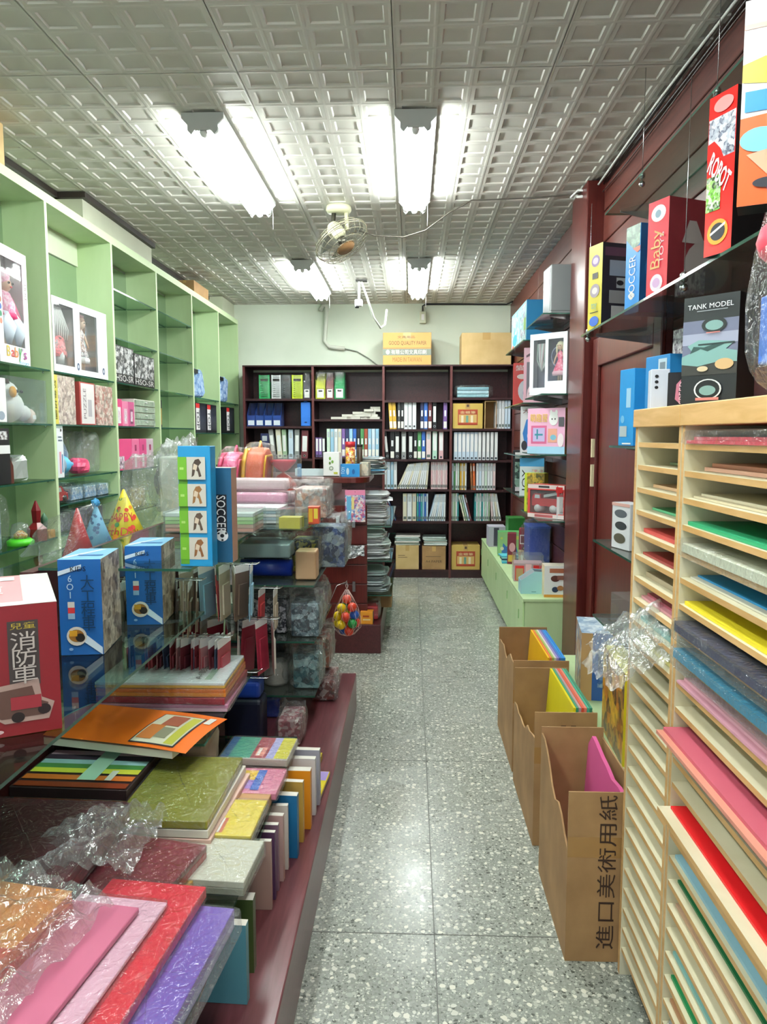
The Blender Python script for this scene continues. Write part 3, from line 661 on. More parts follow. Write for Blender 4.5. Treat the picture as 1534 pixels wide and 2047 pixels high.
carton('yellow carton with red printed panel at the foot of the bookcase', (bx(908), BY0 + .02, BSH[3][5] + .001), .295, .3, .255, C('#ccab5a', .6), yb)
carton('tan carton with taped front at the foot of the third bay', (bx(794), BY0 + .02, .086), .24, .3, .25, CARD2, {'F': [('r', .1, .5, .5, .52, ink), ('r', .1, .58, .4, .6, ink)]})
carton('tan carton with printed lines beside the yellow carton', (bx(848), BY0 + .02, .086), .245, .3, .245, CARD, {'F': [('t', .15, .3, .85, .4, ink, 'A4 PAPER'), ('r', .15, .55, .8, .57, ink)]})
r = T('open_carton', 'open dark sided carton beside the yellow one in the bookcase', 'carton', (bx(972), BY0 + .02, BSH[3][1] + .001))
m = M(); m.box(0, .006, 0, .25, 0, .28, CARD2); m.box(.006, .12, .24, .25, 0, .28, CARD); m.box(.006, .12, 0, .24, 0, .005, CARD); m.box(.114, .12, 0, .24, .005, .28, CARD); m.box(.006, .114, 0, .24, .274, .28, CARD2); m.ob('carton', r)
for p0, n, wd, lb in ((793, 7, .255, 'flat pack of paper stacked over the taped carton'), (851, 6, .24, 'flat pack of paper stacked over the lined carton')):
    for i in range(n):
        o = M().box(0, wd, 0, .26, 0, .013, C(['#dfe6e0', '#b9c8c4', '#e6e0d8', '#9fb4ae'][i % 4], .4)).ob('paper_pack', None, (bx(p0) + random.uniform(-.012, .012), BY0 + .02 + random.uniform(0, .02), .338 + i * .0145), radians(random.uniform(-2, 2)))
        tag(o, lb, 'paper pack', lb + 's'); bev(o, .004, 1)
r = T('wrapped_bundle', 'pale blue bundle in clear film on the top right shelf', 'bundle', (bx(915), BY0 + .02, BSH[3][0] + .001))
for i in range(3): bev(M().box(.01, .33, .02, .2, .004 + i * .036, .036 + i * .036, C(['#9fd0d8', '#b7dde6', '#8fc4d2'][i], .4)).ob('pad', r), .006)
m = M(); crumple(m, (.18, .11, .064), (.39, .22, .128), FILM, 4, 22, .1, .3); m.ob('wrapping', r)

# fittings on back wall and ceiling
cw = C('#d9ddcf', .5)
o = M().tube([(-.97, 8.148, 2.80), (-.94, 8.13, 2.85), (-.9, 8.13, 2.84), (-.91, 8.13, 2.7), (-.925, 8.13, 2.48), (-.88, 8.13, 2.42), (-.71, 8.13, 2.40)], .022, cw, 8).ob('conduit'); tag(o, 'pale conduit bent down the back wall above the bookcase', 'conduit')
o = M().tube([(-.71, 8.14, 2.40), (-.58, 8.145, 2.37), (-.46, 8.14, 2.30), (-.36, 8.12, 2.225), (-.3, 8.1, 2.194), (-.2, 8.13, 2.198)], .006, C('#7d8478', .6), 6).ob('wall_cable'); tag(o, 'thin grey cable running from the conduit to the bookcase top', 'cable')
r = T('wall_socket', 'small white switch box high on the back wall', 'switch box', (.085, 8.13, 2.66)); bev(M().box(0, .07, -.03, .028, 0, .12, C('#c9cfb4', .4)).ob('box', r), .004); M().box(.02, .05, -.034, -.03, .03, .09, WHITE).ob('rocker', r)
o = M().tube([(.12, 8.13, 2.78), (.118, 8.13, 2.84), (.15, 8.13, 2.858), (.6, 8.13, 2.855), (1.0, 8.12, 2.85), (1.03, 7.9, 2.84)], .009, BLACK, 6).ob('black_cable'); tag(o, 'black cable along the top of the back wall', 'cable')
r = T('hanging_fitting', 'white ceiling fitting with dangling conduit near the back wall', 'ceiling fitting', (-.45, 6.9, ZC - .006))
M().box(-.05, .05, -.03, .03, -.012, 0, C('#3d3d3a', .5)).ob('ceiling_plate', r)
M().tube([(-.02, 0, -.012), (-.022, 0, -.17)], .011, WHITE).ob('rod', r); bev(M().box(-.06, .01, -.03, .03, -.23, -.17, WHITE).ob('head', r), .01)
M().lathe([(.001, -.245), (.018, -.245), (.018, -.225), (.001, -.225)], BLACK, (-.04, -.01, 0)).ob('lens', r)
M().tube([(.0, 0, -.012), (.05, .05, -.15), (.1, .15, -.3), (.16, .3, -.38), (.2, .35, -.34), (.215, .36, -.2)], .010, cw).ob('flex_conduit', r)

# ceiling fan
f = T('ceiling_fan', 'cream orbit fan with wire cage hanging from the ceiling', 'fan', (-.445, 4.72, ZC - .006))
crm = C('#d9d8b4', .35); wire = C('#8a8570', .35, .6)
M().lathe([(.001, 0), (.075, 0), (.078, -.02), (.07, -.035), (.03, -.04), (.001, -.04)], crm, n=28).ob('ceiling_mount', f)
M().tube([(.045, 0, -.03), (.05, -.02, -.1), (.05, -.03, -.15)], .012, crm, 8).ob('bracket_arm', f)
M().tube([(-.03, 0, -.035), (-.035, 0, -.09), (-.01, -.02, -.12)], .014, DKMET, 8).ob('swivel_joint', f)
fr = bpy.data.objects.new('fan_head', None)
nrm = Vector((.5, -.25, -.83)).normalized(); qrot = Vector((0, 0, 1)).rotation_difference(nrm).to_euler(); fc = (.03, -.11, -.235)
m = M(); m.lathe([(.001, -.13), (.03, -.13), (.046, -.1), (.05, -.05), (.04, -.03), (.02, -.02), (.001, -.02)], crm, n=20); m.ob('motor', f, fc, rot=qrot)
for R_, z, rr in ((.17, 0, .0028), (.172, -.012, .0028), (.155, .03, .0016), (.155, -.04, .0016), (.115, .045, .0014), (.115, -.055, .0014), (.07, .05, .002), (.05, -.06, .002)):
    M().tube([(R_ * cos(a * pi / 18), R_ * sin(a * pi / 18), z) for a in range(36)], rr, wire, 5, True).ob('cage_ring', f, fc, rot=qrot)
m = M()
for a in range(24):
    q = a * pi / 12; m.tube([(r_ * cos(q), r_ * sin(q), z) for r_, z in ((.055, .052), (.115, .045), (.155, .03), (.172, -.004), (.155, -.04), (.115, -.055), (.05, -.06))], .0011, wire, 4)
m.ob('cage_wires', f, fc, rot=qrot)
for a in range(3):
    q = a * 2 * pi / 3 + .5; m = M()
    def bl(u, v): r_ = .03 + .118 * u; t_ = (v - .5) * (.35 + .75 * sin(pi * min(1, u * 1.1) * .5)) ; return (r_ * cos(q + t_), r_ * sin(q + t_), .012 * (v - .5) * 2 * (1 - .4 * u))
    sheet(m, bl, 6, 6, glassmat('fan_blade', '#a9aca4', .1, .5, '#7d8078') if 'fan_blade' not in MATS else MATS['fan_blade']); m.ob('blade', f, fc, rot=qrot)
M().lathe([(.001, .052), (.055, .052), (.06, .045), (.055, .04), (.001, .04)], C('#a07a52', .35, .3), n=24).ob('badge', f, fc, rot=qrot)
M().lathe([(.001, .02), (.028, .018), (.03, -.02), (.001, -.02)], DKMET, n=16).ob('hub', f, fc, rot=qrot)
M().tube([(-.06, -.05, -.13), (-.02, -.05, -.14), (.02, -.05, -.1)], .004, crm).ob('pull_hook', f)
o = M().tube([(-.33, 4.62, 2.70), (-.22, 4.6, 2.66), (-.05, 4.58, 2.645), (.08, 4.57, 2.68), (.22, 4.57, 2.78), (.35, 4.56, 2.845), (.5, 4.56, 2.848), (.7, 4.52, 2.842), (.93, 4.45, 2.84), (1.0, 4.4, 2.84)], .004, C('#4a443c', .5), 6).ob('fan_cable'); tag(o, 'dark sagging cable from the fan to the wooden post', 'cable')
for i, (dx, dz, rr) in enumerate(((0, 0, .008), (.016, -.015, .006), (-.012, -.006, .006), (.012, -.05, .004))):
    o = M().tube([(1.03 + dx - .01, y, ZC - .03 + dz + .008 * sin(y * 3 + i * 2)) for y in [.5 + .25 * j for j in range(16)]], rr, C(['#1b1a19', '#2a1c18', '#d6d8d2', '#3a1f18'][i], .4), 6).ob('ceiling_cable')
    tag(o, ['thick black cable', 'thin dark brown cable', 'white cable', 'lowest reddish cable'][i] + ' in the bundle along the right ceiling edge', 'cable')
o = M().tube([(.9, 4.45, 2.82), (.93, 4.4, 2.845), (1.0, 4.38, 2.835), (.96, 4.42, 2.82), (.93, 4.42, 2.815), (1.0, 4.36, 2.8)], .007, WHITE, 6).ob('cable_loop'); tag(o, 'short white cable loop at the top of the wooden post', 'cable')

# ================================================================ LEFT CABINET CONTENTS (things face the aisle, +X)
H90 = pi / 2
def fx(x, y): return (x, y)        # left-wall boxes: local front (-Y) turned to +X, near-left corner at smaller y
def lbox(name, label, cat, y0, y1, z, h, mats, prints={}, dep=.14, xf=-1.845, turn=0, group=None):
    return pbox(name, label, cat, (xf, y0, z + .001), H90 + radians(turn), y1 - y0, dep, h, mats, prints, group)
def window_box(name, label, cat, loc, rz, w, d, h, wins, shell, inner, fill, extra=None):
    """toy carton with cut-out windows; wins: (u0,v0,u1,v1); fill(root, index, x0,x1,z0,z1,d) builds what is inside"""
    r = T(name, label, cat, loc, rz); t = .003
    m = M(); m.box(0, w, d - t, d, 0, h, shell); m.box(0, t, t, d - t, 0, h, shell); m.box(w - t, w, t, d - t, 0, h, shell); m.box(t, w - t, t, d - t, 0, t, shell); m.box(t, w - t, t, d - t, h - t, h, shell); m.ob('carton', r)
    us = sorted({0, 1, *[q[0] for q in wins], *[q[2] for q in wins]}); vs = sorted({0, 1, *[q[1] for q in wins], *[q[3] for q in wins]})
    m = M()
    for a, b_ in zip(us, us[1:]):
        for c, e in zip(vs, vs[1:]):
            cu, cv = (a + b_) / 2, (c + e) / 2
            if any(q[0] < cu < q[2] and q[1] < cv < q[3] for q in wins): continue
            m.box(a * w, b_ * w, 0, t, c * h, e * h, shell)
    m.ob('front_card', r)
    M().quad((t, d - t - .001, t), (w - t, d - t - .001, t), (w - t, d - t - .001, h - t), (t, d - t - .001, h - t), inner).ob('backdrop', r)
    for i, q in enumerate(wins):
        M().quad((q[0] * w, t + .001, q[1] * h), (q[2] * w, t + .001, q[1] * h), (q[2] * w, t + .001, q[3] * h), (q[0] * w, t + .001, q[3] * h), ACRYL).ob('window_pane', r)
        fill(r, i, q[0] * w, q[2] * w, q[1] * h, q[3] * h, d)
    if extra:
        pm = M(); tm = M()
        for n_, k in enumerate([k for k in extra if k[0] != 't']): o_ = M(); decal(o_, *frame('F', w, d, h), [k], .0006 + .00035 * n_); o_.ob('print', r)
        decal(tm, *frame('F', w, d, h), [k for k in extra if k[0] == 't'], .0022)
        if pm.v: pm.ob('print', r)
        if tm.v: tm.ob('lettering', r)
    return r
SKIN = C('#e8bfa4', .5)
def doll(r, x, z0, H, y, dress, dress2, hair, hat=None, legs=True, arms=True):
    m = M(); s = H
    if legs:
        for dx in (-.035, .035): m.tube([(x + dx * s, y, z0), (x + dx * s, y, z0 + .3 * s)], .028 * s, SKIN, 8)
    m.lathe([(.2 * s, .16 * s), (.21 * s, .2 * s), (.12 * s, .4 * s), (.06 * s, .52 * s), (.085 * s, .66 * s), (.03 * s, .74 * s)], dress, (x, y, z0), 18, True, 1, .5)
    m.lathe([(.215 * s, .12 * s), (.22 * s, .2 * s), (.19 * s, .24 * s)], dress2, (x, y, z0), 18, True, 1, .5)
    if arms:
        for q in (-1, 1): m.tube([(x + q * .08 * s, y, z0 + .68 * s), (x + q * .13 * s, y - .02 * s, z0 + .55 * s), (x + q * .15 * s, y - .05 * s, z0 + .42 * s)], [.026 * s, .022 * s, .018 * s], SKIN, 7)
    m.tube([(x, y, z0 + .7 * s), (x, y, z0 + .8 * s)], .022 * s, SKIN, 8)
    m.ball((x, y, z0 + .85 * s), .085 * s, SKIN, 14, 1, .9, 1.12)
    for q in (-1, 1): m.ball((x + q * .03 * s, y - .077 * s, z0 + .86 * s), .013 * s, BLACK, 8)
    m.ball((x, y - .078 * s, z0 + .81 * s), .012 * s, C('#c8606a', .5), 8, 1.4, .6, .5)
    m.ball((x, y + .02 * s, z0 + .89 * s), .098 * s, hair, 14, 1.02, .9, 1.0)
    for q in (-1, 1): m.tube([(x + q * .08 * s, y, z0 + .9 * s), (x + q * .1 * s, y, z0 + .75 * s), (x + q * .085 * s, y, z0 + .6 * s)], [.035 * s, .03 * s, .012 * s], hair, 7)
    if hat: m.ball((x - .04 * s, y, z0 + .985 * s), .035 * s, hat, 10); m.ball((x + .04 * s, y, z0 + .985 * s), .035 * s, hat, 10)
    m.ob('doll', r)
# baby doll box
def baby(r, i, x0, x1, z0, z1, d):
    cx = (x0 + x1) / 2; H = z1 - z0; m = M(); y = d * .5; knit = art('#e87fa6', '#f6d7e2', '#ec9dbb', scale=34, rough=.8)
    m.ball((cx - .01, y, z0 + H * .80), H * .115, knit, 16, 1, .9, 1.0); m.ball((cx, y - .012, z0 + H * .715), H * .092, C('#e0a888', .5), 16, 1, .85, 1)
    for q in (-1, 1): m.ball((cx + q * .018, y - .012 - H * .078, z0 + H * .73), .006, BLACK, 8)
    m.ball((cx, y - .015 - H * .075, z0 + H * .685), .008, C('#c25a5a', .5), 8, 1.5, .5, .6)
    m.lathe([(.05, .34 * H), (.078, .38 * H), (.07, .5 * H), (.045, .62 * H), (.02, .66 * H)], knit, (cx, y, z0), 16, True, 1, .7)
    m.lathe([(.06, .30 * H), (.085, .33 * H), (.075, .4 * H)], C('#d8356f', .6), (cx, y, z0), 16, True, 1, .7)
    for q in (-1, 1): m.tube([(cx + q * .06, y, z0 + .56 * H), (cx + q * .09, y - .01, z0 + .42 * H), (cx + q * .085, y - .03, z0 + .32 * H)], [.024, .024, .018], C('#e0457f', .7), 8)
    for q in (-1, 1): m.tube([(cx + q * .04, y, z0 + .33 * H), (cx + q * .055, y - .03, z0 + .2 * H), (cx + q * .05, y - .02, z0 + .02 * H)], [.05, .052, .034], C('#d9e6f2', .7), 10)
    m.ob('baby_doll', r)
lg = [('e', .02, .88, .11, .96, C('#b05a6a', .5)), ('e', .025, .5, .1, .55, C('#a0602c', .5)), ('e', .025, .44, .1, .49, C('#3a62b0', .5)), ('e', .025, .38, .1, .43, C('#3f8f68', .5)), ('e', .025, .32, .1, .37, C('#d88a74', .5)), ('e', .8, .3, .97, .42, WHITE)]
for q, (u, ch, cc) in enumerate(((.2, 'B', '#e2c23a'), (.34, 'a', '#d8402c'), (.46, 'b', '#e88a2c'), (.58, 'y', '#3f9a4c'), (.705, "'", '#8a4aa0'), (.745, 's', '#a0308a'))): lg.append(('t', u, .125 if ch == "'" else (.06 if ch != 'y' else .03), u + (.11 if ch != "'" else .025), .12 if ch in 'as' else .15, C(cc, .4), ch))
lg.append(('t', .6, .005, .92, .035, C('#3fa0c8', .4), 'toys')); lg.append(('t', .86, .6, .93, .75, C('#7a4a5a', .5), 'DOLL', 90))
window_box('doll_box', 'tall white box with baby doll in pink knitted hat', 'doll box', (-1.845, 3.36, 1.811), H90 + radians(4), .31, .10, .53, [(.14, .16, .84, .9)], C('#f3eef0', .4), art('#7a4a58', '#a0687a', '#c89aaa', scale=9), baby, lg)
lbox('toy_box', 'grey cream box with brown bear motifs beside the baby doll', 'toy box', 3.08, 3.33, 1.81, .34, C('#b9b4a8', .5), {'F': [('e', .7, .3, .9, .45, C('#4a2f22', .5)), ('e', .7, .6, .9, .75, C('#8a6a4a', .5)), ('e', .6, .1, .85, .25, C('#7a4a34', .5))]})
# double doll box
def dolls2(r, i, x0, x1, z0, z1, d):
    cx = (x0 + x1) / 2; H = z1 - z0
    if i == 0:
        m = M()
        for k in range(9): a = x0 + .012 + k * (x1 - x0 - .024) / 8; m.tube([(cx + (a - cx) * .3, d * .5, z1 - .01), (a, d * .4, z0 + .62 * H), (a * .9 + cx * .1, d * .45, z0 + .45 * H)], .006, C('#d6d0cc', .3), 5)
        m.ob('hair_strands', r); m = M(); m.lathe([(.07, .14 * H), (.075, .2 * H), (.05, .46 * H), (.02, .5 * H)], art('#f0606a', '#f07880', '#3a2a2c', scale=26), (cx, d * .5, z0), 16, True, 1, .4); m.ob('spare_dress', r); M().lathe([(.03, .01), (.035, .05), (.02, .1)], C('#d9d6d6', .5), (cx - .01, d * .5, z0), 12).ob('shoes', r)
    else:
        m = M(); m.tube([(cx + .035 + .045 * cos(a * pi / 10), d * .75, z0 + .58 * H + .1 * sin(a * pi / 10)) for a in range(20)], .004, C('#7a98b0', .3), 5, True); m.add([(cx + .035 + .043 * cos(a * pi / 10), d * .75, z0 + .58 * H + .098 * sin(a * pi / 10)) for a in range(20)], [tuple(range(20))], C('#b9d6dc', .2)); m.ob('toy_mirror', r)
        doll(r, cx - .02, z0 + .005, H * .96, d * .45, art('#e8e0e0', '#8a5a5a', '#e9d0d4', '#4a4a58', scale=60), C('#d6d6da', .5), C('#8a5a3c', .5), C('#f0a8b8', .5))
def emb(u): return [('e', u, .06, u + .05, .17, C('#4a5a78', .4)), ('e', u + .012, .09, u + .038, .14, C('#c8cfda', .4))]
window_box('doll_box', 'wide white double box with two windows and dressed doll', 'doll box', (-1.845, 3.87, 1.811), H90 - radians(2), .64, .075, .385, [(.03, .1, .36, .92), (.47, .08, .8, .9)], C('#f4f5f8', .4), C('#8f7f86', .6), dolls2, emb(.39) + emb(.88))
def acr(root, w, d, h, loc=(0, 0, 0)): M().box(loc[0], loc[0] + w, loc[1], loc[1] + d, loc[2], loc[2] + h, ACRYL).ob('clear_box', root, (0, 0, 0))
r = T('plush_duck', 'round white plush duck in a clear box', 'plush toy', (-1.85, 3.41, 1.538), H90)
m = M(); wp = C('#f1f1ec', .9); m.ball((.14, .09, .08), .085, wp, 18, 1.25, .9, .95); m.ball((.12, .08, .145), .062, wp, 16, 1.1, .95, .9); m.ball((.22, .05, .05), .04, wp, 12); m.ball((.3, .06, .035), .034, C('#e9d2c4', .9), 12, 1, 1, 1.2); m.ob('body', r)
m = M(); m.ball((.09, .022, .145), .027, C('#eda93f', .8), 12, 1, .5, 1); m.ob('beak', r)
for xx in (.125, .165): M().ball((xx, .02, .15), .008, BLACK, 8).ob('eye', r)
M().lathe([(.05, 0), (.045, .02), (.01, .03)], C('#4a3a30', .8), (.09, .09, .185), 14).ob('cap', r)
M().box(.235, .265, .004, .005, .02, .04, WHITE).ob('tag', r); acr(r, .37, .18, .215)
lbox('toy_box', 'small white box next to the plush duck', 'toy box', 3.2, 3.39, 1.537, .2, WHITE, {'F': [('e', .6, .05, .9, .25, C('#9aa6b4', .5))]})
lbox('toy_box', 'black and white box behind the silver wrapped toy', 'toy box', 3.05, 3.4, 1.255, .255, BLACK, {'F': [('r', .2, .55, 1, .7, WHITE), ('r', .3, .8, .95, .95, art('#e8e8e8', '#3a1f1f', '#c0c0c0', scale=30))]})
r = T('wrapped_toy', 'silver film wrapped toy with dark brown arch end', 'toy', (-1.85, 3.32, 1.256), H90)
M().prism([(0, 0), (.13, 0), (.13, .08), (.1, .125), (.05, .13), (0, .1)], .01, .12, C('#5a2a1c', .35), 'y').ob('brown_arch', r); m = M(); crumple(m, (.2, .07, .062), (.16, .13, .124), C('#c9d3cc', .25, .6), 3, 16, .16, .4); m.ob('silver_film', r)
r = T('bagged_toy', 'grey blue toy in crackled film on the lower glass', 'bagged toy', (-1.85, 3.06, .956), H90); m = M(); crumple(m, (.17, .09, .14), (.33, .17, .28), FILM, 9, 20, .15, .4); m.ob('film', r); bev(M().box(.04, .3, .03, .15, .0, .22, art('#8fa6ae', '#c9d6d8', '#5f7884', scale=16)).ob('contents', r), .01)
r = T('snow_globe', 'small clear dome on bright green base', 'snow globe', (-1.87, 3.5, .956)); M().lathe([(.06, 0), (.062, .02), (.045, .032), (.001, .032)], C('#56d32c', .4), n=20).ob('base', r); M().lathe([(.042, .032), (.045, .07), (.035, .1), (.001, .112)], ACRYL, n=18).ob('dome', r); M().lathe([(.03, .033), (.032, .05), (.01, .07)], art('#e8c24a', '#c8602c', '#e8e0c0', scale=60), n=12).ob('figurine', r)
r = T('wooden_toy', 'dark red pointed wooden toy with green and tan pegs', 'wooden toy', (-1.87, 3.66, .956)); M().lathe([(.05, 0), (.052, .06), (.02, .09), (.025, .15), (.004, .2)], C('#7a1f22', .3), n=6, smooth=False).ob('tower', r); M().box(-.03, .03, .06, .13, 0, .04, C('#b98a4a', .5)).ob('block', r); M().lathe([(.012, .04), (.018, .1), (.004, .13)], C('#3f6a4c', .4), (0, .08, 0), 10).ob('peg', r)
# bay with picture boxes
lbox('puzzle_box', 'puzzle box with yellow spine and blurred picture side', 'box', 3.85, 4.1, 1.537, .255, {'*': art('#b0a494', '#d9cfc4', '#8a7a74', '#c4b2a8', scale=22), 'L': C('#d8cc58', .45)}, {'F': [('r', 0, 0, .18, 1, C('#d8cc58', .45)), ('t', .03, .1, .12, .9, BLACK, '兒童拼圖', -90)]})
lbox('puzzle_box', 'pale box with red rim and grey lettering', 'box', 4.16, 4.36, 1.537, .24, C('#b04a44', .45), {'F': [('r', .06, .03, .94, .97, C('#e0dcda', .45)), ('t', .2, .15, .38, .85, C('#7a6f74', .5), 'PUZZLE', 90), ('r', .5, .2, .75, .6, C('#b4b0b4', .5))]})
lbox('picture_box', 'box with reddish streaked picture print', 'box', 4.38, 4.62, 1.537, .235, art('#c4a49c', '#dcd4c8', '#8f8478', '#a8685c', scale=20), {})
lbox('stationery_box', 'slim upright white box with pink strip', 'box', 3.86, 3.935, 1.255, .275, C('#edf2f4', .4), {'F': [('r', .3, .08, .6, .5, C('#e0a0b0', .5)), ('r', .68, .1, .82, .45, C('#3f7fb0', .5)), ('r', .2, .7, .8, .73, C('#5a6a78', .5)), ('r', .2, .77, .7, .79, C('#5a6a78', .5)), ('e', .55, .88, .75, .94, BLACK)]}, .09)
r = T('party_cone', 'pale blue paper cone lying on the glass shelf', 'party cone', (-1.93, 3.95, 1.256), H90); m = M(); m.lathe([(.056, 0), (.06, .02), (.05, .1), (.012, .2), (.004, .21)], C('#58b8e4', .5), n=18); m.ob('cone', r, (.02, -.01, .062), rot=(0, H90, 0)); m = M(); m.lathe([(.061, 0), (.061, .05)], C('#8fa4b8', .5), n=18); m.ob('rim', r, (-.005, -.01, .062), rot=(0, H90, 0)); M().ball((.235, -.01, .062), .012, C('#7fc8ea', .7), 8).ob('tip', r)
r = T('party_cone', 'crumpled pink party cone beside the pale blue one', 'party cone', (-1.93, 4.22, 1.256), H90); m = M(); crumple(m, (.08, 0, .045), (.16, .1, .09), C('#d84a72', .5), 5, 16, .2, .7); m.ob('cone', r)
r = T('clear_bag', 'clear pouch with blue shampoo-like bottle behind the cones', 'bag', (-1.97, 4.05, 1.256), H90); m = M(); crumple(m, (.12, 0, .125), (.24, .09, .25), FILM, 11, 20, .13, .4); m.ob('film', r); M().lathe([(.05, 0), (.055, .12), (.03, .17), (.012, .2)], art('#6a86a8', '#a8bccc', '#8fa4b8', scale=20), (.12, 0, 0), 14, True, 1, .6).ob('bottle', r)
r = T('clear_bag', 'empty frosted bag standing right of the clear pouch', 'bag', (-1.95, 4.32, 1.256), H90); m = M(); crumple(m, (.12, 0, .12), (.24, .1, .24), FROST, 13, 20, .14, .4); m.ob('film', r)
r = T('toy_car', 'red toy car in clear film on the extra glass shelf', 'toy car', (-1.87, 3.86, 1.116), H90); m = M(); m.prism([(0, .012), (.2, .012), (.2, .05), (.16, .06), (.13, .09), (.06, .09), (.03, .055), (0, .05)], .02, .09, C('#c4232a', .3), 'y'); m.ob('car_body', r); M().prism([(.065, .06), (.125, .06), (.115, .084), (.07, .084)], .0185, .0915, C('#d9dfe2', .3), 'y').ob('windows', r)
for xx in (.045, .155): M().tube([(xx, .012, .02), (xx, .098, .02)], .02, BLACK, 12).ob('wheel', r)
m = M(); crumple(m, (.1, .055, .052), (.23, .13, .104), FILM, 21, 18, .1, .35); m.ob('film', r)
for i in range(3):
    r = T('wrapped_set', 'blue and silver set in crackling film beside the toy car', 'wrapped set', (-1.87, 4.09 + i * .185, 1.116), H90, 'blue silver wrapped sets'); bev(M().box(.01, .16, .02, .12, 0, .07, art('#8fb4d8', '#dfe8ee', '#5a86b8', '#c9d2d6', scale=24)).ob('contents', r), .006); m = M(); crumple(m, (.085, .07, .045), (.18, .14, .09), FILM, 30 + i, 16, .16, .4); m.ob('film', r)
for i in range(3):
    r = T('wrapped_set', 'dark violet toy set in film on the lower glass', 'wrapped set', (-1.87, 3.9 + i * .22, .956), H90, 'dark violet wrapped sets'); bev(M().box(.01, .18, .02, .12, 0, .1, art('#3a3448', '#6a5a7a', '#241f2c', scale=18)).ob('contents', r), .008); m = M(); crumple(m, (.1, .07, .06), (.2, .14, .118), FILM, 40 + i, 16, .15, .4); m.ob('film', r)
# fourth bay
bw = art('#16171a', '#2a2c30', '#d9dadc', '#4a4c50', '#eeeeee', scale=16, dist=2.5)
lbox('figure_box', 'black figure box with white manga-like print, nearer the doll box', 'toy box', 4.68, 5.0, 1.81, .235, BLACK, {'F': [('r', .02, .25, .98, .97, bw), ('t', .03, .05, .95, .22, WHITE, 'HSO-SR')]})
lbox('figure_box', 'black figure box with white print, against the fourth divider', 'toy box', 5.01, 5.4, 1.81, .215, BLACK, {'F': [('r', .02, .25, .98, .97, bw), ('t', .03, .05, .95, .22, WHITE, 'HSO-SR')]})
r = T('drawer_organizer', 'white desktop organizer with four green drawers', 'drawer organizer', (-1.845, 5.0, 1.538), H90)
M().box(0, .4, .008, .16, 0, .185, C('#e3e2d6', .45)).ob('case', r)
for k in range(4): o = bev(M().box(.012, .388, -.002, .008, .008 + k * .044, .046 + k * .044, art('#9fb09a', '#b4c2ae', '#8a9c88', scale=14)).ob('drawer', r), .002, 1); M().box(.18, .22, -.008, -.002, .03 + k * .044, .036 + k * .044, WHITE).ob('knob', o)
for i, (cc, lb) in enumerate((('#d8487f', 'deep pink toy phone box with white phone picture'), ('#ea86ac', 'pale pink toy phone box with striped picture'), ('#d55f92', 'pink toy phone box against the organizer'))):
    lbox('toy_phone_box', lb, 'toy box', 4.67 + i * .105, 4.77 + i * .105, 1.537, .16 + .01 * (i == 0), C(cc, .4), {'F': [('r', .25, .1, .75, .7, C(['#f2f0f2', '#f0cad8', '#8a4a68'][i], .4)), ('r', .32, .2, .68, .6, art('#d9d9de', '#f2f2f2', '#e0b0c4', scale=40))]})
for i in range(4):
    cc = ['#ea4f88', '#f07aa6', '#e0558f', '#d9c4cc'][i]
    lbox('doll_accessory_box', ['wide bright pink box with white girl print', 'rosy pink box with bottle print', 'pink box with long white label', 'greyish pink box at the end of the pink row'][i], 'toy box', [4.67, 4.92, 5.06, 5.2][i], [4.91, 5.05, 5.19, 5.33][i], 1.255, .2, C(cc, .4),
         {'F': [('r', .1, .05, .45, .45, art('#f2eaf0', '#5a4a52', '#e8c0d0', scale=30))] if i == 0 else [('r', .3, .05, .6, .5, C('#f7e2ea', .4)), ('r', .35, .6, .6, .8, C('#b03a68', .4))]})
for i in range(2):
    r = T('wrapped_set', ['golden toy set in film under the pink boxes', 'straw coloured set in film under the pink boxes'][i], 'wrapped set', (-1.87, 4.7 + i * .3, .981), H90); bev(M().box(.01, .26, .02, .13, 0, .13, art('#b09a5a', '#d8cfa0', '#7a6a4a', '#e8e4d8', scale=20)).ob('contents', r), .01); m = M(); crumple(m, (.135, .075, .075), (.28, .15, .15), FILM, 50 + i, 16, .15, .4); m.ob('film', r)
lbox('slim_box', 'dark slim box at the edge of the fifth bay', 'box', 5.48, 5.54, 1.537, .2, C('#2a2826', .5), {'F': [('r', .1, .1, .9, .7, C('#b09848', .5))]})
lbox('slim_box', 'narrow dark frame carton high in the fifth bay', 'box', 5.475, 5.52, 2.085, .22, C('#23262a', .5), {'F': [('r', .1, .85, .9, .95, WHITE)]}, .18)
for i, (y0, lb) in enumerate(((6.36, 'crackled blue film pack with black header in the sixth bay'), (7.24, 'crackled blue film pack with black header nearest the bookcase'))):
    r = T('blue_pack', lb, 'blue pack', (-1.85, y0, 1.806), H90); m = M(); crumple(m, (.2, .08, .125), (.38, .16, .25), art('#7d9cc8', '#9fb8dc', '#5a7cb0', '#b8cce6', scale=12, rough=.2), 60 + i, 18, .12, .3); m.ob('film_pack', r); M().box(.01, .13, -.014, -.010, .2, .235, BLACK).ob('header', r)
for i in range(4):
    lbox('model_kit_box', 'black model kit box with white and red spine print', 'toy box', 6.42 + i * .36, 6.75 + i * .36, 1.5, .26, C('#17181c', .35), {'F': [('r', .02, .1, .36, .9, C('#e9e6e6', .4)), ('r', .02, .82, .36, .97, C('#c8302c', .4)), ('t', .06, .15, .32, .75, BLACK, 'TOP', -90), ('r', .42, .1, .95, .9, art('#22252c', '#343842', '#1a1b20', scale=10))]}, group='black model kit boxes') if not (i == 2) else None
carton('tan carton on top of the green cabinet, by the near pillar', (-2.03, 3.05, 2.686), .19, .42, .22, CARD2)
carton('small brown carton on top of the green cabinet, beyond the pillar', (-2.0, 6.45, 2.686), .16, .45, .1, CARD)

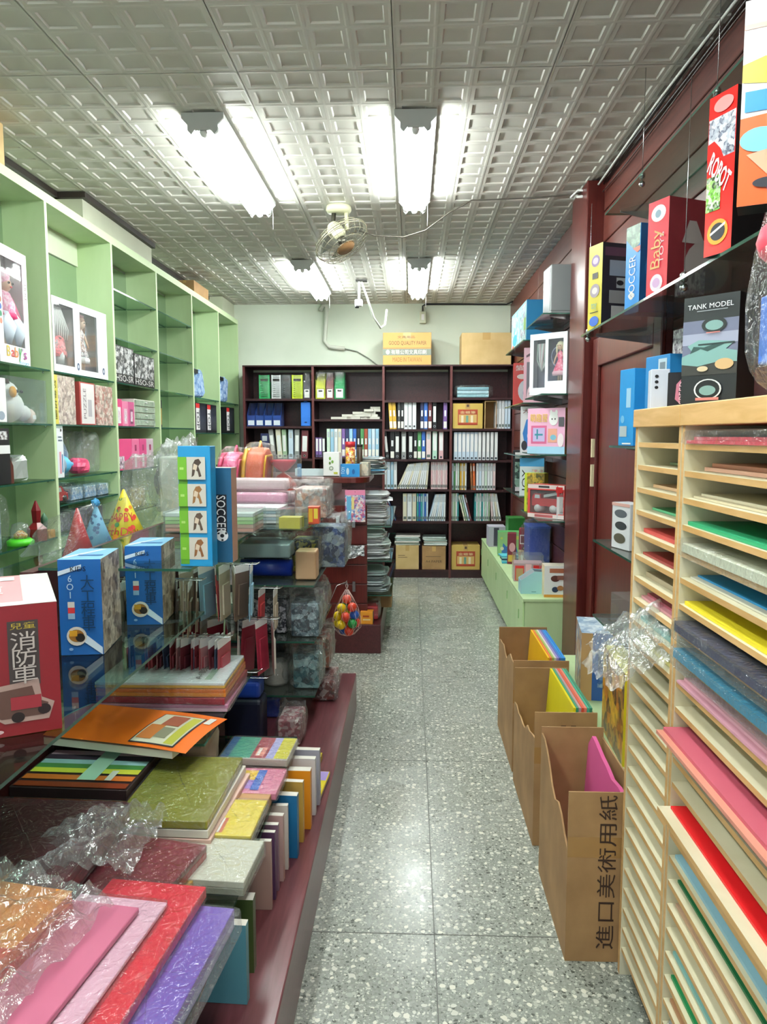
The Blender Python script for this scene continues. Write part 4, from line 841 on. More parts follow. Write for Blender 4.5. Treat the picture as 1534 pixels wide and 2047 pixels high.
# ================================================================ NEAR GONDOLA CONTENTS
# red fire engine box
G = .8865
rb = pbox('toy_box', 'red toy fire engine box with grey lettering panel on the glass shelf', 'toy box', (-.918, 1.335, G), radians(29), .24, .35, .262, {'*': C('#8e1a22', .35), 'T': C('#e8a0a4', .4), 'R': C('#8a2028', .4)},
  {'F': [('r', .62, .38, .85, .88, C('#4a3f3c', .5)), ('t', .64, .4, .83, .8, C('#c9bdb4', .5), '消\n防\n車'), ('t', .64, .82, .83, .87, C('#c9b13c', .5), '兒童'), ('p', .0, .1, .95, .42, C('#b8998e', .5), [(0, .15), (.55, .1), (.6, .0), (.95, .0), (1, .4), (.9, .55), (.88, 1), (.3, .85), (.2, 1.0), (0, .8)]),
        ('p', .02, .12, .93, .4, C('#6a4a40', .5), [(0, .2), (.53, .15), (.58, .06), (.93, .06), (.97, .38), (.87, .52), (.84, .9), (.3, .76), (.2, .9), (0, .7)]), ('e', .62, .1, .72, .18, C('#2a1a1a', .5)), ('e', .82, .14, .92, .22, C('#2a1a1a', .5)), ('r', .62, .2, .85, .3, C('#a4303a', .5)), ('p', .0, .5, .4, .62, C('#b8998e', .5), [(0, 0), (1, .8), (1, 1), (0, .3)]), ('e', .2, .03, .26, .06, C('#c9a0a0', .5)), ('e', .48, .03, .56, .06, C('#e0c0c0', .5)),
        ('t', .36, .45, .42, .75, C('#c46a6a', .5), '立體造型'), ('r', .28, .78, .35, .86, BLACK)],
   'T': [('r', 0, 0, 1, .1, C('#d9d4d4', .4)), ('r', .75, 0, 1, 1, C('#cfd4cc', .4)), ('t', .2, .3, .6, .62, C('#f2f0ec', .4), '消防車'), ('r', .1, .8, .7, .93, C('#e9eaea', .3))]})
for i, (x, y, rz, lb) in enumerate(((-.945, 1.95, 8, 'blue construction truck box nearer the red fire engine box'), (-.89, 2.28, 6, 'blue construction truck box on the far end of the glass shelf'))):
    pbox('toy_box', lb, 'toy box', (x, y, G), radians(rz), .112, .2, .262 if i == 0 else .25, {'*': C('#2a72b8', .35), 'F': C('#1f5fa4', .35), 'T': C('#7fc0e6', .35), 'R': art('#b4a894', '#8f7f6c', '#cfc6b4', '#5a4a3c', scale=18)},
      {'F': [('t', .52, .26, .84, .84, C('#163a5c', .4), '大\n工\n程\n車'), ('t', .2, .6, .36, .84, C('#b9cfe0', .4), '6\nO\n1'), ('r', .2, .44, .36, .5, C('#c8383c', .4)), ('r', .2, .5, .36, .56, C('#d6d2cc', .4)), ('r', .2, .38, .36, .44, C('#8fb0cc', .4)), ('p', .0, .82, 1, .95, C('#cfe0ee', .3), [(0, .1), (.55, .7), (.55, 1), (0, .45)]), ('t', .3, .88, .66, .93, BLACK, 'KIDS'),
              ('p', .05, 0, 1, .35, C('#cfe0ee', .3), [(.5, .42), (.98, 0), (.98, .22), (.6, .6)]), ('e', .15, .1, .62, .3, C('#d6cfc4', .4)), ('e', .2, .14, .56, .27, C('#9a6a2c', .4)), ('e', .36, .14, .58, .23, C('#2a2420', .4)), ('r', .22, .2, .4, .26, C('#d09a2c', .4)), ('e', .2, .05, .3, .08, C('#8fb4d8', .4))],
       'T': [('p', 0, 0, 1, 1, C('#e2eef6', .3), [(0, .2), (.6, .9), (.75, .9), (.1, .1)]), ('r', .3, .3, .9, .4, C('#2a72b8', .35))]})
# soccer boxes
ph = art('#8a6a4c', '#d9d2c6', '#5a4a40', '#c9b49a', scale=30)
pic = []
for k in range(4): v = .06 + k * .222; pic += [('r', .29, v, .86, v + .185, C('#ccc8bc', .45)), ('p', .4, v + .02, .78, v + .17, C(['#8a5a34', '#5c4a3c', '#94683c', '#4a3c34'][k], .45), [(.1, 0), (.3, .1), (.4, .4), (.6, .3), (.7, 0), (.9, .05), (.75, .4), (.65, .6), (.9, .8), (.7, 1), (.4, .95), (.2, .7)]), ('p', .4, v + .06, .78, v + .14, C('#d6c4ac', .45), [(.2, .3), (.5, .2), (.6, .7), (.3, .9)]), ('r', .02, v, .29, v + .185, C('#6fae2c', .45)), ('r', .08, v + .08, .2, v + .1, C('#a8d070', .45))]
pbox('soccer_box', 'light blue game box with green strips and four player pictures', 'game box', (-.685, 2.185, 1.0915), radians(-3), .098, .05, .357, C('#2191c8', .4), {'F': [('r', .02, .02, .29, .9, C('#5a9a28', .45))] + pic})
r = pbox('soccer_box', 'dark blue game box lettered SOCCER with a flying ball', 'game box', (-.70, 2.262, 1.0915), radians(-2), .155, .06, .29, {'*': C('#1a5578', .4), 'R': C('#b8907c', .5), 'T': C('#dfe0da', .5)},
  {'F': [('r', .67, .3, .9, .72, C('#1a1a20', .4)), ('t', .70, .31, .88, .71, WHITE, 'SOCCER', -90), ('p', .56, .26, .72, .56, C('#d9e0e4', .4), [(.6, 0), (1, .1), (.3, .5), (.25, 1), (.0, .9), (.05, .4)]), ('e', .68, .225, .92, .345, WHITE), ('e', .76, .265, .84, .305, BLACK), ('e', .70, .3, .75, .325, BLACK), ('e', .86, .3, .9, .325, BLACK), ('e', .78, .23, .83, .25, BLACK)]})
M().box(.06, .1, .02, .03, .29, .32, C('#e6e08a', .5)).ob('price_flag', r)
# party hats behind the spine
def hat(label, x, y, z, R_, H_, col, dots, pom, text=None):
    r = T('party_hat', label, 'party hat', (x, y, z)); M().lathe([(R_, 0), (R_ * .5, H_ * .5), (.004, H_)], col, n=24).ob('cone', r)
    if dots:
        m = M(); random.seed(int(x * 1000 + y * 77))
        for k in range(26):
            a = -pi / 2 + random.uniform(-1.4, 1.4); t = random.uniform(.06, .85); rr = R_ * (1 - t) + .001; c = Vector((cos(a) * rr, sin(a) * rr, t * H_)); n_ = Vector((cos(a) * H_, sin(a) * H_, R_)).normalized(); u = Vector((-sin(a), cos(a), 0)); v = n_.cross(u); s_ = R_ * .13 * (1 - .5 * t)
            m.add([c + n_ * .0012 + u * s_ * cos(q * pi / 6) + v * s_ * sin(q * pi / 6) for q in range(12)], [tuple(range(12))], dots[k % len(dots)])
        m.ob('dots', r)
    if text:
        for (st, t0, t1, aw) in text:
            vs, fs = textgeo(st); m = M(); pts = []
            for a, b_ in vs:
                t = t0 + (t1 - t0) * b_; an = -pi / 2 + (a - .5) * aw; rr = R_ * (1 - t) + .002; pts.append((cos(an) * rr, sin(an) * rr, t * H_))
            m.add(pts, fs, C('#c8302c', .5)); m.ob('lettering', r)
    if pom: m = M(); crumple(m, (0, 0, H_ + .008), (.035, .035, .035), pom, 3, 12, .4, 1); m.ob('pompom', r)
hat('yellow dotted party hat lettered Happy Birthday', -1.33, 3.42, .981, .11, .25, C('#ecd93a', .45), [C('#d8402c', .5), C('#3f9a4c', .5), C('#e8902c', .5)], None, [('HAPPY', .42, .58, 2.3), ('BirthDay', .14, .32, 2.3)])
hat('pale blue dotted party hat with pompom', -1.36, 3.18, .981, .078, .2, C('#6fb9dc', .5), [C('#2c6a98', .5)], C('#4f9fd4', .8))
hat('shiny red pointed party hat in a film bag', -1.33, 2.93, .981, .07, .21, C('#b8222a', .25), None, None)
r = T('film_bag', 'loose clear film bag sagging around the red party hat', 'bag', (-1.40, 2.9, .981)); m = M()
def fb(u, v):
    p = Vector((-.16 + .34 * u + .1 * v, .0 - .1 * sin(pi * u) + .02 * v, .02 + .30 * v * (1 - .2 * u) * (.45 + .55 * u))); n_ = noise.noise(p * 14) * .028; return (p.x + n_, p.y + n_, max(.003, p.z + n_ * .8))
sheet(m, fb, 22, 18, FROST, False); m.ob('film', r)
r = T('film_bag', 'tall clear film bag behind the light blue game box', 'bag', (-1.30, 3.68, .981)); m = M(); crumple(m, (0, 0, .2), (.24, .2, .40), FROST, 77, 22, .16, .5); m.ob('film', r)
r = T('bagged_helmet', 'dark grey round helmet in a clear bag behind the game boxes', 'helmet', (-1.22, 3.88, 1.085)); m = M(); m.ball((.01, 0, .15), .13, C('#4b4f54', .4), 18, 1, 1, 1.0); m.ob('helmet', r, (0, 0, .005)); m = M(); crumple(m, (.01, 0, .17), (.30, .29, .34), FILM, 81, 22, .1, .6); m.ob('film', r)
# hook arms with hanging cards
CARDN = {'#a8947c': 'tan', '#8a7866': 'taupe', '#5f4f44': 'dark brown', '#b8aa98': 'pale beige', '#b0444c': 'brick red', '#c98f92': 'dusty pink', '#7a2f3a': 'wine red', '#4a5a78': 'slate blue', '#a8424c': 'rusty red', '#b8a894': 'sand', '#6f5a4c': 'brown', '#8fb8cc': 'pale blue', '#c8484c': 'red', '#c9bda8': 'cream', '#b03048': 'crimson', '#d9cfc4': 'off-white', '#8f2a3c': 'dark crimson'}
def hook(label, y, z, x1, cards, cw, ch, n, grp):
    r = T('hook_arm', 'chrome wire hook arm ' + label, 'hook', (-1.10, y, z)); L = x1 + 1.10
    M().tube([(0, -.015, 0), (L - .01, -.015, 0), (L, -.012, .004), (L, .012, .004), (L - .01, .015, 0), (0, .015, 0)], .0022, STEEL, 5).ob('wire', r); M().box(0, .004, -.03, .03, -.03, .02, STEEL).ob('back_plate', r)
    for i in range(n):
        cc = cards[i % len(cards)]; x = -1.10 + .07 + (L - .10) * i / max(1, n - 1)
        if cc not in MATS.values(): pass
        key = ('card', cw, ch, cc.name)
        if key not in _bk:
            m = M(); m.box(-.0012, .0012, -cw / 2, cw / 2, -ch + .012, .012, cc); m.box(-.0016, .0016, -cw / 2, cw / 2, -.018, .012, WHITE); me = m.ob('tmp'); 
            mb = M(); mb.box(.0018, .008, -cw * .3, cw * .3, -ch * .85, -ch * .3, cc); bl_ = mb.ob('tmp2'); _bk[key] = (me.data, bl_.data); bpy.data.objects.remove(me); bpy.data.objects.remove(bl_)
        dz = -.006
        o = inst(_bk[key][0], 'hanging_card', None, (x, y, z + dz - .008), (radians(random.uniform(-4, 4)), radians(random.uniform(-3, 3)), radians(random.uniform(-22, 22))))
        tag(o, f'{CARDN[cc.name[:7]]} carded pack hanging {label.split(" packs ")[1]}', 'hanging card', CARDN[cc.name[:7]] + ' ' + grp)
        inst(_bk[key][1], 'blister', o)
k1 = [C('#a8947c', .5), C('#8a7866', .5), C('#5f4f44', .5), C('#b8aa98', .5)]; k2 = [C('#b0444c', .5), C('#c98f92', .5), C('#7a2f3a', .5)]; k3 = [C('#4a5a78', .5), C('#a8424c', .5)]; k4 = [C('#b8a894', .5), C('#6f5a4c', .5), C('#8fb8cc', .5), C('#c8484c', .5), C('#c9bda8', .5)]; k5 = [C('#b03048', .5), C('#d9cfc4', .5), C('#8f2a3c', .5)]
hook('with beige packs beneath the game boxes', 2.5, .99, -.70, k1, .1, .19, 14, 'beige hanging packs')
hook('with cream and pale blue packs under the glass shelf edge', 2.82, .99, -.58, k4, .12, .21, 13, 'cream hanging packs')
hook('with red and blue packs above the white paper pile', 2.62, .76, -.64, k2 + k3, .11, .18, 20, 'red and blue hanging packs')
hook('with crimson packs right of the white paper pile', 2.97, .74, -.53, k5, .11, .22, 11, 'crimson hanging packs')
hook('with mixed packs beside the glass bay', 3.1, .84, -.54, k1 + k4 + k2, .1, .18, 9, 'mixed hanging packs')
for y, z, x1 in ((2.62, .565, -.575), (2.75, .50, -.56)):
    r = T('hook_arm', 'bare chrome wire hook arm ' + ('just under the white paper pile' if z > .55 else 'lowest, near the dark cases'), 'hook', (-1.10, y + .2, z)); M().tube([(0, -.012, 0), (x1 + 1.08, -.012, 0), (x1 + 1.1, 0, .012), (x1 + 1.08, .012, 0), (0, .012, 0)], .0022, STEEL, 5).ob('wire', r); M().box(0, .004, -.03, .03, -.03, .02, STEEL).ob('back_plate', r)

# paper packs on the step
def pack(name, label, c, w, d, rz, z, h, cols, film=False, group=None, prints=None, lip=0):
    """flat pack lying down; c = centre; cols bottom to top"""
    r = T(name, label, 'paper pack' if name == 'paper_pack' else name.replace('_', ' '), (c[0], c[1], z), radians(rz), group); n = len(cols)
    for i, cc in enumerate(cols):
        o = M().box(-w / 2 + random.uniform(-.002, .002), w / 2 + random.uniform(-.002, .002), -d / 2, d / 2, h * i / n + .0003, h * (i + 1) / n, cc).ob('sheet_block' if n > 1 else 'sheets', r); bev(o, .0015, 1)
    if prints: 
        pm = M(); tm = M(); fr = ((-w / 2, -d / 2, h), (w, 0, 0), (0, d, 0), (0, 0, 1)); decal(pm, *fr, [k for k in prints if k[0] != 't']); decal(tm, *fr, [k for k in prints if k[0] == 't'], .003)
        if pm.v: pm.ob('print', r)
        if tm.v: tm.ob('lettering', r)
    if film: m = M(); crumple(m, (0, 0, h / 2 + .001), (w + .012 + lip, d + .012, h + .006), FILM, c[0] * 37 + c[1], 26, .012, .12); m.ob('film', r)
    return r
S0 = .4145; ORG = C('#e8782c', .4); PK = C('#e8a0bc', .45)
# pile with white top (mid glass)
zq = .5545
for i, (h, cols, lb) in enumerate(((.024, [C('#e8b8cc', .4), C('#d890b0', .4)], 'pink paper pack at the bottom of the pile with the white top'), (.022, [C('#a8283c', .4)], 'dark red paper pack in the pile with the white top'), (.026, [C('#e08a2c', .4), C('#d8701f', .4)], 'orange paper pack in the pile with the white top'), (.02, [C('#e0b04a', .4), C('#e9edf2', .4)], 'white fronted paper pack with printed strip on top of its pile'))):
    pack('paper_pack', lb, (-.835 - .004 * i, 2.575 + .004 * i), .44, .32, [1, -1.5, .5, 1][i], zq, h, cols, True, prints=[('r', .7, .05, .93, .95, C('#e3e6e8', .4)), ('t', .74, .1, .8, .9, C('#5a5f5c', .5), 'A4影印紙50', 90), ('t', .83, .5, .87, .95, C('#c9c048', .5), '彩色紙', 90), ('r', .83, .1, .88, .45, C('#9fb8a4', .5))] if i == 3 else None); zq += h + .0015
# orange cover pack, bent
r = T('drawing_pad', 'large orange covered drawing pad with animal picture panel', 'drawing pad', (-.85, 2.215, .556), radians(-12)); m = M()
def op(u, v): x = -.245 + .49 * u; y = -.135 + .27 * v; return (x, y, .03 - .028 * max(0, (u - .72)) ** 1.2 * 1.2 + .008 * sin(pi * v))
sheet(m, op, 16, 8, C('#f0701c', .38)); m.ob('cover', r)
m = M(); sheet(m, lambda u, v: tuple(Vector(op(u, v)) - Vector((.004, .002, .005))), 12, 6, C('#8fc08c', .4)); m.ob('green_cover', r, (-.012, .012, 0)); M().box(-.24, .2, -.13, .13, 0, .022, C('#e2ddd0', .6)).ob('pages', r)
m = M(); m2 = M()
def opn(u, v, e): p = op(u, v); return (p[0], p[1], p[2] + e)
for (u0, u1, v0, v1, mt, e) in ((.60, .90, .06, .86, C('#3a3038', .5), .0015), (.61, .89, .08, .84, C('#ded8c0', .45), .0024), (.62, .72, .15, .5, C('#c8783c', .45), .0033), (.68, .8, .5, .8, C('#a85a44', .45), .0033), (.82, .88, .1, .8, C('#c8c048', .45), .0033), (.72, .8, .2, .45, C('#8f8a74', .45), .0033), (.91, .955, .7, .9, C('#e6e2da', .45), .002)):
    sheet(m, lambda u, v, a=(u0, u1, v0, v1, e): opn(a[0] + (a[1] - a[0]) * u, a[2] + (a[3] - a[2]) * v, a[4]), 4, 4, mt)
m.ob('picture_panel', r)
# kraft bag under orange pad
r = T('kraft_bag', 'crumpled beige kraft paper bag under the orange drawing pad', 'paper bag', (-.672, 2.30, S0)); m = M(); crumple(m, (0, 0, .066), (.09, .16, .13), C('#a89880', .7), 5, 18, .16, .4); m.ob('paper', r)
# rainbow strips pack
r = pack('paper_pack', 'film wrapped pack of rainbow striped coloured papers', (-.925, 2.04), .33, .24, -2, S0 + .08, .03, [C('#3a2a2c', .4)], False, prints=[('r', .02, v, .98, v + .12, C(cc, .4)) for v, cc in ((.88, '#e8c0d0'), (.75, '#4a3a4c'), (.62, '#a8d0d8'), (.5, '#4f8f4c'), (.38, '#e0e048'), (.2, '#d8722c'), (.02, '#8f3a1c'))] + [('r', .5, .2, .66, 1.0, C('#bfe6d2', .4)), ('r', .74, .2, .8, .45, C('#e6e6de', .4))])
pack('paper_pack', 'brown covered paper stack beneath the rainbow striped pack', (-.925, 2.05), .32, .25, -1, S0, .078, [C('#5a2a28', .5), C('#8a3a30', .5), C('#d8602c', .5)])
# olive pad and tan packs
zq = S0
for i, (cc, lb, ox) in enumerate((('#d8b440', 'mustard paper pack at the base of the olive pile', .03), ('#dcb8a8', 'pale pink paper pack in the olive pile', .018), ('#e6e0d0', 'cream paper pack in the olive pile', .01), ('#8a8a2c', 'glossy olive paper pack on top of its pile', 0))):
    pack('paper_pack', lb, (-.632 + ox, 1.985), .24, .38, -4 + i, zq, .022, [C(cc, .25 if i == 3 else .45)], i == 3); zq += .0235
# maroon packs
pack('paper_pack', 'dark wine red wrapped pack under the crumpled film', (-.895, 1.63), .36, .34, -2, S0 + .09, .05, [C('#6a2430', .3), C('#5a1c28', .3)], True)
pack('paper_pack', 'stack of dark red papers beneath the wine red pack', (-.935, 1.62), .30, .34, 2, S0, .088, [C('#6a1c28', .4), C('#7a2430', .4)])
pack('paper_pack', 'deep red pack sliding out toward the tan clips', (-.645, 1.60), .24, .31, -12, S0 + .033, .035, [C('#a82438', .35), C('#7a1c2c', .3)], True)
pack('paper_pack', 'thin tan paper pack under the deep red one', (-.635, 1.61), .24, .30, -12, S0 + .0135, .018, [C('#b8924a', .45)])
for i in range(4):
    o = M().box(0, .05, 0, .012, 0, .016, C(['#c89a4a', '#d8b05a', '#3a3a34', '#b8863c'][i], .4)).ob('binder_clip', None, (-.575 + .012 * i, 1.66 + .022 * i, S0 + .0005), radians(30)); tag(o, ['ochre clip beside the deep red pack, nearest the grey pad', 'golden clip lying beside the ochre clip', 'black clip lying between golden and brown clips', 'brown clip next to the olive pile'][i], 'clip'); bev(o, .002, 1)
# crumpled film over the maroon packs
r = T('film_bag', 'crumpled clear film spilling from the wine red pack', 'bag', (-.735, 1.58, S0 + .125)); m = M()
def fb2(u, v):
    p = Vector((-.10 + .22 * u, -.10 + .26 * v, 0)); z = .03 * sin(pi * u) * (.4 + .6 * sin(pi * v)) + .05 * abs(noise.noise(Vector((u * 5, v * 5, 1)))) + .018 * noise.noise(Vector((u * 13, v * 13, 4))); return (p.x + .05 * noise.noise(Vector((v * 4, u * 2, 9))), p.y + .3 * (u - .3) * .3, max(.002, z) - .10 * max(0, u - .7))
sheet(m, fb2, 30, 30, FROST, False); m.ob('film', r)
# pads on the aisle edge of the step
def labelprint(u0, v0, u1, v1): return [('r', u0, v0, u1, v1, C('#c8603c', .5)), ('r', u0, v0, u0 + (u1 - u0) * .8, v1, C('#ece8e4', .5)), ('r', u0 + (u1 - u0) * .15, v0 + (v1 - v0) * .2, u0 + (u1 - u0) * .3, v1 - (v1 - v0) * .15, C('#6a6470', .5)), ('r', u0 + (u1 - u0) * .42, v0 + (v1 - v0) * .1, u0 + (u1 - u0) * .5, v1 - (v1 - v0) * .3, C('#6a6470', .5))]
YEL = C('#e6d01f', .35)
pack('paper_pad', 'bright yellow pad with white price label on the step', (-.47, 1.915), .135, .19, -2, S0 + .02, .022, [C('#8a8470', .5), YEL], True, prints=labelprint(.08, .06, .4, .45))
pack('paper_pad', 'lower yellow pad jutting out beneath the yellow pad', (-.49, 1.885), .14, .2, 1, S0, .018, [YEL])
pack('paper_pad', 'tan paper pad lying behind the yellow pad', (-.475, 2.035), .14, .09, -2, S0, .03, [C('#b88a5a', .45)])
pack('paper_pad', 'pink pad with yellow, violet and blue squares', (-.46, 2.15), .15, .16, -2, S0 + .012, .02, [C('#d87a98', .4)], True, prints=[('r', .02, .5, .45, .9, C('#e8c01f', .4)), ('r', .02, .15, .45, .5, C('#a07ac8', .4)), ('r', .45, .1, .62, .92, C('#3f6ac0', .4))])
pack('paper_pad', 'wine red pad lying under the pink pad', (-.475, 2.19), .16, .18, 0, S0, .011, [C('#9a3040', .45)])
pack('paper_pad', 'wide pad of green, red, violet and yellow papers with price label', (-.50, 2.385), .22, .17, -3, S0 + .008, .024, [C('#c9c4b8', .4)], True, prints=[('r', 0, .02, .12, .98, C('#2a5a8c', .4)), ('r', .12, .02, .45, .98, C('#3f9f80', .4)), ('r', .45, .02, .68, .98, C('#a0303c', .4)), ('r', .68, .02, .8, .98, C('#a8a8dc', .4)), ('r', .8, .02, 1, .98, C('#d8cf2c', .4)), ('r', .5, .1, .64, .5, C('#e89a84', .4)), ('r', .52, .12, .57, .46, C('#f2ece4', .4))])
pack('paper_pad', 'pale grey wrapped pad next to the red and violet packs', (-.46, 1.725), .165, .18, -4, S0, .035, [C('#a8a894', .45), C('#d3d2bf', .4)], True)
pack('paper_pad', 'dull green grey board under the pale grey pad', (-.58, 1.68), .2, .2, -4, S0, .012, [C('#8a8c7c', .5)])
# big near packs
pack('paper_pack', 'violet film wrapped paper pack on the aisle edge', (-.50, 1.32), .2, .42, -6, S0, .045, [C('#8f88c0', .35), C('#7a5cb8', .3)], True, lip=.03)
pack('paper_pack', 'bright red wrapped paper pack under the pink folders', (-.58, 1.34), .22, .44, -6, S0 + .05, .025, [C('#d8283c', .28)], True)
pack('paper_pack', 'light pink paper sheet pack between red and rose', (-.63, 1.28), .2, .4, -7, S0 + .08, .01, [C('#eab8cc', .4)], True)
pack('paper_pack', 'rose pink glossy folder lying on top of the near pile', (-.68, 1.23), .2, .42, -8, S0 + .094, .012, [C('#c8708c', .28)], False)
pack('paper_pack', 'grey green paper stack supporting the near red pack', (-.76, 1.3), .22, .5, -4, S0, .045, [C('#6a6a5c', .5)])
r = pack('paper_pack', 'orange and red pack in a crinkled clear bag with yellow corner', (-.845, 1.21), .26, .44, -10, S0 + .1, .05, [C('#c8281f', .35), C('#e8701f', .35)], False, prints=[('r', 0, .6, 1, 1, C('#e88a2c', .35)), ('r', .0, .3, 1, .6, C('#d8401f', .35)), ('r', .1, 0, .6, .14, C('#e0c83c', .35)), ('r', 0, .14, 1, .3, C('#cfc4ac', .35))])
m = M()
sheet(m, lambda u, v: (-.15 + .36 * u, -.26 + .5 * v, .058 + .05 * abs(noise.noise(Vector((u * 5, v * 6, 2)))) - .14 * max(0, u - .72) ** 1.0 + .02 * noise.noise(Vector((u * 15, v * 15, 5)))), 26, 30, FROST, False); m.ob('film', r)
pack('paper_pack', 'dark paper block under the orange bagged pack', (-.985, 1.2), .19, .4, -4, S0, .098, [C('#2c2a34', .5), C('#3a3440', .5)])
# upright books under the step
for i, (y, x1, h, t, cc, lb) in enumerate(((1.56, -.365, .19, .022, '#5a9aa8', 'teal blue'), (1.66, -.37, .185, .03, '#4a5a2c', 'dark olive'), (1.9, -.372, .195, .014, '#b8988c', 'dusty beige'), (1.945, -.37, .195, .014, '#5a3a5c', 'dark purple'), (1.985, -.368, .195, .016, '#8a6a7c', 'mauve'), (2.03, -.362, .2, .018, '#c8a49c', 'rosy beige'), (2.09, -.358, .2, .016, '#d9cfc4', 'cream'), (2.15, -.34, .205, .026, '#1f6f9f', 'deep blue'), (2.24, -.335, .205, .02, '#caa04a', 'ochre'), (2.32, -.322, .208, .03, '#e0901f', 'orange'), (2.41, -.318, .208, .024, '#d9d6d8', 'white'), (2.48, -.312, .208, .024, '#a9a6b0', 'silver grey'))):
    h = min(h, .198); o = M().box(-.15, 0, 0, t, 0, h, C(cc, .4), {'T': C('#d9d4c8', .6)}).ob('upright_pad', None, (x1, y, .2008), radians(random.uniform(-4, 3))); tag(o, lb + ' pad standing upright on the maroon platform', 'pad'); bev(o, .003, 1)
# sticky note blocks on the platform
pack('sticky_notes', 'block of yellow and violet sticky notes at the platform edge', (-.35, 2.60), .085, .2, -4, .2008, .022, [C('#a8a4b0', .5), YEL], False, prints=[('r', .02, .62, .98, .98, C('#a48fd0', .4)), ('r', .05, .15, .95, .3, C('#eceae0', .4)), ('r', .2, .19, .8, .24, C('#4a4a54', .4))])
pack('sticky_notes', 'small yellow note block behind the violet topped one', (-.385, 2.8), .07, .12, -3, .2008, .025, [C('#d8c23c', .4)])

# glass bay with bagged goods
def bagged(label, c, sz, core, seed, z, film=FILM, cat='bagged goods', amp=.14, shape='box'):
    r = T('bagged_goods', label, cat, (c[0], c[1], z)); w, d, h = sz[0] * .93, sz[1] * .93, sz[2] * .97
    if shape == 'box': bev(M().box(-w * .42, w * .42, -d * .42, d * .42, .002, h * .8, core).ob('contents', r), .008)
    elif shape == 'roll': M().tube([(-w * .42, 0, h * .45), (w * .42, 0, h * .45)], h * .4, core, 14).ob('contents', r)
    elif shape == 'can': M().lathe([(w * .4, .002), (w * .42, h * .1), (w * .42, h * .75), (w * .3, h * .84), (.002, h * .84)], core, n=18).ob('contents', r)
    if film is None: return r
    m = M(); crumple(m, (0, 0, h / 2), (w, d, h), film, seed, 28, amp * 1.7, .42); m.ob('film', r)
    m = M(); crumple(m, (w * .42, -d * .2, h * .55), (w * .3, d * .5, h * .75), FILM, seed + 50, 18, .6, .8); m.ob('film_tail', r); return r
za = .832
bagged('dark blue roll case lying on the upper glass of the bagged bay', (-.66, 3.38), (.30, .16, .10), C('#1f38a0', .3), 1, za, None, shape='roll')
bagged('clear plastic box resting above the dark blue roll case', (-.66, 3.40), (.30, .18, .085), C('#a8bcc0', .25), 2, za + .094, None)
bagged('beige zip pouch in film beside the blue roll', (-.47, 3.36), (.12, .14, .17), C('#d0a880', .5), 3, za, None)
bagged('black patterned case behind the beige pouch', (-.50, 3.58), (.16, .2, .2), art('#1f2024', '#3a3c40', '#d8c83c', '#26272c', scale=14), 4, za)
bagged('clear crinkled bag with blue label at the glass end', (-.40, 3.72), (.2, .24, .26), art('#22345c', '#9fb0b8', '#2c3c4c', '#3f5f9c', scale=10), 5, za - .03 + .03)
bagged('grey blue bag at the back of the upper glass', (-.72, 3.70), (.26, .2, .17), C('#34444e', .5), 6, za)
zb = .582
bagged('dark polka dotted pouch on the middle glass', (-.68, 3.38), (.3, .16, .21), art('#1a1a24', '#22222e', '#1a1a24', '#b9b4bc', scale=26), 7, zb)
bagged('pale bluish clear bag on the middle glass corner', (-.47, 3.34), (.16, .2, .2), art('#34444e', '#9fb4bc', '#26323a', '#5a7078', scale=14), 8, zb)
bagged('dark violet bagged case behind the bluish bag', (-.5, 3.66), (.2, .26, .2), art('#3a2a3c', '#6a4a5c', '#2a2430', scale=12), 9, zb)
bagged('silver crinkled film bundle at the middle glass end', (-.72, 3.72), (.24, .24, .22), C('#4a5052', .4), 10, zb)
zc_ = .337
bagged('round lidded clear tub on the lowest glass', (-.62, 3.36), (.14, .14, .14), C('#a8a49c', .4), 11, zc_, shape='can')
bagged('teal tinted clear bag on the lowest glass corner', (-.47, 3.36), (.15, .2, .21), art('#2f5a60', '#8fb0b0', '#24393c', '#4a7a80', scale=12), 12, zc_)
bagged('rusty orange bagged toy at the back of the lowest glass', (-.47, 3.68), (.18, .24, .2), art('#a8482c', '#c8b4a4', '#7a5a4c', scale=12), 13, zc_)
bagged('grey film bundle behind the lidded tub', (-.7, 3.66), (.24, .26, .21), C('#3a3e3e', .4), 14, zc_)
bagged('shiny royal blue canister on the platform', (-.655, 3.34), (.16, .16, .11), C('#1f3fa8', .25), 15, .2008, shape='box', amp=.06)
r = T('hard_case', 'black blue hard case standing on the platform by the hook arms', 'case', (-.76, 2.93, .2008)); bev(M().box(0, .16, 0, .12, 0, .21, C('#171c34', .35)).ob('shell', r), .02, 3); M().tube([(.02, -.004, .02), (.03, -.008, .006), (.13, -.008, .006), (.14, -.004, .02)], .004, C('#4a5a8c', .4)).ob('rim', r); bev(M().box(.01, .15, .01, .11, .21, .28, C('#1f3f9c', .3)).ob('lid', r), .015, 3)
bagged('crinkled clear bag with pink bits on the platform edge', (-.50, 3.06), (.12, .22, .14), art('#b06a74', '#d6cfcc', '#8a5a60', scale=16), 16, .2008)
bagged('reddish brown bagged goods at the far platform end', (-.42, 3.62), (.14, .3, .13), art('#7a3a34', '#b4a09c', '#5a3a3c', scale=14), 17, .2008)
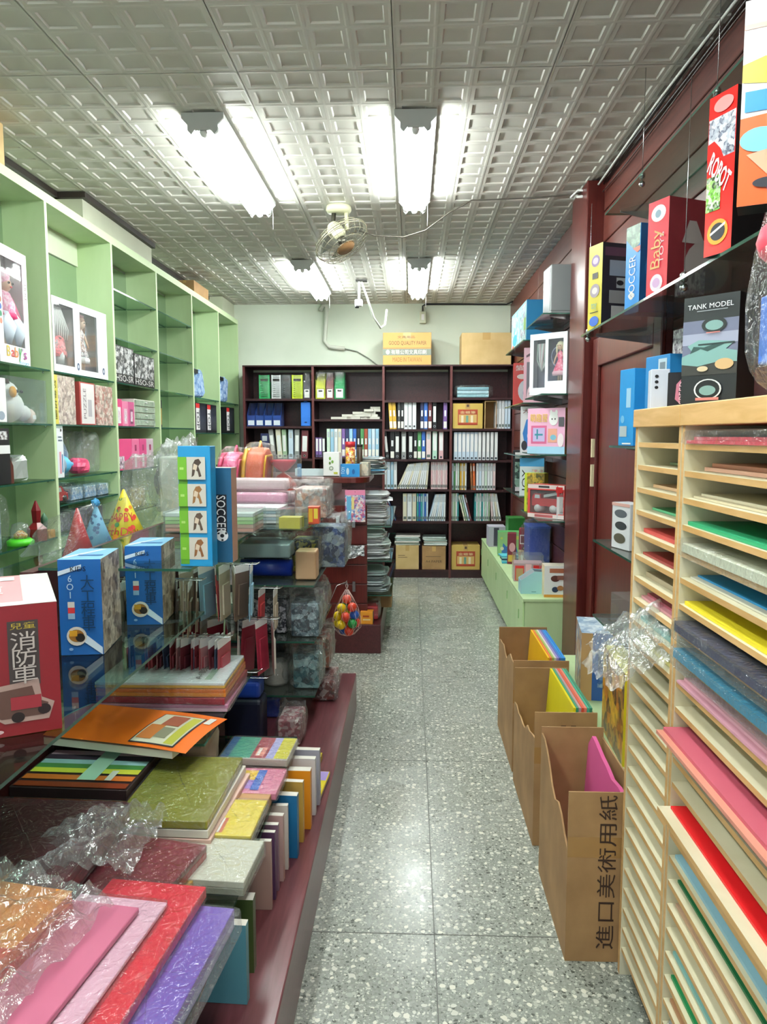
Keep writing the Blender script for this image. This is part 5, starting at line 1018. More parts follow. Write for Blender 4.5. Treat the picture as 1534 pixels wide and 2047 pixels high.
# top glass goods
glass_slab(g1, -.644, -.42, 3.25, 3.94, 1.089)
zt = 1.0915
r = T('folder_box', 'clear box of pale green and salmon folders on the top glass', 'folder box', (-.99, 2.95, zt)); 
for i in range(5): M().box(.005, .36, .008, .22, .004 + i * .015, .017 + i * .015, C(['#d8927c', '#c9a48c', '#a8d488', '#c2e4a4', '#dce6e0'][i], .4)).ob('folder', r)
acr(r, .37, .23, .085)
r = T('folder_box', 'clear wrapped stack of white notebooks beside the green folders', 'folder box', (-.90, 3.24, zt)); 
for i in range(5): M().box(.005, .33, .008, .2, .004 + i * .014, .016 + i * .014, C(['#dfe6ea', '#b4c8d4', '#e6e9ea', '#9fb8c4', '#e2e6e6'][i], .4)).ob('notebook_block', r)
m = M(); crumple(m, (.17, .1, .042), (.36, .23, .084), FILM, 91, 20, .06, .25); m.ob('film', r)
r = T('clear_case', 'clear plastic case with yellow insert at the glass edge', 'case', (-.56, 3.08, 1.0895), radians(-6)); M().box(.01, .10, .01, .08, .004, .05, C('#d8c81f', .4)).ob('yellow_insert', r); acr(r, .11, .12, .085)
M().box(-.1, .12, -.02, .14, -.006, -.001, GLASS).ob('tray', r, (0, 0, .005))
r = T('crayon_box', 'small red and yellow crayon box beside the clear case', 'crayon box', (-.455, 3.28, 1.0905)); M().box(0, .05, 0, .06, 0, .075, C('#d8502c', .4)).ob('carton', r); m = M(); decal(m, (0, 0, 0), (.05, 0, 0), (0, 0, .075), (0, -1, 0), [('r', .1, .1, .45, .9, C('#e8b02c', .4)), ('r', .55, .3, .9, .9, C('#f0d84a', .4))]); m.ob('print', r)
for i, (x, y, z, w, cc, lb) in enumerate(((-.88, 3.47, 0, .31, '#f0eeee', 'white'), (-.87, 3.56, 0, .31, '#d08aa4', 'dusty pink'), (-.88, 3.47, .064, .30, '#d898b4', 'rose'), (-.86, 3.56, .064, .30, '#ecd4da', 'pale pink'), (-.87, 3.52, .128, .29, '#e4ccd0', 'greyish pink'))):
    r = T('wrapped_roll', lb + ' film wrapped pencil roll on the top glass', 'wrapped roll', (x, y, zt + z), radians(-6)); bev(M().box(0, w, 0, .075, .0, .058, C(cc, .4)).ob('roll', r), .02, 3); m = M(); crumple(m, (w / 2, .038, .03), (w + .03, .085, .062), FILM, 100 + i, 18, .07, .35); m.ob('film', r)
bagged('crinkled bag of peach and white toys over the glass end', (-.47, 3.60), (.19, .28, .18), art('#d8a890', '#e2dcd8', '#b48a84', '#8f9494', scale=16), 19, zt, FILM)
# cloth bags in plastic
def satchel(label, x, y, z, w, h, t, body, trim, lean=0):
    r = T('school_bag', label, 'bag', (x, y, z), 0, None, (0, radians(lean), 0)); m = M(); m.prism([(0, 0), (w, 0), (w, h * .8), (w * .85, h * .95), (w * .5, h), (w * .15, h * .95), (0, h * .8)], 0, t, body, 'x')
    m = M(); m.prism([(-w / 2, 0), (w / 2, 0), (w / 2, h * .78), (w * .38, h * .93), (w * .15, h), (-w * .15, h), (-w * .38, h * .93), (-w / 2, h * .78)], 0, t, body, 'x'); bev(m.ob('body', r), .015, 3)
    M().tube([(t + .002, -w * .4, h * .05), (t + .004, -w * .4, h * .75), (t + .003, -w * .3, h * .88), (t + .003, w * .3, h * .88), (t + .004, w * .4, h * .75), (t + .002, w * .4, h * .05)], .006, trim, 6).ob('piping', r)
    m = M(); m.prism([(-w / 2, 0), (w / 2, 0), (w / 2, h * .8), (w * .3, h * .98), (-w * .3, h * .98), (-w / 2, h * .8)], -.02, -.001, trim, 'x'); bev(m.ob('side_gusset', r), .008)
    M().tube([(t / 2, -.03, h), (t / 2, 0, h + .03), (t / 2, .03, h)], .006, trim, 6).ob('handle', r)
    m = M(); crumple(m, (t / 2, 0, h * .53), (t + .05, w + .05, h * 1.1), FILM, x * 91 + y, 20, .1, .4); m.ob('film', r)
satchel('hot pink school bag in clear film beside the orange one', -.945, 3.75, zt, .28, .31, .07, art('#e0487c', '#ea86ac', '#d83a70', scale=8), C('#d83a6c', .5), 6)
satchel('orange school bag with yellow edge in clear film', -.83, 3.80, zt, .28, .33, .085, C('#e0704c', .5), C('#e8b81f', .5), 4)
bagged('white film bundle with knotted top behind the pink bag', (-1.12, 3.6), (.18, .24, .37), art('#dfe6da', '#c8d4c0', '#e6e4d0', scale=8), 23, zt, FROST)
r = T('hourglass', 'red topped hourglass shaped funnel toy in a clear box', 'hourglass', (-.66, 3.86, zt + .122)); M().lathe([(.004, .075), (.03, .09), (.065, .125), (.07, .14), (.001, .14)], C('#e0304a', .3), n=20).ob('upper_cone', r); M().lathe([(.07, .0), (.065, .02), (.03, .06), (.004, .075)], C('#d8463c', .3), n=20).ob('lower_cone', r); M().box(-.085, .085, -.075, .075, -.002, .165, ACRYL).ob('clear_box', r)
M().box(-.09, .09, -.08, .08, -.012, -.003, C('#c8402c', .4)).ob('base', r)
pbox('box', 'white carton under the red hourglass toy', 'box', (-.742, 3.785, zt), 0, .16, .15, .108, C('#dcd8d6', .5))
# net of balls
r = T('ball_net', 'net of red, yellow, blue and green plastic balls hanging at the gondola end', 'ball net', (-.352, 4.08, .37)); bcol = {'r': C('#e0452c', .3), 'y': C('#f0cc12', .3), 'b': C('#2f62c0', .3), 'g': C('#2f9a4a', .3)}
R_ = .0265
for i, (bx_, by_, bz_, k) in enumerate(((0, 0, .205, 'r'), (.03, -.02, .165, 'r'), (-.028, -.022, .16, 'y'), (0, .03, .165, 'g'), (-.005, -.04, .115, 'r'), (.042, -.012, .12, 'b'), (-.05, 0, .11, 'y'), (.01, .035, .115, 'y'), (.032, -.03, .075, 'g'), (-.03, -.032, .068, 'y'), (.048, .015, .07, 'r'), (-.05, .015, .065, 'y'), (.005, .03, .06, 'r'), (.012, -.02, .03, 'r'), (-.02, .015, .028, 'b'))):
    o = M().ball((0, 0, 0), R_, bcol[k], 16).ob('ball', r, (bx_, by_, bz_))
m = M()
for a in range(12):
    q = a * pi / 6
    for s_ in (-1, 1): m.tube([(rr * cos(q + s_ * tw), rr * sin(q + s_ * tw), z) for rr, z, tw in ((.006, -.002, 0), (.045, .012, .2), (.078, .05, .45), (.08, .1, .7), (.062, .16, .95), (.035, .215, 1.2), (.008, .26, 1.4))], .0006, C('#e8d8d0', .4), 4)
m.ob('net', r); M().tube([(0, 0, .26), (.006, 0, .28), (0, 0, .305), (-.006, 0, .28), (0, 0, .26)], .002, WHITE, 5).ob('string_loop', r)
M().tube([(0, 0, .305), (0, -.0, .31), (0, -.06, .312), (-.04, -.15, .312), (-.09, -.17, .20)], .002, STEEL, 5).ob('hook_wire', r)

# ================================================================ RIGHT WALL GOODS
GZ = 1.906
pbox('game_box', 'yellow spined game box with comic stickers on the long glass shelf', 'game box', (.757, 3.09, GZ), radians(20), .22, .095, .335, {'*': C('#26242a', .4), 'L': C('#d9c83c', .4), 'T': C('#7a6a2c', .5)},
  {'L': [('e', .2, .74, .8, .88, C('#7a5a8c', .4)), ('e', .3, .77, .7, .85, C('#c8b4d0', .4)), ('r', .3, .6, .7, .67, C('#2a2420', .4)), ('e', .15, .38, .85, .54, C('#a898a4', .4)), ('e', .3, .42, .7, .5, C('#e6dcd8', .4)), ('t', .3, .22, .7, .32, C('#7ab0a8', .4), 'toy'), ('e', .15, .04, .85, .16, C('#2f62c0', .4)), ('r', .2, .2, .8, .21, BLACK)],
   'F': [('r', .05, .85, .95, .95, C('#5a3a4a', .4)), ('r', .15, .62, .95, .8, C('#8f98a0', .4)), ('r', .3, .48, .8, .6, C('#a8aaa4', .4)), ('r', .15, .3, .9, .45, C('#8f8a84', .4)), ('r', .2, .12, .85, .27, C('#b4aea4', .4)), ('e', .3, .51, .45, .57, BLACK), ('e', .6, .34, .75, .41, BLACK)]})
pbox('game_box', 'bright blue game box lettered SOCCER beside the yellow one', 'game box', (.787, 2.69, GZ), radians(18), .2, .085, .30, {'*': C('#1f7fd0', .35), 'L': C('#2090e0', .35), 'F': C('#1a4a7a', .4)},
  {'L': [('t', .28, .18, .72, .66, WHITE, 'SOCCER', 90), ('e', .3, .16, .62, .25, WHITE), ('e', .4, .19, .52, .22, BLACK), ('p', .02, .72, .98, 1, art('#3f6a4a', '#8fae94', '#2a4a34', scale=30), [(0, .5), (.6, 0), (1, .2), (1, 1), (0, 1)]), ('p', .5, .68, 1, .78, C('#d8603c', .4), [(0, .6), (.6, 0), (1, .2), (1, .7)])], 'F': [('e', .1, .2, .9, .8, art('#2a6a9c', '#4a8ac0', '#1f4a78', scale=10))]})
pbox('toy_box', 'red toy box with round white badges and tan Baby lettering', 'toy box', (.777, 2.375, GZ), radians(24), .26, .09, .292, {'*': C('#6a1c22', .4), 'L': C('#d8283c', .35), 'T': C('#c8243a', .35)},
  {'L': [('e', .15, .78, .85, .95, WHITE), ('e', .35, .82, .62, .9, C('#8fa8b8', .4)), ('t', .2, .3, .8, .7, C('#e8b878', .4), 'Baby', 90), ('t', .62, .34, .82, .66, C('#f0d0d4', .4), 'TOYS', 90), ('e', .2, .06, .8, .24, C('#f0e4ee', .4)), ('e', .32, .1, .68, .2, C('#d8b0d8', .4))],
   'F': [('e', .25, .05, .95, .6, C('#8f8884', .45)), ('e', .5, .08, .75, .32, C('#2c4a6a', .45)), ('p', .2, .55, .55, .78, C('#8f8884', .45), [(0, 0), (.3, 1), (.6, 1), (1, 0)])]})
pbox('toy_box', 'tall red robot toy box lettered ROBOT with green figure', 'toy box', (.737, 1.815, GZ), radians(22), .2, .085, .365, {'*': C('#1a181a', .4), 'L': C('#e02420', .3), 'T': C('#d82a2a', .35), 'F': C('#141314', .4)},
  {'L': [('r', .02, .60, .98, .86, art('#c8ccd4', '#7a8090', '#e6e6ea', '#4a4a5a', scale=30)), ('p', .0, .60, .6, .72, C('#e02420', .3), [(0, 0), (1, 0), (.8, .5), (.4, 1), (0, .9)]), ('r', .02, .28, .55, .5, art('#6fae3c', '#2a3a24', '#a8d080', '#dfe6d8', scale=34)), ('t', .06, .36, .94, .66, WHITE, 'ROBOT', -36, 1), ('e', .12, .06, .88, .22, C('#e8a040', .4)), ('e', .24, .085, .78, .195, C('#2a2830', .4)), ('p', .24, .09, .78, .2, WHITE, [(0, .3), (1, .75), (1, .9), (0, .45)]), ('e', .2, .88, .9, .97, C('#f08a88', .4))]})
r = pbox('flat_box', 'flat dark box lying under the big orange block set', 'box', (.735, 1.28, GZ), radians(-2), .24, .38, .042, C('#2c2422', .5), {'L': [('r', .05, .2, .4, .8, C('#7a2a2c', .4)), ('t', .6, .25, .8, .75, C('#c8b890', .4), '0')]})
pbox('block_set_box', 'large white and orange building block box at the shelf end', 'toy box', (.672, 1.635, GZ + .0435), radians(-25), .34, .07, .40, {'*': C('#1c1c20', .4), 'F': C('#f2f0ee', .3), 'L': C('#26242a', .4)},
  {'F': [('r', 0, 0, 1, .02, C('#e8602c', .35)), ('p', 0, 0, 1, .72, C('#f2642a', .35), [(0, 0), (1, 0), (1, 1), (.75, 1), (.2, .62), (0, .6)]), ('r', 0, .86, 1, .885, C('#e8b0a0', .35)), ('t', .12, .9, .9, .97, C('#2c2c34', .4), 'BLOCKS'), ('p', .0, .58, .4, .72, C('#e6d048', .35), [(0, .2), (.5, 0), (1, .3), (.9, .9), (.3, 1), (0, .8)]), ('r', .02, .46, .26, .56, C('#2f8fe0', .35)), ('p', .18, .44, .46, .58, C('#e8c23a', .35), [(.1, 0), (.9, .1), (1, .8), (.3, 1)]), ('e', .42, .5, .9, .7, C('#2f52b0', .35)), ('e', -.0, .26, .22, .38, C('#7ac0c8', .35)), ('p', .04, .1, .7, .4, C('#c8a888', .4), [(0, .5), (.3, .6), (.4, 1), (.6, .95), (.75, .6), (1, .5), (.9, .2), (.5, 0), (.2, .1)]), ('p', .2, .16, .5, .3, C('#8a6a52', .4), [(0, .5), (.4, .8), (1, .3), (.5, .4)]), ('r', .16, .07, .6, .1, C('#2f52c0', .35)), ('e', .08, .08, .24, .13, C('#2a2a34', .4))]})
# short glass shelves by the post
r = T('grey_case', 'plain grey upright case on the top short shelf', 'case', (.855, 4.75, 2.2215), radians(4)); bev(M().box(0, .185, 0, .2, 0, .30, C('#86898a', .4)).ob('shell', r), .006); M().box(-.001, .186, -.001, .004, .02, .024, C('#5a5c5e', .4)).ob('seam', r); M().box(-.0015, 0, .02, .18, .02, .28, C('#4a4e58', .4)).ob('side_panel', r)
pbox('toy_box', 'pale blue and white toy box with cartoon animals on the far high shelf', 'toy box', (.83, 5.56, 2.1615), 0, .19, .8, .29, {'*': C('#2f8fc8', .4), 'L': C('#8fd8e8', .35)}, {'L': [('r', .02, .06, .55, .94, art('#7fd0e4', '#d6f0f4', '#3fb0d0', '#f2fafa', scale=14)), ('r', .6, .06, .97, .94, art('#b4e4ec', '#e8f4f4', '#8f6a9c', '#4ac0b0', scale=14)), ('r', .84, .3, .97, .6, C('#7aa83c', .4)), ('e', .1, .1, .4, .4, C('#28b4d8', .4)), ('e', .05, 0, .2, .14, C('#e0503c', .4))]})
def dollr(r, i, x0, x1, z0, z1, d):
    cx = (x0 + x1) / 2; H = z1 - z0
    if i == 0:
        m = M()
        for k in range(8): a = x0 + .01 + k * (x1 - x0 - .02) / 7; m.tube([(a, d * .4, z1 - .02), (a + .008 * sin(k), d * .35, z0 + .6 * H), (cx, d * .4, z0 + .35 * H)], .005, C(['#a8b4ac', '#d8d8d8', '#c8a8ac'][k % 3], .4), 5)
        m.ob('accessories', r)
    else:
        m = M(); m.tube([(cx - .02 + .045 * cos(a * pi / 10), d * .7, z0 + .6 * H + .06 * sin(a * pi / 10)) for a in range(20)], .004, C('#b4bce0', .3), 5, True); m.ob('toy_mirror', r)
        doll(r, cx + .012, z0 + .004, H * .95, d * .42, art('#e84a7a', '#f2a0b8', '#d8386c', scale=40), C('#f0b8c8', .5), C('#e6d8b4', .5))
window_box('doll_box', 'white doll box with two windows and doll in pink gown', 'doll box', (.765, 4.945, 1.7365), radians(-42), .27, .085, .385, [(.1, .12, .42, .9), (.5, .22, .9, .9)], C('#eceef4', .35), C('#3a3a60', .5), dollr)
pbox('play_kit_box', 'pink play kit box with pastel toy picture and tan side', 'toy box', (.76, 4.95, 1.3615), radians(-42), .275, .10, .29, {'*': C('#a8885c', .5), 'F': C('#f0b8d4', .35), 'R': C('#a8844c', .5), 'T': C('#e8a8c8', .4)},
  {'F': [('r', 0, 0, 1, .16, C('#a8d4ec', .35)), ('t', .08, .7, .55, .88, C('#e8c83c', .35), '萌趣屋'), ('r', .1, .22, .52, .62, C('#d86a94', .35)), ('r', .15, .27, .47, .57, C('#c4b8e0', .35)), ('r', .2, .4, .42, .44, C('#3f8fa0', .35)), ('r', .25, .32, .29, .54, C('#3f8fa0', .35)), ('r', .56, .25, .8, .55, C('#e8a890', .35)), ('e', .62, .3, .78, .42, C('#7ab4c8', .35)), ('e', .58, .62, .82, .92, C('#f4f2f0', .4)), ('e', .6, .84, .67, .96, C('#f4f2f0', .4)), ('e', .74, .84, .81, .96, C('#f4f2f0', .4)), ('e', .65, .74, .68, .78, BLACK), ('e', .73, .74, .76, .78, BLACK), ('r', .84, .6, .98, .8, C('#5a5a60', .4)), ('e', .82, .15, .98, .45, C('#f2e4e6', .35))],
   'R': [('r', .1, .1, .9, .75, C('#94806a', .5)), ('e', .15, .15, .45, .4, C('#6a5a50', .5)), ('e', .55, .15, .85, .4, C('#6a5a50', .5)), ('e', .15, .48, .45, .7, C('#6a5a50', .5)), ('e', .55, .48, .85, .7, C('#6a5a50', .5))]})
def truck(r, i, x0, x1, z0, z1, d):
    rd = C('#c4202a', .3); L = x1 - x0; m = M(); y0, y1 = d * .15, d * .75
    m.prism([(x0 + .02 * L, z0 + .1), (x0 + .02 * L, z0 + .045), (x1 - .02 * L, z0 + .045), (x1 - .02 * L, z0 + .095), (x0 + .3 * L, z0 + .095), (x0 + .28 * L, z0 + .125), (x0 + .08 * L, z0 + .125)], y0, y1, rd, 'y'); m.ob('truck_body', r)
    m = M(); m.prism([(x0 + .35 * L, z0 + .10), (x1 - .05 * L, z0 + .135), (x1 - .05 * L, z0 + .15), (x0 + .35 * L, z0 + .118)], y0 + .01, y1 - .01, C('#d9dcdc', .3), 'y'); m.ob('truck_ladder', r)
    M().prism([(x0 + .1 * L, z0 + .095), (x0 + .26 * L, z0 + .095), (x0 + .25 * L, z0 + .118), (x0 + .11 * L, z0 + .118)], y0 - .001, y1 + .001, C('#cfd6da', .2), 'y').ob('truck_window', r)
    for u in (.2, .66, .84): M().tube([(x0 + u * L, y0 - .006, z0 + .03), (x0 + u * L, y1 + .006, z0 + .03)], .024, C('#e6dcdc', .4), 14).ob('truck_wheel', r)
window_box('toy_truck_box', 'red and white window box with toy fire engine', 'toy box', (.77, 4.95, .9465), radians(-42), .27, .11, .215, [(.06, .14, .98, .84)], C('#d8504c', .35), C('#a8686c', .5), truck, [('r', 0, 0, 1, .12, C('#e6d8d4', .35)), ('r', 0, .88, 1, 1, C('#e8d4d0', .35)), ('r', .2, .02, .7, .1, C('#b05a5c', .4)), ('r', .3, .91, .6, .97, C('#3a3a3c', .4)), ('r', .78, .78, .96, .95, C('#c8282c', .35))])
pbox('toy_box', 'red topped white side box tucked behind the fire engine box', 'toy box', (.93, 4.80, .9465), radians(-10), .11, .12, .21, {'*': C('#e2e0e0', .4)}, {'F': [('r', 0, .68, 1, 1, C('#c4242c', .4)), ('t', .2, .76, .8, .9, C('#f0c8c8', .4), 'Truck'), ('r', .35, .35, .65, .5, C('#3a3c40', .4)), ('r', .2, .2, .8, .22, C('#9a9a9a', .4))]})
pbox('toy_box', 'yellow toy box lettered BEE with lime edge', 'toy box', (.80, 5.30, .9465), radians(-25), .14, .10, .27, {'*': C('#c8dc3c', .4), 'F': art('#c8a02c', '#5a5a34', '#d8b848', '#8a7a3c', scale=14)}, {'F': [('r', 0, 0, .12, 1, C('#c8dc3c', .4)), ('t', .25, .25, .75, .42, C('#2a2418', .4), 'BEE')]})
pbox('toy_box', 'white and blue toy box lettered JOY standing behind the yellow one', 'toy box', (.81, 5.62, 1.0315), radians(-20), .18, .12, .28, {'*': C('#e2ecf0', .4), 'T': C('#5ab4e0', .4)}, {'F': [('r', 0, .78, 1, 1, C('#4aa4dc', .4)), ('t', .1, .1, .4, .7, BLACK, 'JOY', 90), ('r', .5, .1, .95, .7, art('#8fc0d8', '#e8b0a8', '#e8e8d8', scale=20))]})
pbox('toy_box', 'black robot toy box with green picture and white tag', 'toy box', (.81, 6.0, 1.0315), radians(-8), .2, .14, .33, C('#1a1a1e', .4), {'F': [('r', .08, .12, .92, .72, art('#1f3f34', '#2f6a54', '#141a1c', '#8fae9c', scale=12)), ('r', .08, .8, .34, .95, WHITE), ('t', .45, .84, .92, .9, C('#d8686c', .4), 'ROBOT'), ('r', .1, .02, .9, .12, C('#d8d0d4', .4))], 'L': [('r', .1, .1, .9, .9, C('#e2e0e4', .4)), ('e', .2, .2, .8, .45, C('#b0505c', .4))]})
pbox('toy_box', 'white toy box with blue robot and red lettering', 'toy box', (.815, 5.66, 1.3315), radians(-12), .17, .14, .36, C('#e8eaee', .4), {'F': [('t', .1, .86, .95, .96, C('#8a2a2c', .4), '大戰機'), ('p', .1, .1, .85, .8, C('#2f7fd0', .4), [(.2, 0), (.5, .3), (.8, 0), (1, .3), (.75, .5), (.9, .9), (.6, 1), (.2, .9), (0, .5)]), ('e', .3, .3, .55, .5, C('#e6eef4', .4)), ('e', .05, .1, .3, .3, C('#2a2c34', .4))], 'L': [('r', .1, .1, .9, .9, C('#d8e0e6', .4))]})
pbox('toy_box', 'salmon pink slim toy box next to the blue robot box', 'toy box', (.875, 5.57, 1.3315), radians(-14), .1, .08, .27, C('#e0908a', .4), {'F': [('t', .3, .2, .7, .9, C('#b83a3c', .4), '機械人'), ('e', .3, .04, .7, .16, WHITE)]})
pbox('doll_box', 'pink doll set box with grey window picture beyond the white doll box', 'doll box', (.825, 5.62, 1.7165), radians(-22), .19, .1, .40, C('#e8b4c4', .4), {'F': [('r', .12, .06, .95, .74, C('#6a6470', .4)), ('e', .3, .5, .85, .7, C('#c83a58', .4)), ('e', .5, .35, .75, .5, C('#8fb0b8', .4)), ('p', .12, .06, .6, .32, C('#f0d0d8', .4), [(0, 0), (1, 0), (.9, .7), (.7, 1), (.3, 1), (.1, .7)]), ('e', .22, .14, .32, .2, BLACK), ('e', .42, .14, .52, .2, BLACK), ('p', .1, .82, .9, .96, C('#5a3a48', .4), [(0, 0), (.5, .6), (1, 0), (1, .3), (.5, 1), (0, .3)])]})
pbox('toy_box', 'red toy box with white and blue robot art near the bookcase', 'toy box', (.82, 6.15, 1.7165), radians(-10), .2, .1, .34, C('#d0342c', .4), {'F': [('t', .1, .82, .9, .95, WHITE, '變形'), ('e', .2, .1, .8, .6, C('#d8dce4', .4)), ('e', .4, .15, .75, .45, C('#3a62a8', .4)), ('e', .15, .62, .6, .74, C('#f2e8e0', .4))]})
# on the green low cabinet
CZ = .4385
pbox('dinosaur_box', 'green dinosaur puzzle box on the low green cabinet', 'toy box', (.755, 6.45, CZ), radians(-4), .2, .14, .21, {'*': C('#58a860', .4), 'F': C('#9fd08c', .4)}, {'F': [('p', .15, .1, .85, .6, C('#3f7ac0', .4), [(0, .1), (.3, 0), (.4, .3), (.7, .3), (.8, 0), (1, .1), (.9, .6), (.5, .8), (.3, .6), (.1, .9)]), ('e', .4, .6, .7, .85, C('#4a9ad0', .4)), ('e', .1, .25, .25, .4, C('#e8e8d0', .4)), ('e', .75, .7, .9, .85, C('#d0e070', .4)), ('e', .1, .7, .2, .8, C('#d0e070', .4))]})
pbox('game_box', 'dark green game box behind the dinosaur box', 'game box', (.88, 6.75, CZ), 0, .15, .2, .30, C('#2f7a34', .4), {'F': [('r', .1, .2, .9, .5, C('#4fa048', .4))]})
pbox('stationery_box', 'slim grey boxes standing beside the dinosaur box', 'box', (.73, 7.0, CZ), 0, .16, .2, .19, C('#b9b4c4', .4), {'F': [('r', .3, .05, .6, .95, C('#4a4458', .4))]})
for i in range(5):
    o = M().box(0, .15, 0, .13, 0, .012, C(['#3fb8d8', '#7ad8e0', '#2a4a6a', '#a0e4e8', '#54c4dc'][i], .35)).ob('folded_pack', None, (.745 + .004 * (i % 2), 6.08, CZ + .0005 + i * .0128), radians(-5 + 3 * i)); tag(o, ['cyan flat pack at the bottom of the small stack', 'light aqua flat pack second from the bottom of the stack', 'navy flat pack in the middle of the aqua stack', 'pale aqua flat pack under the topmost one', 'bright cyan flat pack topping the small stack'][i], 'pack'); bev(o, .002, 1)
pbox('bus_box', 'maroon box with white outlined bus and animal faces', 'toy box', (.86, 5.95, CZ), radians(-12), .17, .12, .30, {'*': C('#8a2a38', .4), 'F': C('#c8b090', .4)}, {'F': [('r', 0, .45, 1, 1, C('#8a2c3a', .4)), ('r', .06, .6, .46, .85, WHITE), ('r', .09, .63, .43, .82, C('#6a2430', .4)), ('r', .54, .58, .96, .83, WHITE), ('r', .57, .61, .93, .8, C('#6a2430', .4)), ('e', .25, .66, .4, .78, C('#e0a8a8', .4)), ('p', .15, .44, .85, .56, BLACK, [(0, .3), (.1, 1), (.9, 1), (1, .3), (.9, 0), (.1, 0)]), ('p', .2, .46, .8, .54, C('#b8c878', .4), [(0, .3), (.1, 1), (.9, 1), (1, .3), (.9, 0), (.1, 0)]), ('e', .1, .12, .35, .4, C('#e8e0d4', .4)), ('e', .4, .1, .62, .38, C('#5a4a3c', .4)), ('e', .66, .1, .92, .4, C('#e0c8a8', .4))]})
pbox('bus_box', 'small maroon box with round face left of the bus box', 'toy box', (.785, 6.06, CZ), radians(-8), .07, .1, .25, C('#7a2434', .4), {'F': [('e', .2, .4, .9, .7, C('#d8a4a8', .4)), ('r', .1, .08, .9, .3, C('#d8b84a', .4))]})
r = T('clear_toy_case', 'clear topped case with red and pink play figures', 'toy case', (.738, 5.33, CZ), radians(-3)); M().box(.002, .208, .002, .148, 0, .13, C('#e2b4b8', .4)).ob('base_card', r)
m = M(); decal(m, (0, 0, 0), (.21, 0, 0), (0, 0, .19), (0, -1, 0), [('r', .05, .04, .35, .6, C('#d0302c', .4)), ('r', .08, .06, .32, .5, C('#b89868', .4)), ('r', .4, .1, .6, .66, C('#f0c0c4', .4)), ('r', .66, .1, .95, .62, C('#d8282c', .4)), ('r', .7, .4, .92, .46, C('#f0d0d0', .4))]); m.ob('print', r); acr(r, .21, .15, .19)
r = T('pencil_holder', 'pale blue slant topped pencil holder on the cabinet edge', 'pencil holder', (.728, 4.9, CZ)); m = M(); pb = C('#9fd0d8', .35); pol = [(0, 0), (.165, 0), (.165, .145), (.09, .15), (0, .09)]
m.prism(pol, 0, .004, pb, 'y'); m.prism(pol, .116, .12, pb, 'y'); m.box(0, .004, .004, .116, 0, .088, pb); m.box(.161, .165, .004, .116, 0, .143, pb); m.box(.004, .161, .004, .116, 0, .004, pb); m.ob('body', r); M().quad((.004, .004, .088), (.09, .004, .148), (.09, .116, .148), (.004, .116, .088), C('#8a9298', .3)).ob('sloping_lid', r); M().quad((.092, .004, .147), (.16, .004, .143), (.16, .116, .143), (.092, .116, .147), C('#5a6468', .3)).ob('flat_lid', r); M().box(.07, .1, -.001, 0, .012, .016, C('#4a7a84', .4)).ob('mark', r)
r = T('bagged_bin', 'blue plastic bin in a crackled clear bag on the low cabinet', 'bin', (.955, 5.67, CZ + .10)); m = M(); m.prism([(-.075, -.13), (.075, -.13), (.075, .13), (-.075, .13)], 0, .26, C('#2f52b0', .35)); o = m.ob('bin', r); M().box(-.08, .08, -.135, .135, .255, .268, C('#3a62c4', .35)).ob('rim', r); m = M(); crumple(m, (0, 0, .15), (.19, .34, .32), FILM, 61, 22, .13, .35); m.ob('film', r)
pbox('box', 'grey carton supporting the bagged blue bin', 'box', (.875, 5.53, CZ), 0, .16, .28, .098, C('#8a7a70', .5))
pbox('camera_toy_box', 'white box with orange foot and two toy pictures', 'toy box', (.862, 4.80, CZ), radians(-2), .165, .12, .205, {'*': C('#efefec', .35), 'T': C('#e6dccc', .4), 'L': C('#e8d0a8', .4)}, {'F': [('r', 0, 0, 1, .09, C('#dc9a3c', .4)), ('r', .2, .78, .85, .92, C('#b06a4c', .4)), ('e', .25, .5, .6, .7, C('#5a2f28', .4)), ('r', .5, .56, .78, .7, C('#8a5a4c', .4)), ('e', .3, .16, .55, .34, C('#2f3f5a', .4)), ('e', .5, .22, .75, .38, C('#b07a4c', .4))]})
r = T('toy_figure', 'brown rounded toy figure in clear wrap beside the white box', 'toy figure', (.925, 5.06, CZ)); M().lathe([(.045, 0), (.05, .05), (.035, .09), (.045, .13), (.02, .17), (.002, .175)], C('#8a5a44', .5), n=16).ob('figure', r); m = M(); crumple(m, (0, 0, .092), (.11, .11, .184), FILM, 66, 16, .1, .5); m.ob('film', r)

# by the hinged door
pbox('ruler_box', 'tall slim bright blue box on the door side shelf', 'box', (.79, 2.72, 1.4415), radians(14), .06, .1, .275, C('#2a9ae0', .35), {'L': [('r', .5, .5, .8, .75, C('#a8d4f0', .4)), ('e', .15, .3, .4, .4, C('#7ac0ea', .4)), ('r', .1, .12, .6, .26, C('#b8c4c8', .4)), ('r', .3, .02, .9, .04, WHITE)]})
pbox('ruler_box', 'second taller blue box with barcode label behind the slim one', 'box', (.83, 2.48, 1.4415), radians(14), .08, .14, .30, C('#2f8fd4', .35), {'L': [('r', .55, .6, .9, .96, C('#c8dce8', .4)), ('r', .62, .64, .84, .92, C('#7a8a98', .4))]})
pbox('picture_tube_box', 'narrow box with sketchy grey picture above the blue boxes', 'box', (.92, 2.62, 1.4415), radians(10), .07, .07, .40, art('#d8d4d8', '#6a5a6a', '#f0ecec', '#a898a8', scale=34), {})
RT = 1.546
pbox('small_white_box', 'small white box with black dots at the end of the rack top', 'box', (.60, 1.925, RT), radians(-10), .045, .05, .098, C('#d6dce8', .4), {'F': [('e', .2, .5, .4, .58, BLACK), ('e', .2, .64, .4, .72, BLACK), ('e', .2, .78, .4, .86, BLACK)]})
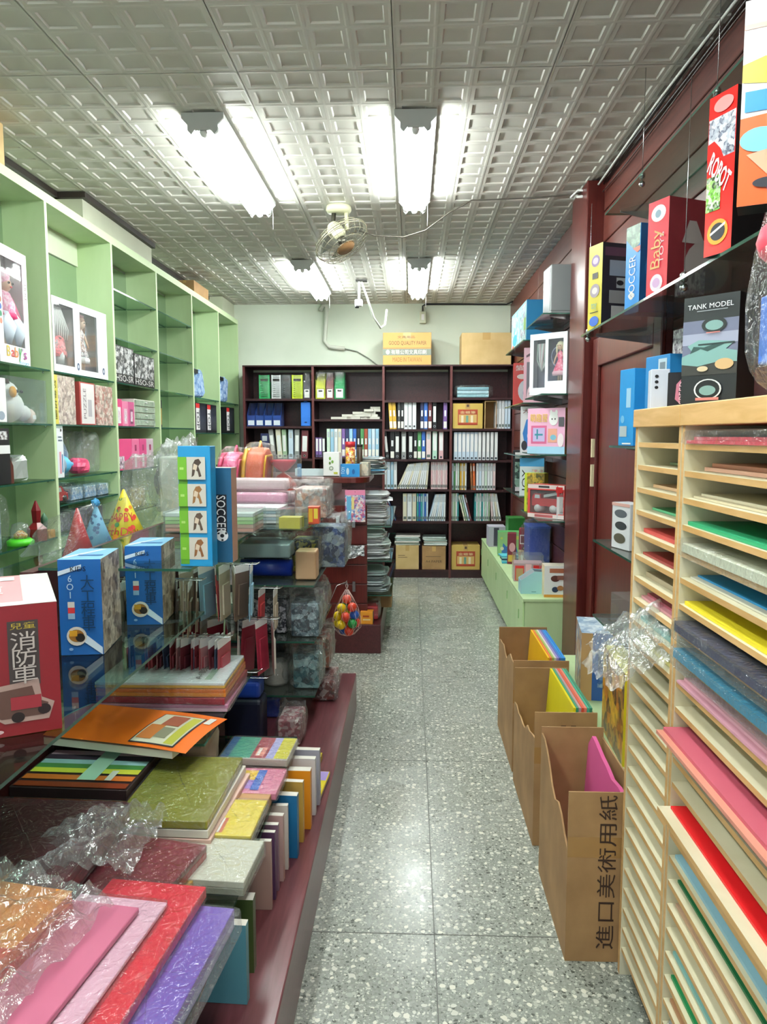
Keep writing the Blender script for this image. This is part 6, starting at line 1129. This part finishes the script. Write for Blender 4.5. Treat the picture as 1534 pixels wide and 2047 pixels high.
pbox('watch_box', 'small black box with pink script logo on the rack top', 'box', (.622, 1.865, RT), radians(-20), .085, .06, .085, C('#121113', .35), {'F': [('t', .3, .1, .55, .75, C('#e0b4c0', .4), 'SPEED', 90), ('p', .2, .1, .35, .8, C('#c87a90', .4), [(0, .2), (1, 0), (.6, .5), (1, 1), (.2, .8)]), ('r', .58, .55, .75, .95, C('#d8a02c', .4)), ('r', .62, .6, .71, .85, BLACK)]})
pbox('tank_box', 'tall black TANK MODEL box with grey green tank picture', 'model box', (.612, 1.745, RT), radians(-48), .125, .085, .238, {'*': C('#16181b', .35), 'F': C('#23262a', .3)},
  {'F': [('r', 0, .38, 1, .78, C('#6a6f86', .35)), ('r', 0, .56, 1, .66, C('#9a9fb4', .35)), ('r', 0, .28, 1, .42, C('#3a3a38', .35)), ('t', .1, .88, .92, .925, C('#e6e8ea', .35), 'TANK MODEL'), ('r', .25, .86, .8, .868, C('#9aa0a4', .35)), ('p', .0, .36, 1, .6, C('#7aa4a0', .35), [(0, .1), (.3, 0), (.7, .15), (1, .1), (1, .5), (.8, .6), (.95, .85), (.6, .95), (.3, 1), (.1, .8), (.2, .55), (0, .4)]), ('p', .15, .44, .8, .57, C('#34504e', .35), [(0, .3), (.3, .6), (.5, .4), (1, .9), (.7, .9), (.4, .7), (.1, .8)]), ('r', .3, .55, .95, .565, C('#2a3a3a', .35)), ('e', .35, .66, .8, .8, C('#23282a', .35)), ('e', .42, .68, .74, .77, C('#7a9c98', .35)), ('e', .62, .32, .95, .42, C('#c8a87a', .35)), ('e', .3, .31, .5, .36, C('#c8b898', .35)), ('e', .26, .05, .76, .24, C('#d8dcdc', .35)), ('e', .29, .06, .73, .23, C('#1a1d20', .35)), ('e', .36, .09, .66, .18, C('#7a9c98', .35)), ('r', .3, .045, .72, .07, C('#c87a74', .35)), ('r', .45, .655, .7, .665, C('#c87a74', .35))]})
r = T('bagged_plush', 'tall clear bag of lilac and blue toy parts on the rack top', 'bagged toy', (.735, 1.36, RT)); bev(M().box(-.08, .07, -.09, .08, .002, .26, art('#8f98c8', '#d8d4e0', '#4a5a94', '#b4bcd8', scale=9)).ob('toy_parts', r), .02); M().ball((-.07, .05, .28), .045, C('#d84a5c', .5), 12).ob('pink_ball', r); M().ball((-.06, -.02, .2), .05, C('#e8a8b4', .5), 12).ob('rose_ball', r); bev(M().box(-.11, -.085, -.06, .04, .06, .18, C('#2f6ac8', .4)).ob('blue_card', r), .004)
m = M(); crumple(m, (0, 0, .176), (.24, .24, .35), FILM, 71, 24, .14, .5); m.ob('film', r)
r = T('black_tray', 'dark wrapped tray with clear film behind the tall bag', 'tray', (.90, 1.57, RT)); M().box(-.1, .12, -.12, .1, 0, .08, C('#26282a', .4)).ob('tray', r); m = M(); crumple(m, (.01, -.01, .06), (.27, .26, .118), FILM, 72, 18, .1, .4); m.ob('film', r)
pbox('toy_car_box', 'white slim box with three toy car pictures on the low door shelf', 'toy box', (.79, 2.72, 1.0615), radians(16), .07, .12, .17, C('#dfe0e4', .35), {'L': [('e', .15, .68, .85, .86, C('#5a6068', .4)), ('e', .2, .42, .85, .6, C('#34383e', .4)), ('e', .15, .12, .8, .34, C('#5a5448', .4)), ('r', 0, .93, 1, 1, C('#d8a8a0', .4))]})
bagged('small clear bag with gold cap under the toy car box', (.86, 2.5), (.14, .16, .15), art('#5f6a78', '#b4b8bc', '#c8a85a', scale=16), 24, 1.0615)
r = T('display_case', 'clear acrylic case with black and yellow toy on the lowest door shelf', 'display case', (.79, 2.52, .7415), radians(6)); M().box(.02, .1, .04, .12, .005, .05, C('#d8c83c', .4)).ob('yellow_part', r); bev(M().box(.1, .21, .03, .2, .005, .13, BLACK).ob('black_part', r), .01); M().box(.1, .2, .015, .029, .02, .06, C('#c85a3c', .4)).ob('red_part', r); acr(r, .24, .3, .15)
bagged('clear bag of white and black parts on the acrylic case', (.91, 2.62), (.2, .2, .16), art('#17181a', '#e2dcc8', '#2a2a2c', '#c8ccd0', scale=9), 25, .8935)
# on the low bench
BZ = .3255
pbox('block_bucket_box', 'blue printed block bucket box on the green bench', 'toy box', (.745, 3.22, BZ), radians(-8), .24, .3, .30, {'*': C('#2f5fb0', .35), 'L': art('#b07a4a', '#d8c8b0', '#6a86a8', '#8a5a34', scale=10), 'T': art('#a8c0d4', '#d8e4ea', '#7a9ab8', scale=10)}, {'F': [('r', .25, .78, 1, .98, C('#3a72c4', .35)), ('r', 0, .0, .2, 1, C('#c8a070', .4)), ('r', .3, .2, .9, .7, art('#1f3f7a', '#3a62a8', '#8fa8c8', scale=12)), ('r', .6, .05, .9, .2, BLACK)]})
pbox('digger_box', 'yellow and black excavator toy box on the green bench', 'toy box', (.742, 2.55, BZ), radians(-3), .25, .36, .335, {'*': C('#e0c81f', .35), 'L': art('#c8802c', '#5a4434', '#e0b83c', '#8a5a2c', scale=8), 'T': C('#e6d83c', .35)}, {'F': [('p', 0, 0, 1, 1, C('#2c2622', .4), [(.2, .9), (.35, .85), (.3, .5), (.6, .4), (.8, .2), (.9, .05), (.4, .1), (.1, .3)]), ('r', .3, .3, .7, .5, C('#d8a01f', .4)), ('r', .4, .25, .95, .32, C('#8a7a8c', .4)), ('e', .3, .08, .5, .24, C('#1a1816', .4)), ('e', .65, .08, .9, .26, C('#1a1816', .4)), ('p', .55, .4, .9, .8, C('#e8b82c', .4), [(0, 0), (.3, .1), (.4, .8), (1, 1), (.3, 1), (.1, .4)]), ('t', .65, .75, .95, .85, C('#5a4a1f', .4), 'Digger', 90)]})

# ================================================================ OPEN CARTONS WITH BOARDS
def open_carton(label, x0, x1, y0, y1, h, lefth, text=None, backup=0, seed=0):
    r = T('open_carton', label, 'carton', (x0, y0, 0)); w, d = x1 - x0, y1 - y0; t = .005
    M().box(0, w, 0, t, 0.001, h, CARD).ob('front_wall', r); M().box(0, w, d - t, d, .001, h + backup, CARD).ob('back_wall', r); M().box(w - t, w, t, d - t, .001, h - .02, CARD).ob('right_wall', r); M().box(t, w - t, t, d - t, .001, .006, CARD).ob('floor_panel', r)
    random.seed(seed); n = 9; pol = [(t, .001), (d - t, .001)]; tops = []
    for i in range(n + 1): u = i / n; tops.append((d - t - (d - 2 * t) * u, lefth[0] + (lefth[1] - lefth[0]) * (1 - u) + random.uniform(-.012, .012) - (.03 if 3 < i < 6 else 0)))
    m = M(); pol = pol + tops; vs = [(0, p[0], p[1]) for p in pol] + [(t, p[0], p[1]) for p in pol]; k = len(pol); m.add(vs, [tuple(range(k)), tuple(range(k, 2 * k))[::-1]] + [(i, k + i, k + (i + 1) % k, (i + 1) % k) for i in range(k)], CARD); m.ob('left_wall', r)
    tm = M(); tm.quad((.0, -.0005, h * .62), (w, -.0005, h * .62), (w, -.0005, h * .74), (0, -.0005, h * .74), C('#a8804e', .2)); tm.ob('packing_tape', r)
    if text: m = M(); decal(m, (0, 0, 0), (w, 0, 0), (0, 0, h), (0, -1, 0), text, .0012); m.ob('lettering', r)
    return r
dk = C('#3a2418', .6)
open_carton('nearest tall open carton lettered for imported art paper', .44, .645, 2.0, 2.44, .50, (.34, .5), [('t', .41, .08, .655, .985, dk, '進口美術用紙', 90)], .012, 1)
open_carton('middle tall open carton with yellow and green boards', .445, .665, 2.60, 3.12, .50, (.4, .34), [('r', .42, .9, .5, .905, dk), ('r', .58, .9, .66, .905, dk), ('r', .43, .88, .49, .885, dk)], .0, 2)
open_carton('farthest tall open carton with orange to blue boards', .45, .69, 3.20, 3.74, .505, (.5, .46), None, .01, 3)
def board(label, x, y0, y1, z1, cc, t=.006, lean=4):
    o = M().box(0, t, 0, y1 - y0, 0, z1 - .012, C(cc, .4)).ob('foam_board', None, (x, y0, .008), 0, (0, radians(lean), 0)); tag(o, label, 'foam board'); return o
for i, (cc, nm) in enumerate((('#f0b81c', 'golden yellow'), ('#e87a4a', 'orange'), ('#a8c060', 'lime'), ('#e6e0d4', 'white'), ('#9a88c8', 'lilac'), ('#5a7ac8', 'periwinkle'), ('#3a9ae0', 'sky blue'), ('#2f8ad8', 'blue'))): board(nm + ' foam board in the farthest carton', .568 + i * .0098, 3.23, 3.71, .515, cc, .0085)
for i, (cc, nm) in enumerate((('#e8d81c', 'lemon yellow'), ('#3f9a78', 'dark green'), ('#c8a4a8', 'pale pink'), ('#e0563c', 'red'), ('#e88a78', 'salmon'), ('#4ab094', 'sea green'), ('#3a8a6a', 'bottle green'))): board(nm + ' foam board in the middle carton', .552 + i * .0098, 2.63, 3.09, .512, cc, .0085)
r = T('pink_sheet', 'torn edged bright pink foam sheet leaning in the nearest carton', 'foam sheet', (.565, 2.03, .008), 0, None, (0, radians(3), 0)); m = M(); pol = [(0, 0), (.38, 0), (.38, .46), (.34, .502), (.3, .498), (.22, .485), (.16, .48), (.1, .47), (.03, .48), (0, .478)]; m.prism(pol, 0, .012, C('#e0609c', .45), 'x'); m.ob('sheet', r)

# ================================================================ PAPER IN THE RACK
def slot(k, right, cols, label, h=.008, film=False, out=0, inset=.02, tilt=0, w=None):
    y0, y1 = (.82, 1.615) if right else (1.662, 1.946); z = RZ[k] + .0006; n = len(cols); x0 = RX0 + inset - out
    r = T('paper_stack', label, 'paper stack', (x0, y0 + .006, z), 0, None, (0, radians(tilt), 0)); d = (y1 - y0 - .012) if w is None else w
    yy = (y1 - y0 - .012) - d
    for i, cc in enumerate(cols): M().box(.0 + .012 * (n - 1 - i) * 0 + (.014 * i), RX1 - .012 - x0 - .01, yy + .004 * i, yy + d - .004 * i, h * i / n + .0002, h * (i + 1) / n, C(cc, .5)).ob('sheets', r)
    if film: m = M(); crumple(m, ((RX1 - x0) / 2 - .02, yy + d / 2, h / 2 + .006), (RX1 - x0 + .01, d + .008, h + .018), FILM, k * 3 + right, 30, .025, .16); m.ob('film', r)
    return r
RS = [(0, ['#c83a4c', '#d8566a'], 'red paper in crinkled film in the top wide slot', .014, True, .02), (1, ['#e8b49c', '#e0a088'], 'peach paper stack in the wide column under the red film', .016, False, -.02), (2, ['#d8ccac', '#e2d8bc'], 'cream sheets with curling edge in the wide column', .01, False, 0),
      (3, ['#2aa06c'], 'emerald green paper in the wide column', .008, False, .01), (4, ['#d4d8c0'], 'pale sheets in shiny film below the emerald green', .018, True, .02), (5, ['#e8e4d4', '#2a9ad8'], 'bright blue paper in the wide column', .008, False, 0), (6, ['#f0dc2c'], 'lemon yellow paper in the wide column', .008, False, .01),
      (7, ['#2a3050'], 'navy paper in thick shiny film', .022, True, .03), (8, ['#2f8aac'], 'teal blue paper in shiny film', .02, True, .03), (9, ['#e0a4b4', '#e8b4c0'], 'light pink paper on an overhanging edge', .012, False, .02), (11, ['#d8907c', '#c05a6c'], 'rose red paper over salmon sheets jutting out', .016, False, .06),
      (12, ['#c4ccd4'], 'pale grey white roll-edged paper', .014, False, .012), (14, ['#e0141c'], 'vivid red paper on the pulled-out board', .006, False, .022), (15, ['#a8803c'], 'tan edged sheet in the lower wide slot', .006, False, -.004), (16, ['#9ac8d8'], 'light blue paper in the lower wide slot', .008, False, .008),
      (17, ['#0f6a3c'], 'dark green paper in the lower wide slot', .006, False, .0), (18, ['#c8a488'], 'light brown paper in the lower wide slot', .008, False, .002), (20, ['#8fc8c4'], 'pale teal paper low in the wide column', .008, False, .004), (21, ['#1f9a5c'], 'green paper near the rack foot', .008, False, .006), (22, ['#c8946c'], 'brown paper near the rack foot', .008, False, .006), (23, ['#d0d4dc'], 'grey white paper near the rack foot', .01, True, .006)]
for k, cols, lb, h, fm_, out in RS: slot(k, True, cols, lb, h, fm_, out)
LS = [(1, ['#a8c4a4'], 'sage paper in the narrow column', .006, False, -.06), (2, ['#dcb48c'], 'apricot paper in the narrow column', .008, False, -.02), (3, ['#5ab888'], 'mint green paper in the narrow column', .006, False, -.02), (4, ['#d8504c'], 'coral red paper in the narrow column', .01, False, .0), (5, ['#a83c38'], 'brick red board tilted in the narrow column', .006, False, .0),
      (6, ['#b8a88c'], 'beige paper in the narrow column', .012, False, -.01), (7, ['#e09ca8', '#d8788c'], 'rose paper in the narrow column', .014, False, .0), (8, ['#7ac0bc'], 'aqua paper inside the loose bag in the narrow column', .012, False, .0), (9, ['#e6dc90'], 'pale yellow paper in the narrow column', .01, False, .0)]
for k, cols, lb, h, fm_, out in LS: slot(k, False, cols, lb, h, fm_, out, tilt=0)
r = T('film_bag', 'milky plastic bag drooping out of the narrow rack column', 'bag', (.575, 1.81, RZ[9] + .012)); m = M()
def fb3(u, v):
    x = .05 - .17 * u; y = .13 - .26 * v; z = .02 - .10 * u * u * (1 - .3 * v) + .05 * (1 - u) * sin(pi * v); n_ = noise.noise(Vector((u * 4, v * 5, 3))); n2 = noise.noise(Vector((u * 11, v * 12, 8)))
    return (x + .02 * n_, y - .05 * u * (v - .5) + .012 * n2, z + .03 * n_ + .012 * n2)
sheet(m, fb3, 22, 26, FROST, False); sheet(m, lambda u, v: tuple(Vector(fb3(u, v)) + Vector((.01, .0, .05 + .03 * noise.noise(Vector((u * 6, v * 5, 14)))))), 22, 26, FROST, False); m.ob('film', r)

# ================================================================ FAR COUNTER GOODS
TZ = 1.2008
r = T('paper_tray', 'white document tray on the far counter', 'tray', (-.80, 5.16, TZ)); m = M(); m.box(0, .3, 0, .22, 0, .006, C('#d8e8ea', .4)); m.box(0, .3, 0, .006, .006, .05, C('#cfe2e6', .4)); m.box(0, .006, .006, .22, .006, .05, WHITE); m.box(.294, .3, .006, .22, .006, .05, WHITE); m.ob('tray', r); M().box(.02, .28, .02, .2, .0065, .03, WHITE).ob('paper', r)
pbox('egg_toy_box', 'white box with green dots picture on the far counter', 'box', (-.59, 5.04, TZ + .0), radians(-6), .11, .1, .165, C('#f2f3f0', .4), {'F': [('e', .35, .68, .5, .82, C('#7aa84c', .4)), ('e', .5, .55, .65, .68, C('#7aa84c', .4)), ('e', .35, .5, .48, .62, C('#5a7a3c', .4)), ('e', .36, .26, .64, .44, C('#8a9a84', .4)), ('e', .42, .3, .58, .4, C('#e2e6da', .4)), ('r', .65, .12, .9, .2, C('#c8c84c', .4)), ('r', 0, 0, 1, .05, C('#3a2a20', .5))]})
r = T('candy_can', 'red capped yellow tube on the far counter', 'can', (-.42, 5.2, TZ)); M().lathe([(.034, 0), (.034, .2), (.001, .2)], art('#e8c02c', '#c8402c', '#f0e0b0', '#8a3a24', scale=24), n=18).ob('tube', r); M().lathe([(.036, .2), (.036, .235), (.001, .235)], C('#c8242c', .4), n=18).ob('cap', r)
r = T('candy_can', 'slim brown tube beside the red capped one', 'can', (-.36, 5.28, TZ)); M().lathe([(.02, 0), (.02, .2), (.001, .2)], C('#4a3a2c', .4), n=14).ob('tube', r); M().lathe([(.021, .2), (.021, .215), (.001, .215)], C('#2a2420', .4), n=14).ob('cap', r)
pbox('blue_toy_box', 'bright blue toy box with tan end on the far counter', 'toy box', (-.475, 5.06, TZ), radians(-4), .13, .09, .085, {'*': C('#2f8fd0', .4), 'R': C('#b09a7c', .5)}, {'F': [('e', .3, .15, .45, .7, C('#c8dce8', .4)), ('t', .04, .2, .22, .8, C('#e2f0f8', .4), 'TOY', 90), ('e', .6, .2, .75, .6, C('#1f5fa0', .4))]})
pbox('box', 'pale printed box at the counter corner', 'box', (-.35, 5.14, TZ), radians(-4), .06, .12, .095, art('#c8c4b0', '#a8a89c', '#d8ccb4', scale=16), {})
r = T('sticker_pack', 'colourful sticker pack with pink header hanging on the slatted end', 'sticker pack', (-.44, 5.0, .90)); M().box(0, .135, 0, .012, 0, .215, art('#d8dce4', '#4a8ac0', '#c84a6a', '#e8e0d0', '#8a5a9c', scale=30)).ob('pack', r); m = M(); decal(m, (0, 0, 0), (.135, 0, 0), (0, 0, .215), (0, -1, 0), [('r', 0, .84, 1, 1, C('#e88aac', .4)), ('r', .08, .06, .3, .8, C('#6ab0d8', .4)), ('r', .32, .4, .45, .78, C('#e8d88a', .4))]); m.ob('print', r)
M().tube([(.0675, .02, .2), (.0675, -.006, .2), (.0675, -.01, .206)], .002, STEEL).ob('hook', r)
r = T('shiny_pack', 'crinkled silver pack with dark scribbles hanging low on the slatted end', 'hanging pack', (-.50, 4.99, .64)); m = M(); sheet(m, lambda u, v: (.0 + .19 * u, -.012 + .012 * noise.noise(Vector((u * 7, v * 7, 2))), .03 * u - .0 + .1 * v * (1 - .25 * u) + .02 * noise.noise(Vector((u * 3, v * 3, 7)))), 16, 10, art('#c8ccd0', '#34363a', '#e2e6e8', '#8f9498', scale=26, rough=.15), False); m.ob('foil', r); M().tube([(.1, .035, .085), (.1, -.02, .085)], .002, STEEL).ob('hook', r)
pbox('file_strip', 'narrow pale strip with blue mark against the slatted end', 'strip', (-.50, 4.975, .66), 0, .022, .05, .28, C('#c9d0d4', .4), {'F': [('r', .1, .6, .9, .75, C('#3f9ad0', .4))]})
# bulging stacks of packs on the aisle side of the counter
random.seed(31); q = 0
stk = {'#dfe4e4': 'white', '#b4c0c2': 'grey', '#8fa09c': 'grey green', '#c8d4d0': 'pale green', '#9fb4c4': 'grey blue', '#4a5458': 'charcoal', '#d8d0c4': 'cream', '#6fb4d8': 'sky blue'}
ck = list(stk)
for z0, n in ((.8615, 16), (.6215, 13), (.3815, 11)):
    for i in range(n):
        cc = ck[(q * 5 + i * 3) % 8]; yy = 5.14 + random.uniform(-.02, .03); o = M()
        crumple(o, (0, 0, .0065), (.235 + random.uniform(-.03, .03), .34, .013), C(cc, .22), q, 14, .10, .35); o = o.ob('flat_pack', None, (-.29 + random.uniform(-.02, .03), yy + .2, z0 + i * .0136), radians(random.uniform(-9, 9)))
        lv = {.8615: 'top', .6215: 'middle', .3815: 'bottom'}[z0]; tag(o, f'{stk[cc]} film wrapped pack in the {lv} bulging stack of the far counter', 'pack', f'{stk[cc]} packs in the {lv} counter stack'); q += 1
for i in range(9):
    cc = ck[(i * 3 + 1) % 8]; o = M(); crumple(o, (0, 0, .0065), (.22, .3, .013), C(cc, .22), i + 90, 14, .1, .35); o = o.ob('flat_pack', None, (-.30 + random.uniform(-.02, .04), 5.45, TZ + .0005 + i * .0136), radians(random.uniform(-9, 9))); tag(o, f'{stk[cc]} film wrapped pack piled on the counter top corner', 'pack', f'{stk[cc]} packs on the counter top')
bagged('red and clear bag lying on the far platform', (-.28, 5.22), (.14, .26, .12), C('#b8222c', .4), 44, .2008)
r = pbox('crayon_box', 'orange printed box on the far platform corner', 'box', (-.34, 5.0, .2008), radians(-2), .085, .07, .085, {'*': C('#2c241f', .5), 'F': C('#e89a2c', .4), 'T': C('#e0922c', .4)}, {'F': [('r', .2, .3, .8, .4, C('#f0d8a0', .4)), ('r', .2, .55, .7, .7, C('#b8501f', .4))]})
carton('brown carton standing on the far platform behind the red bag', (-.36, 5.5, .2008), .22, .3, .165, CARD)
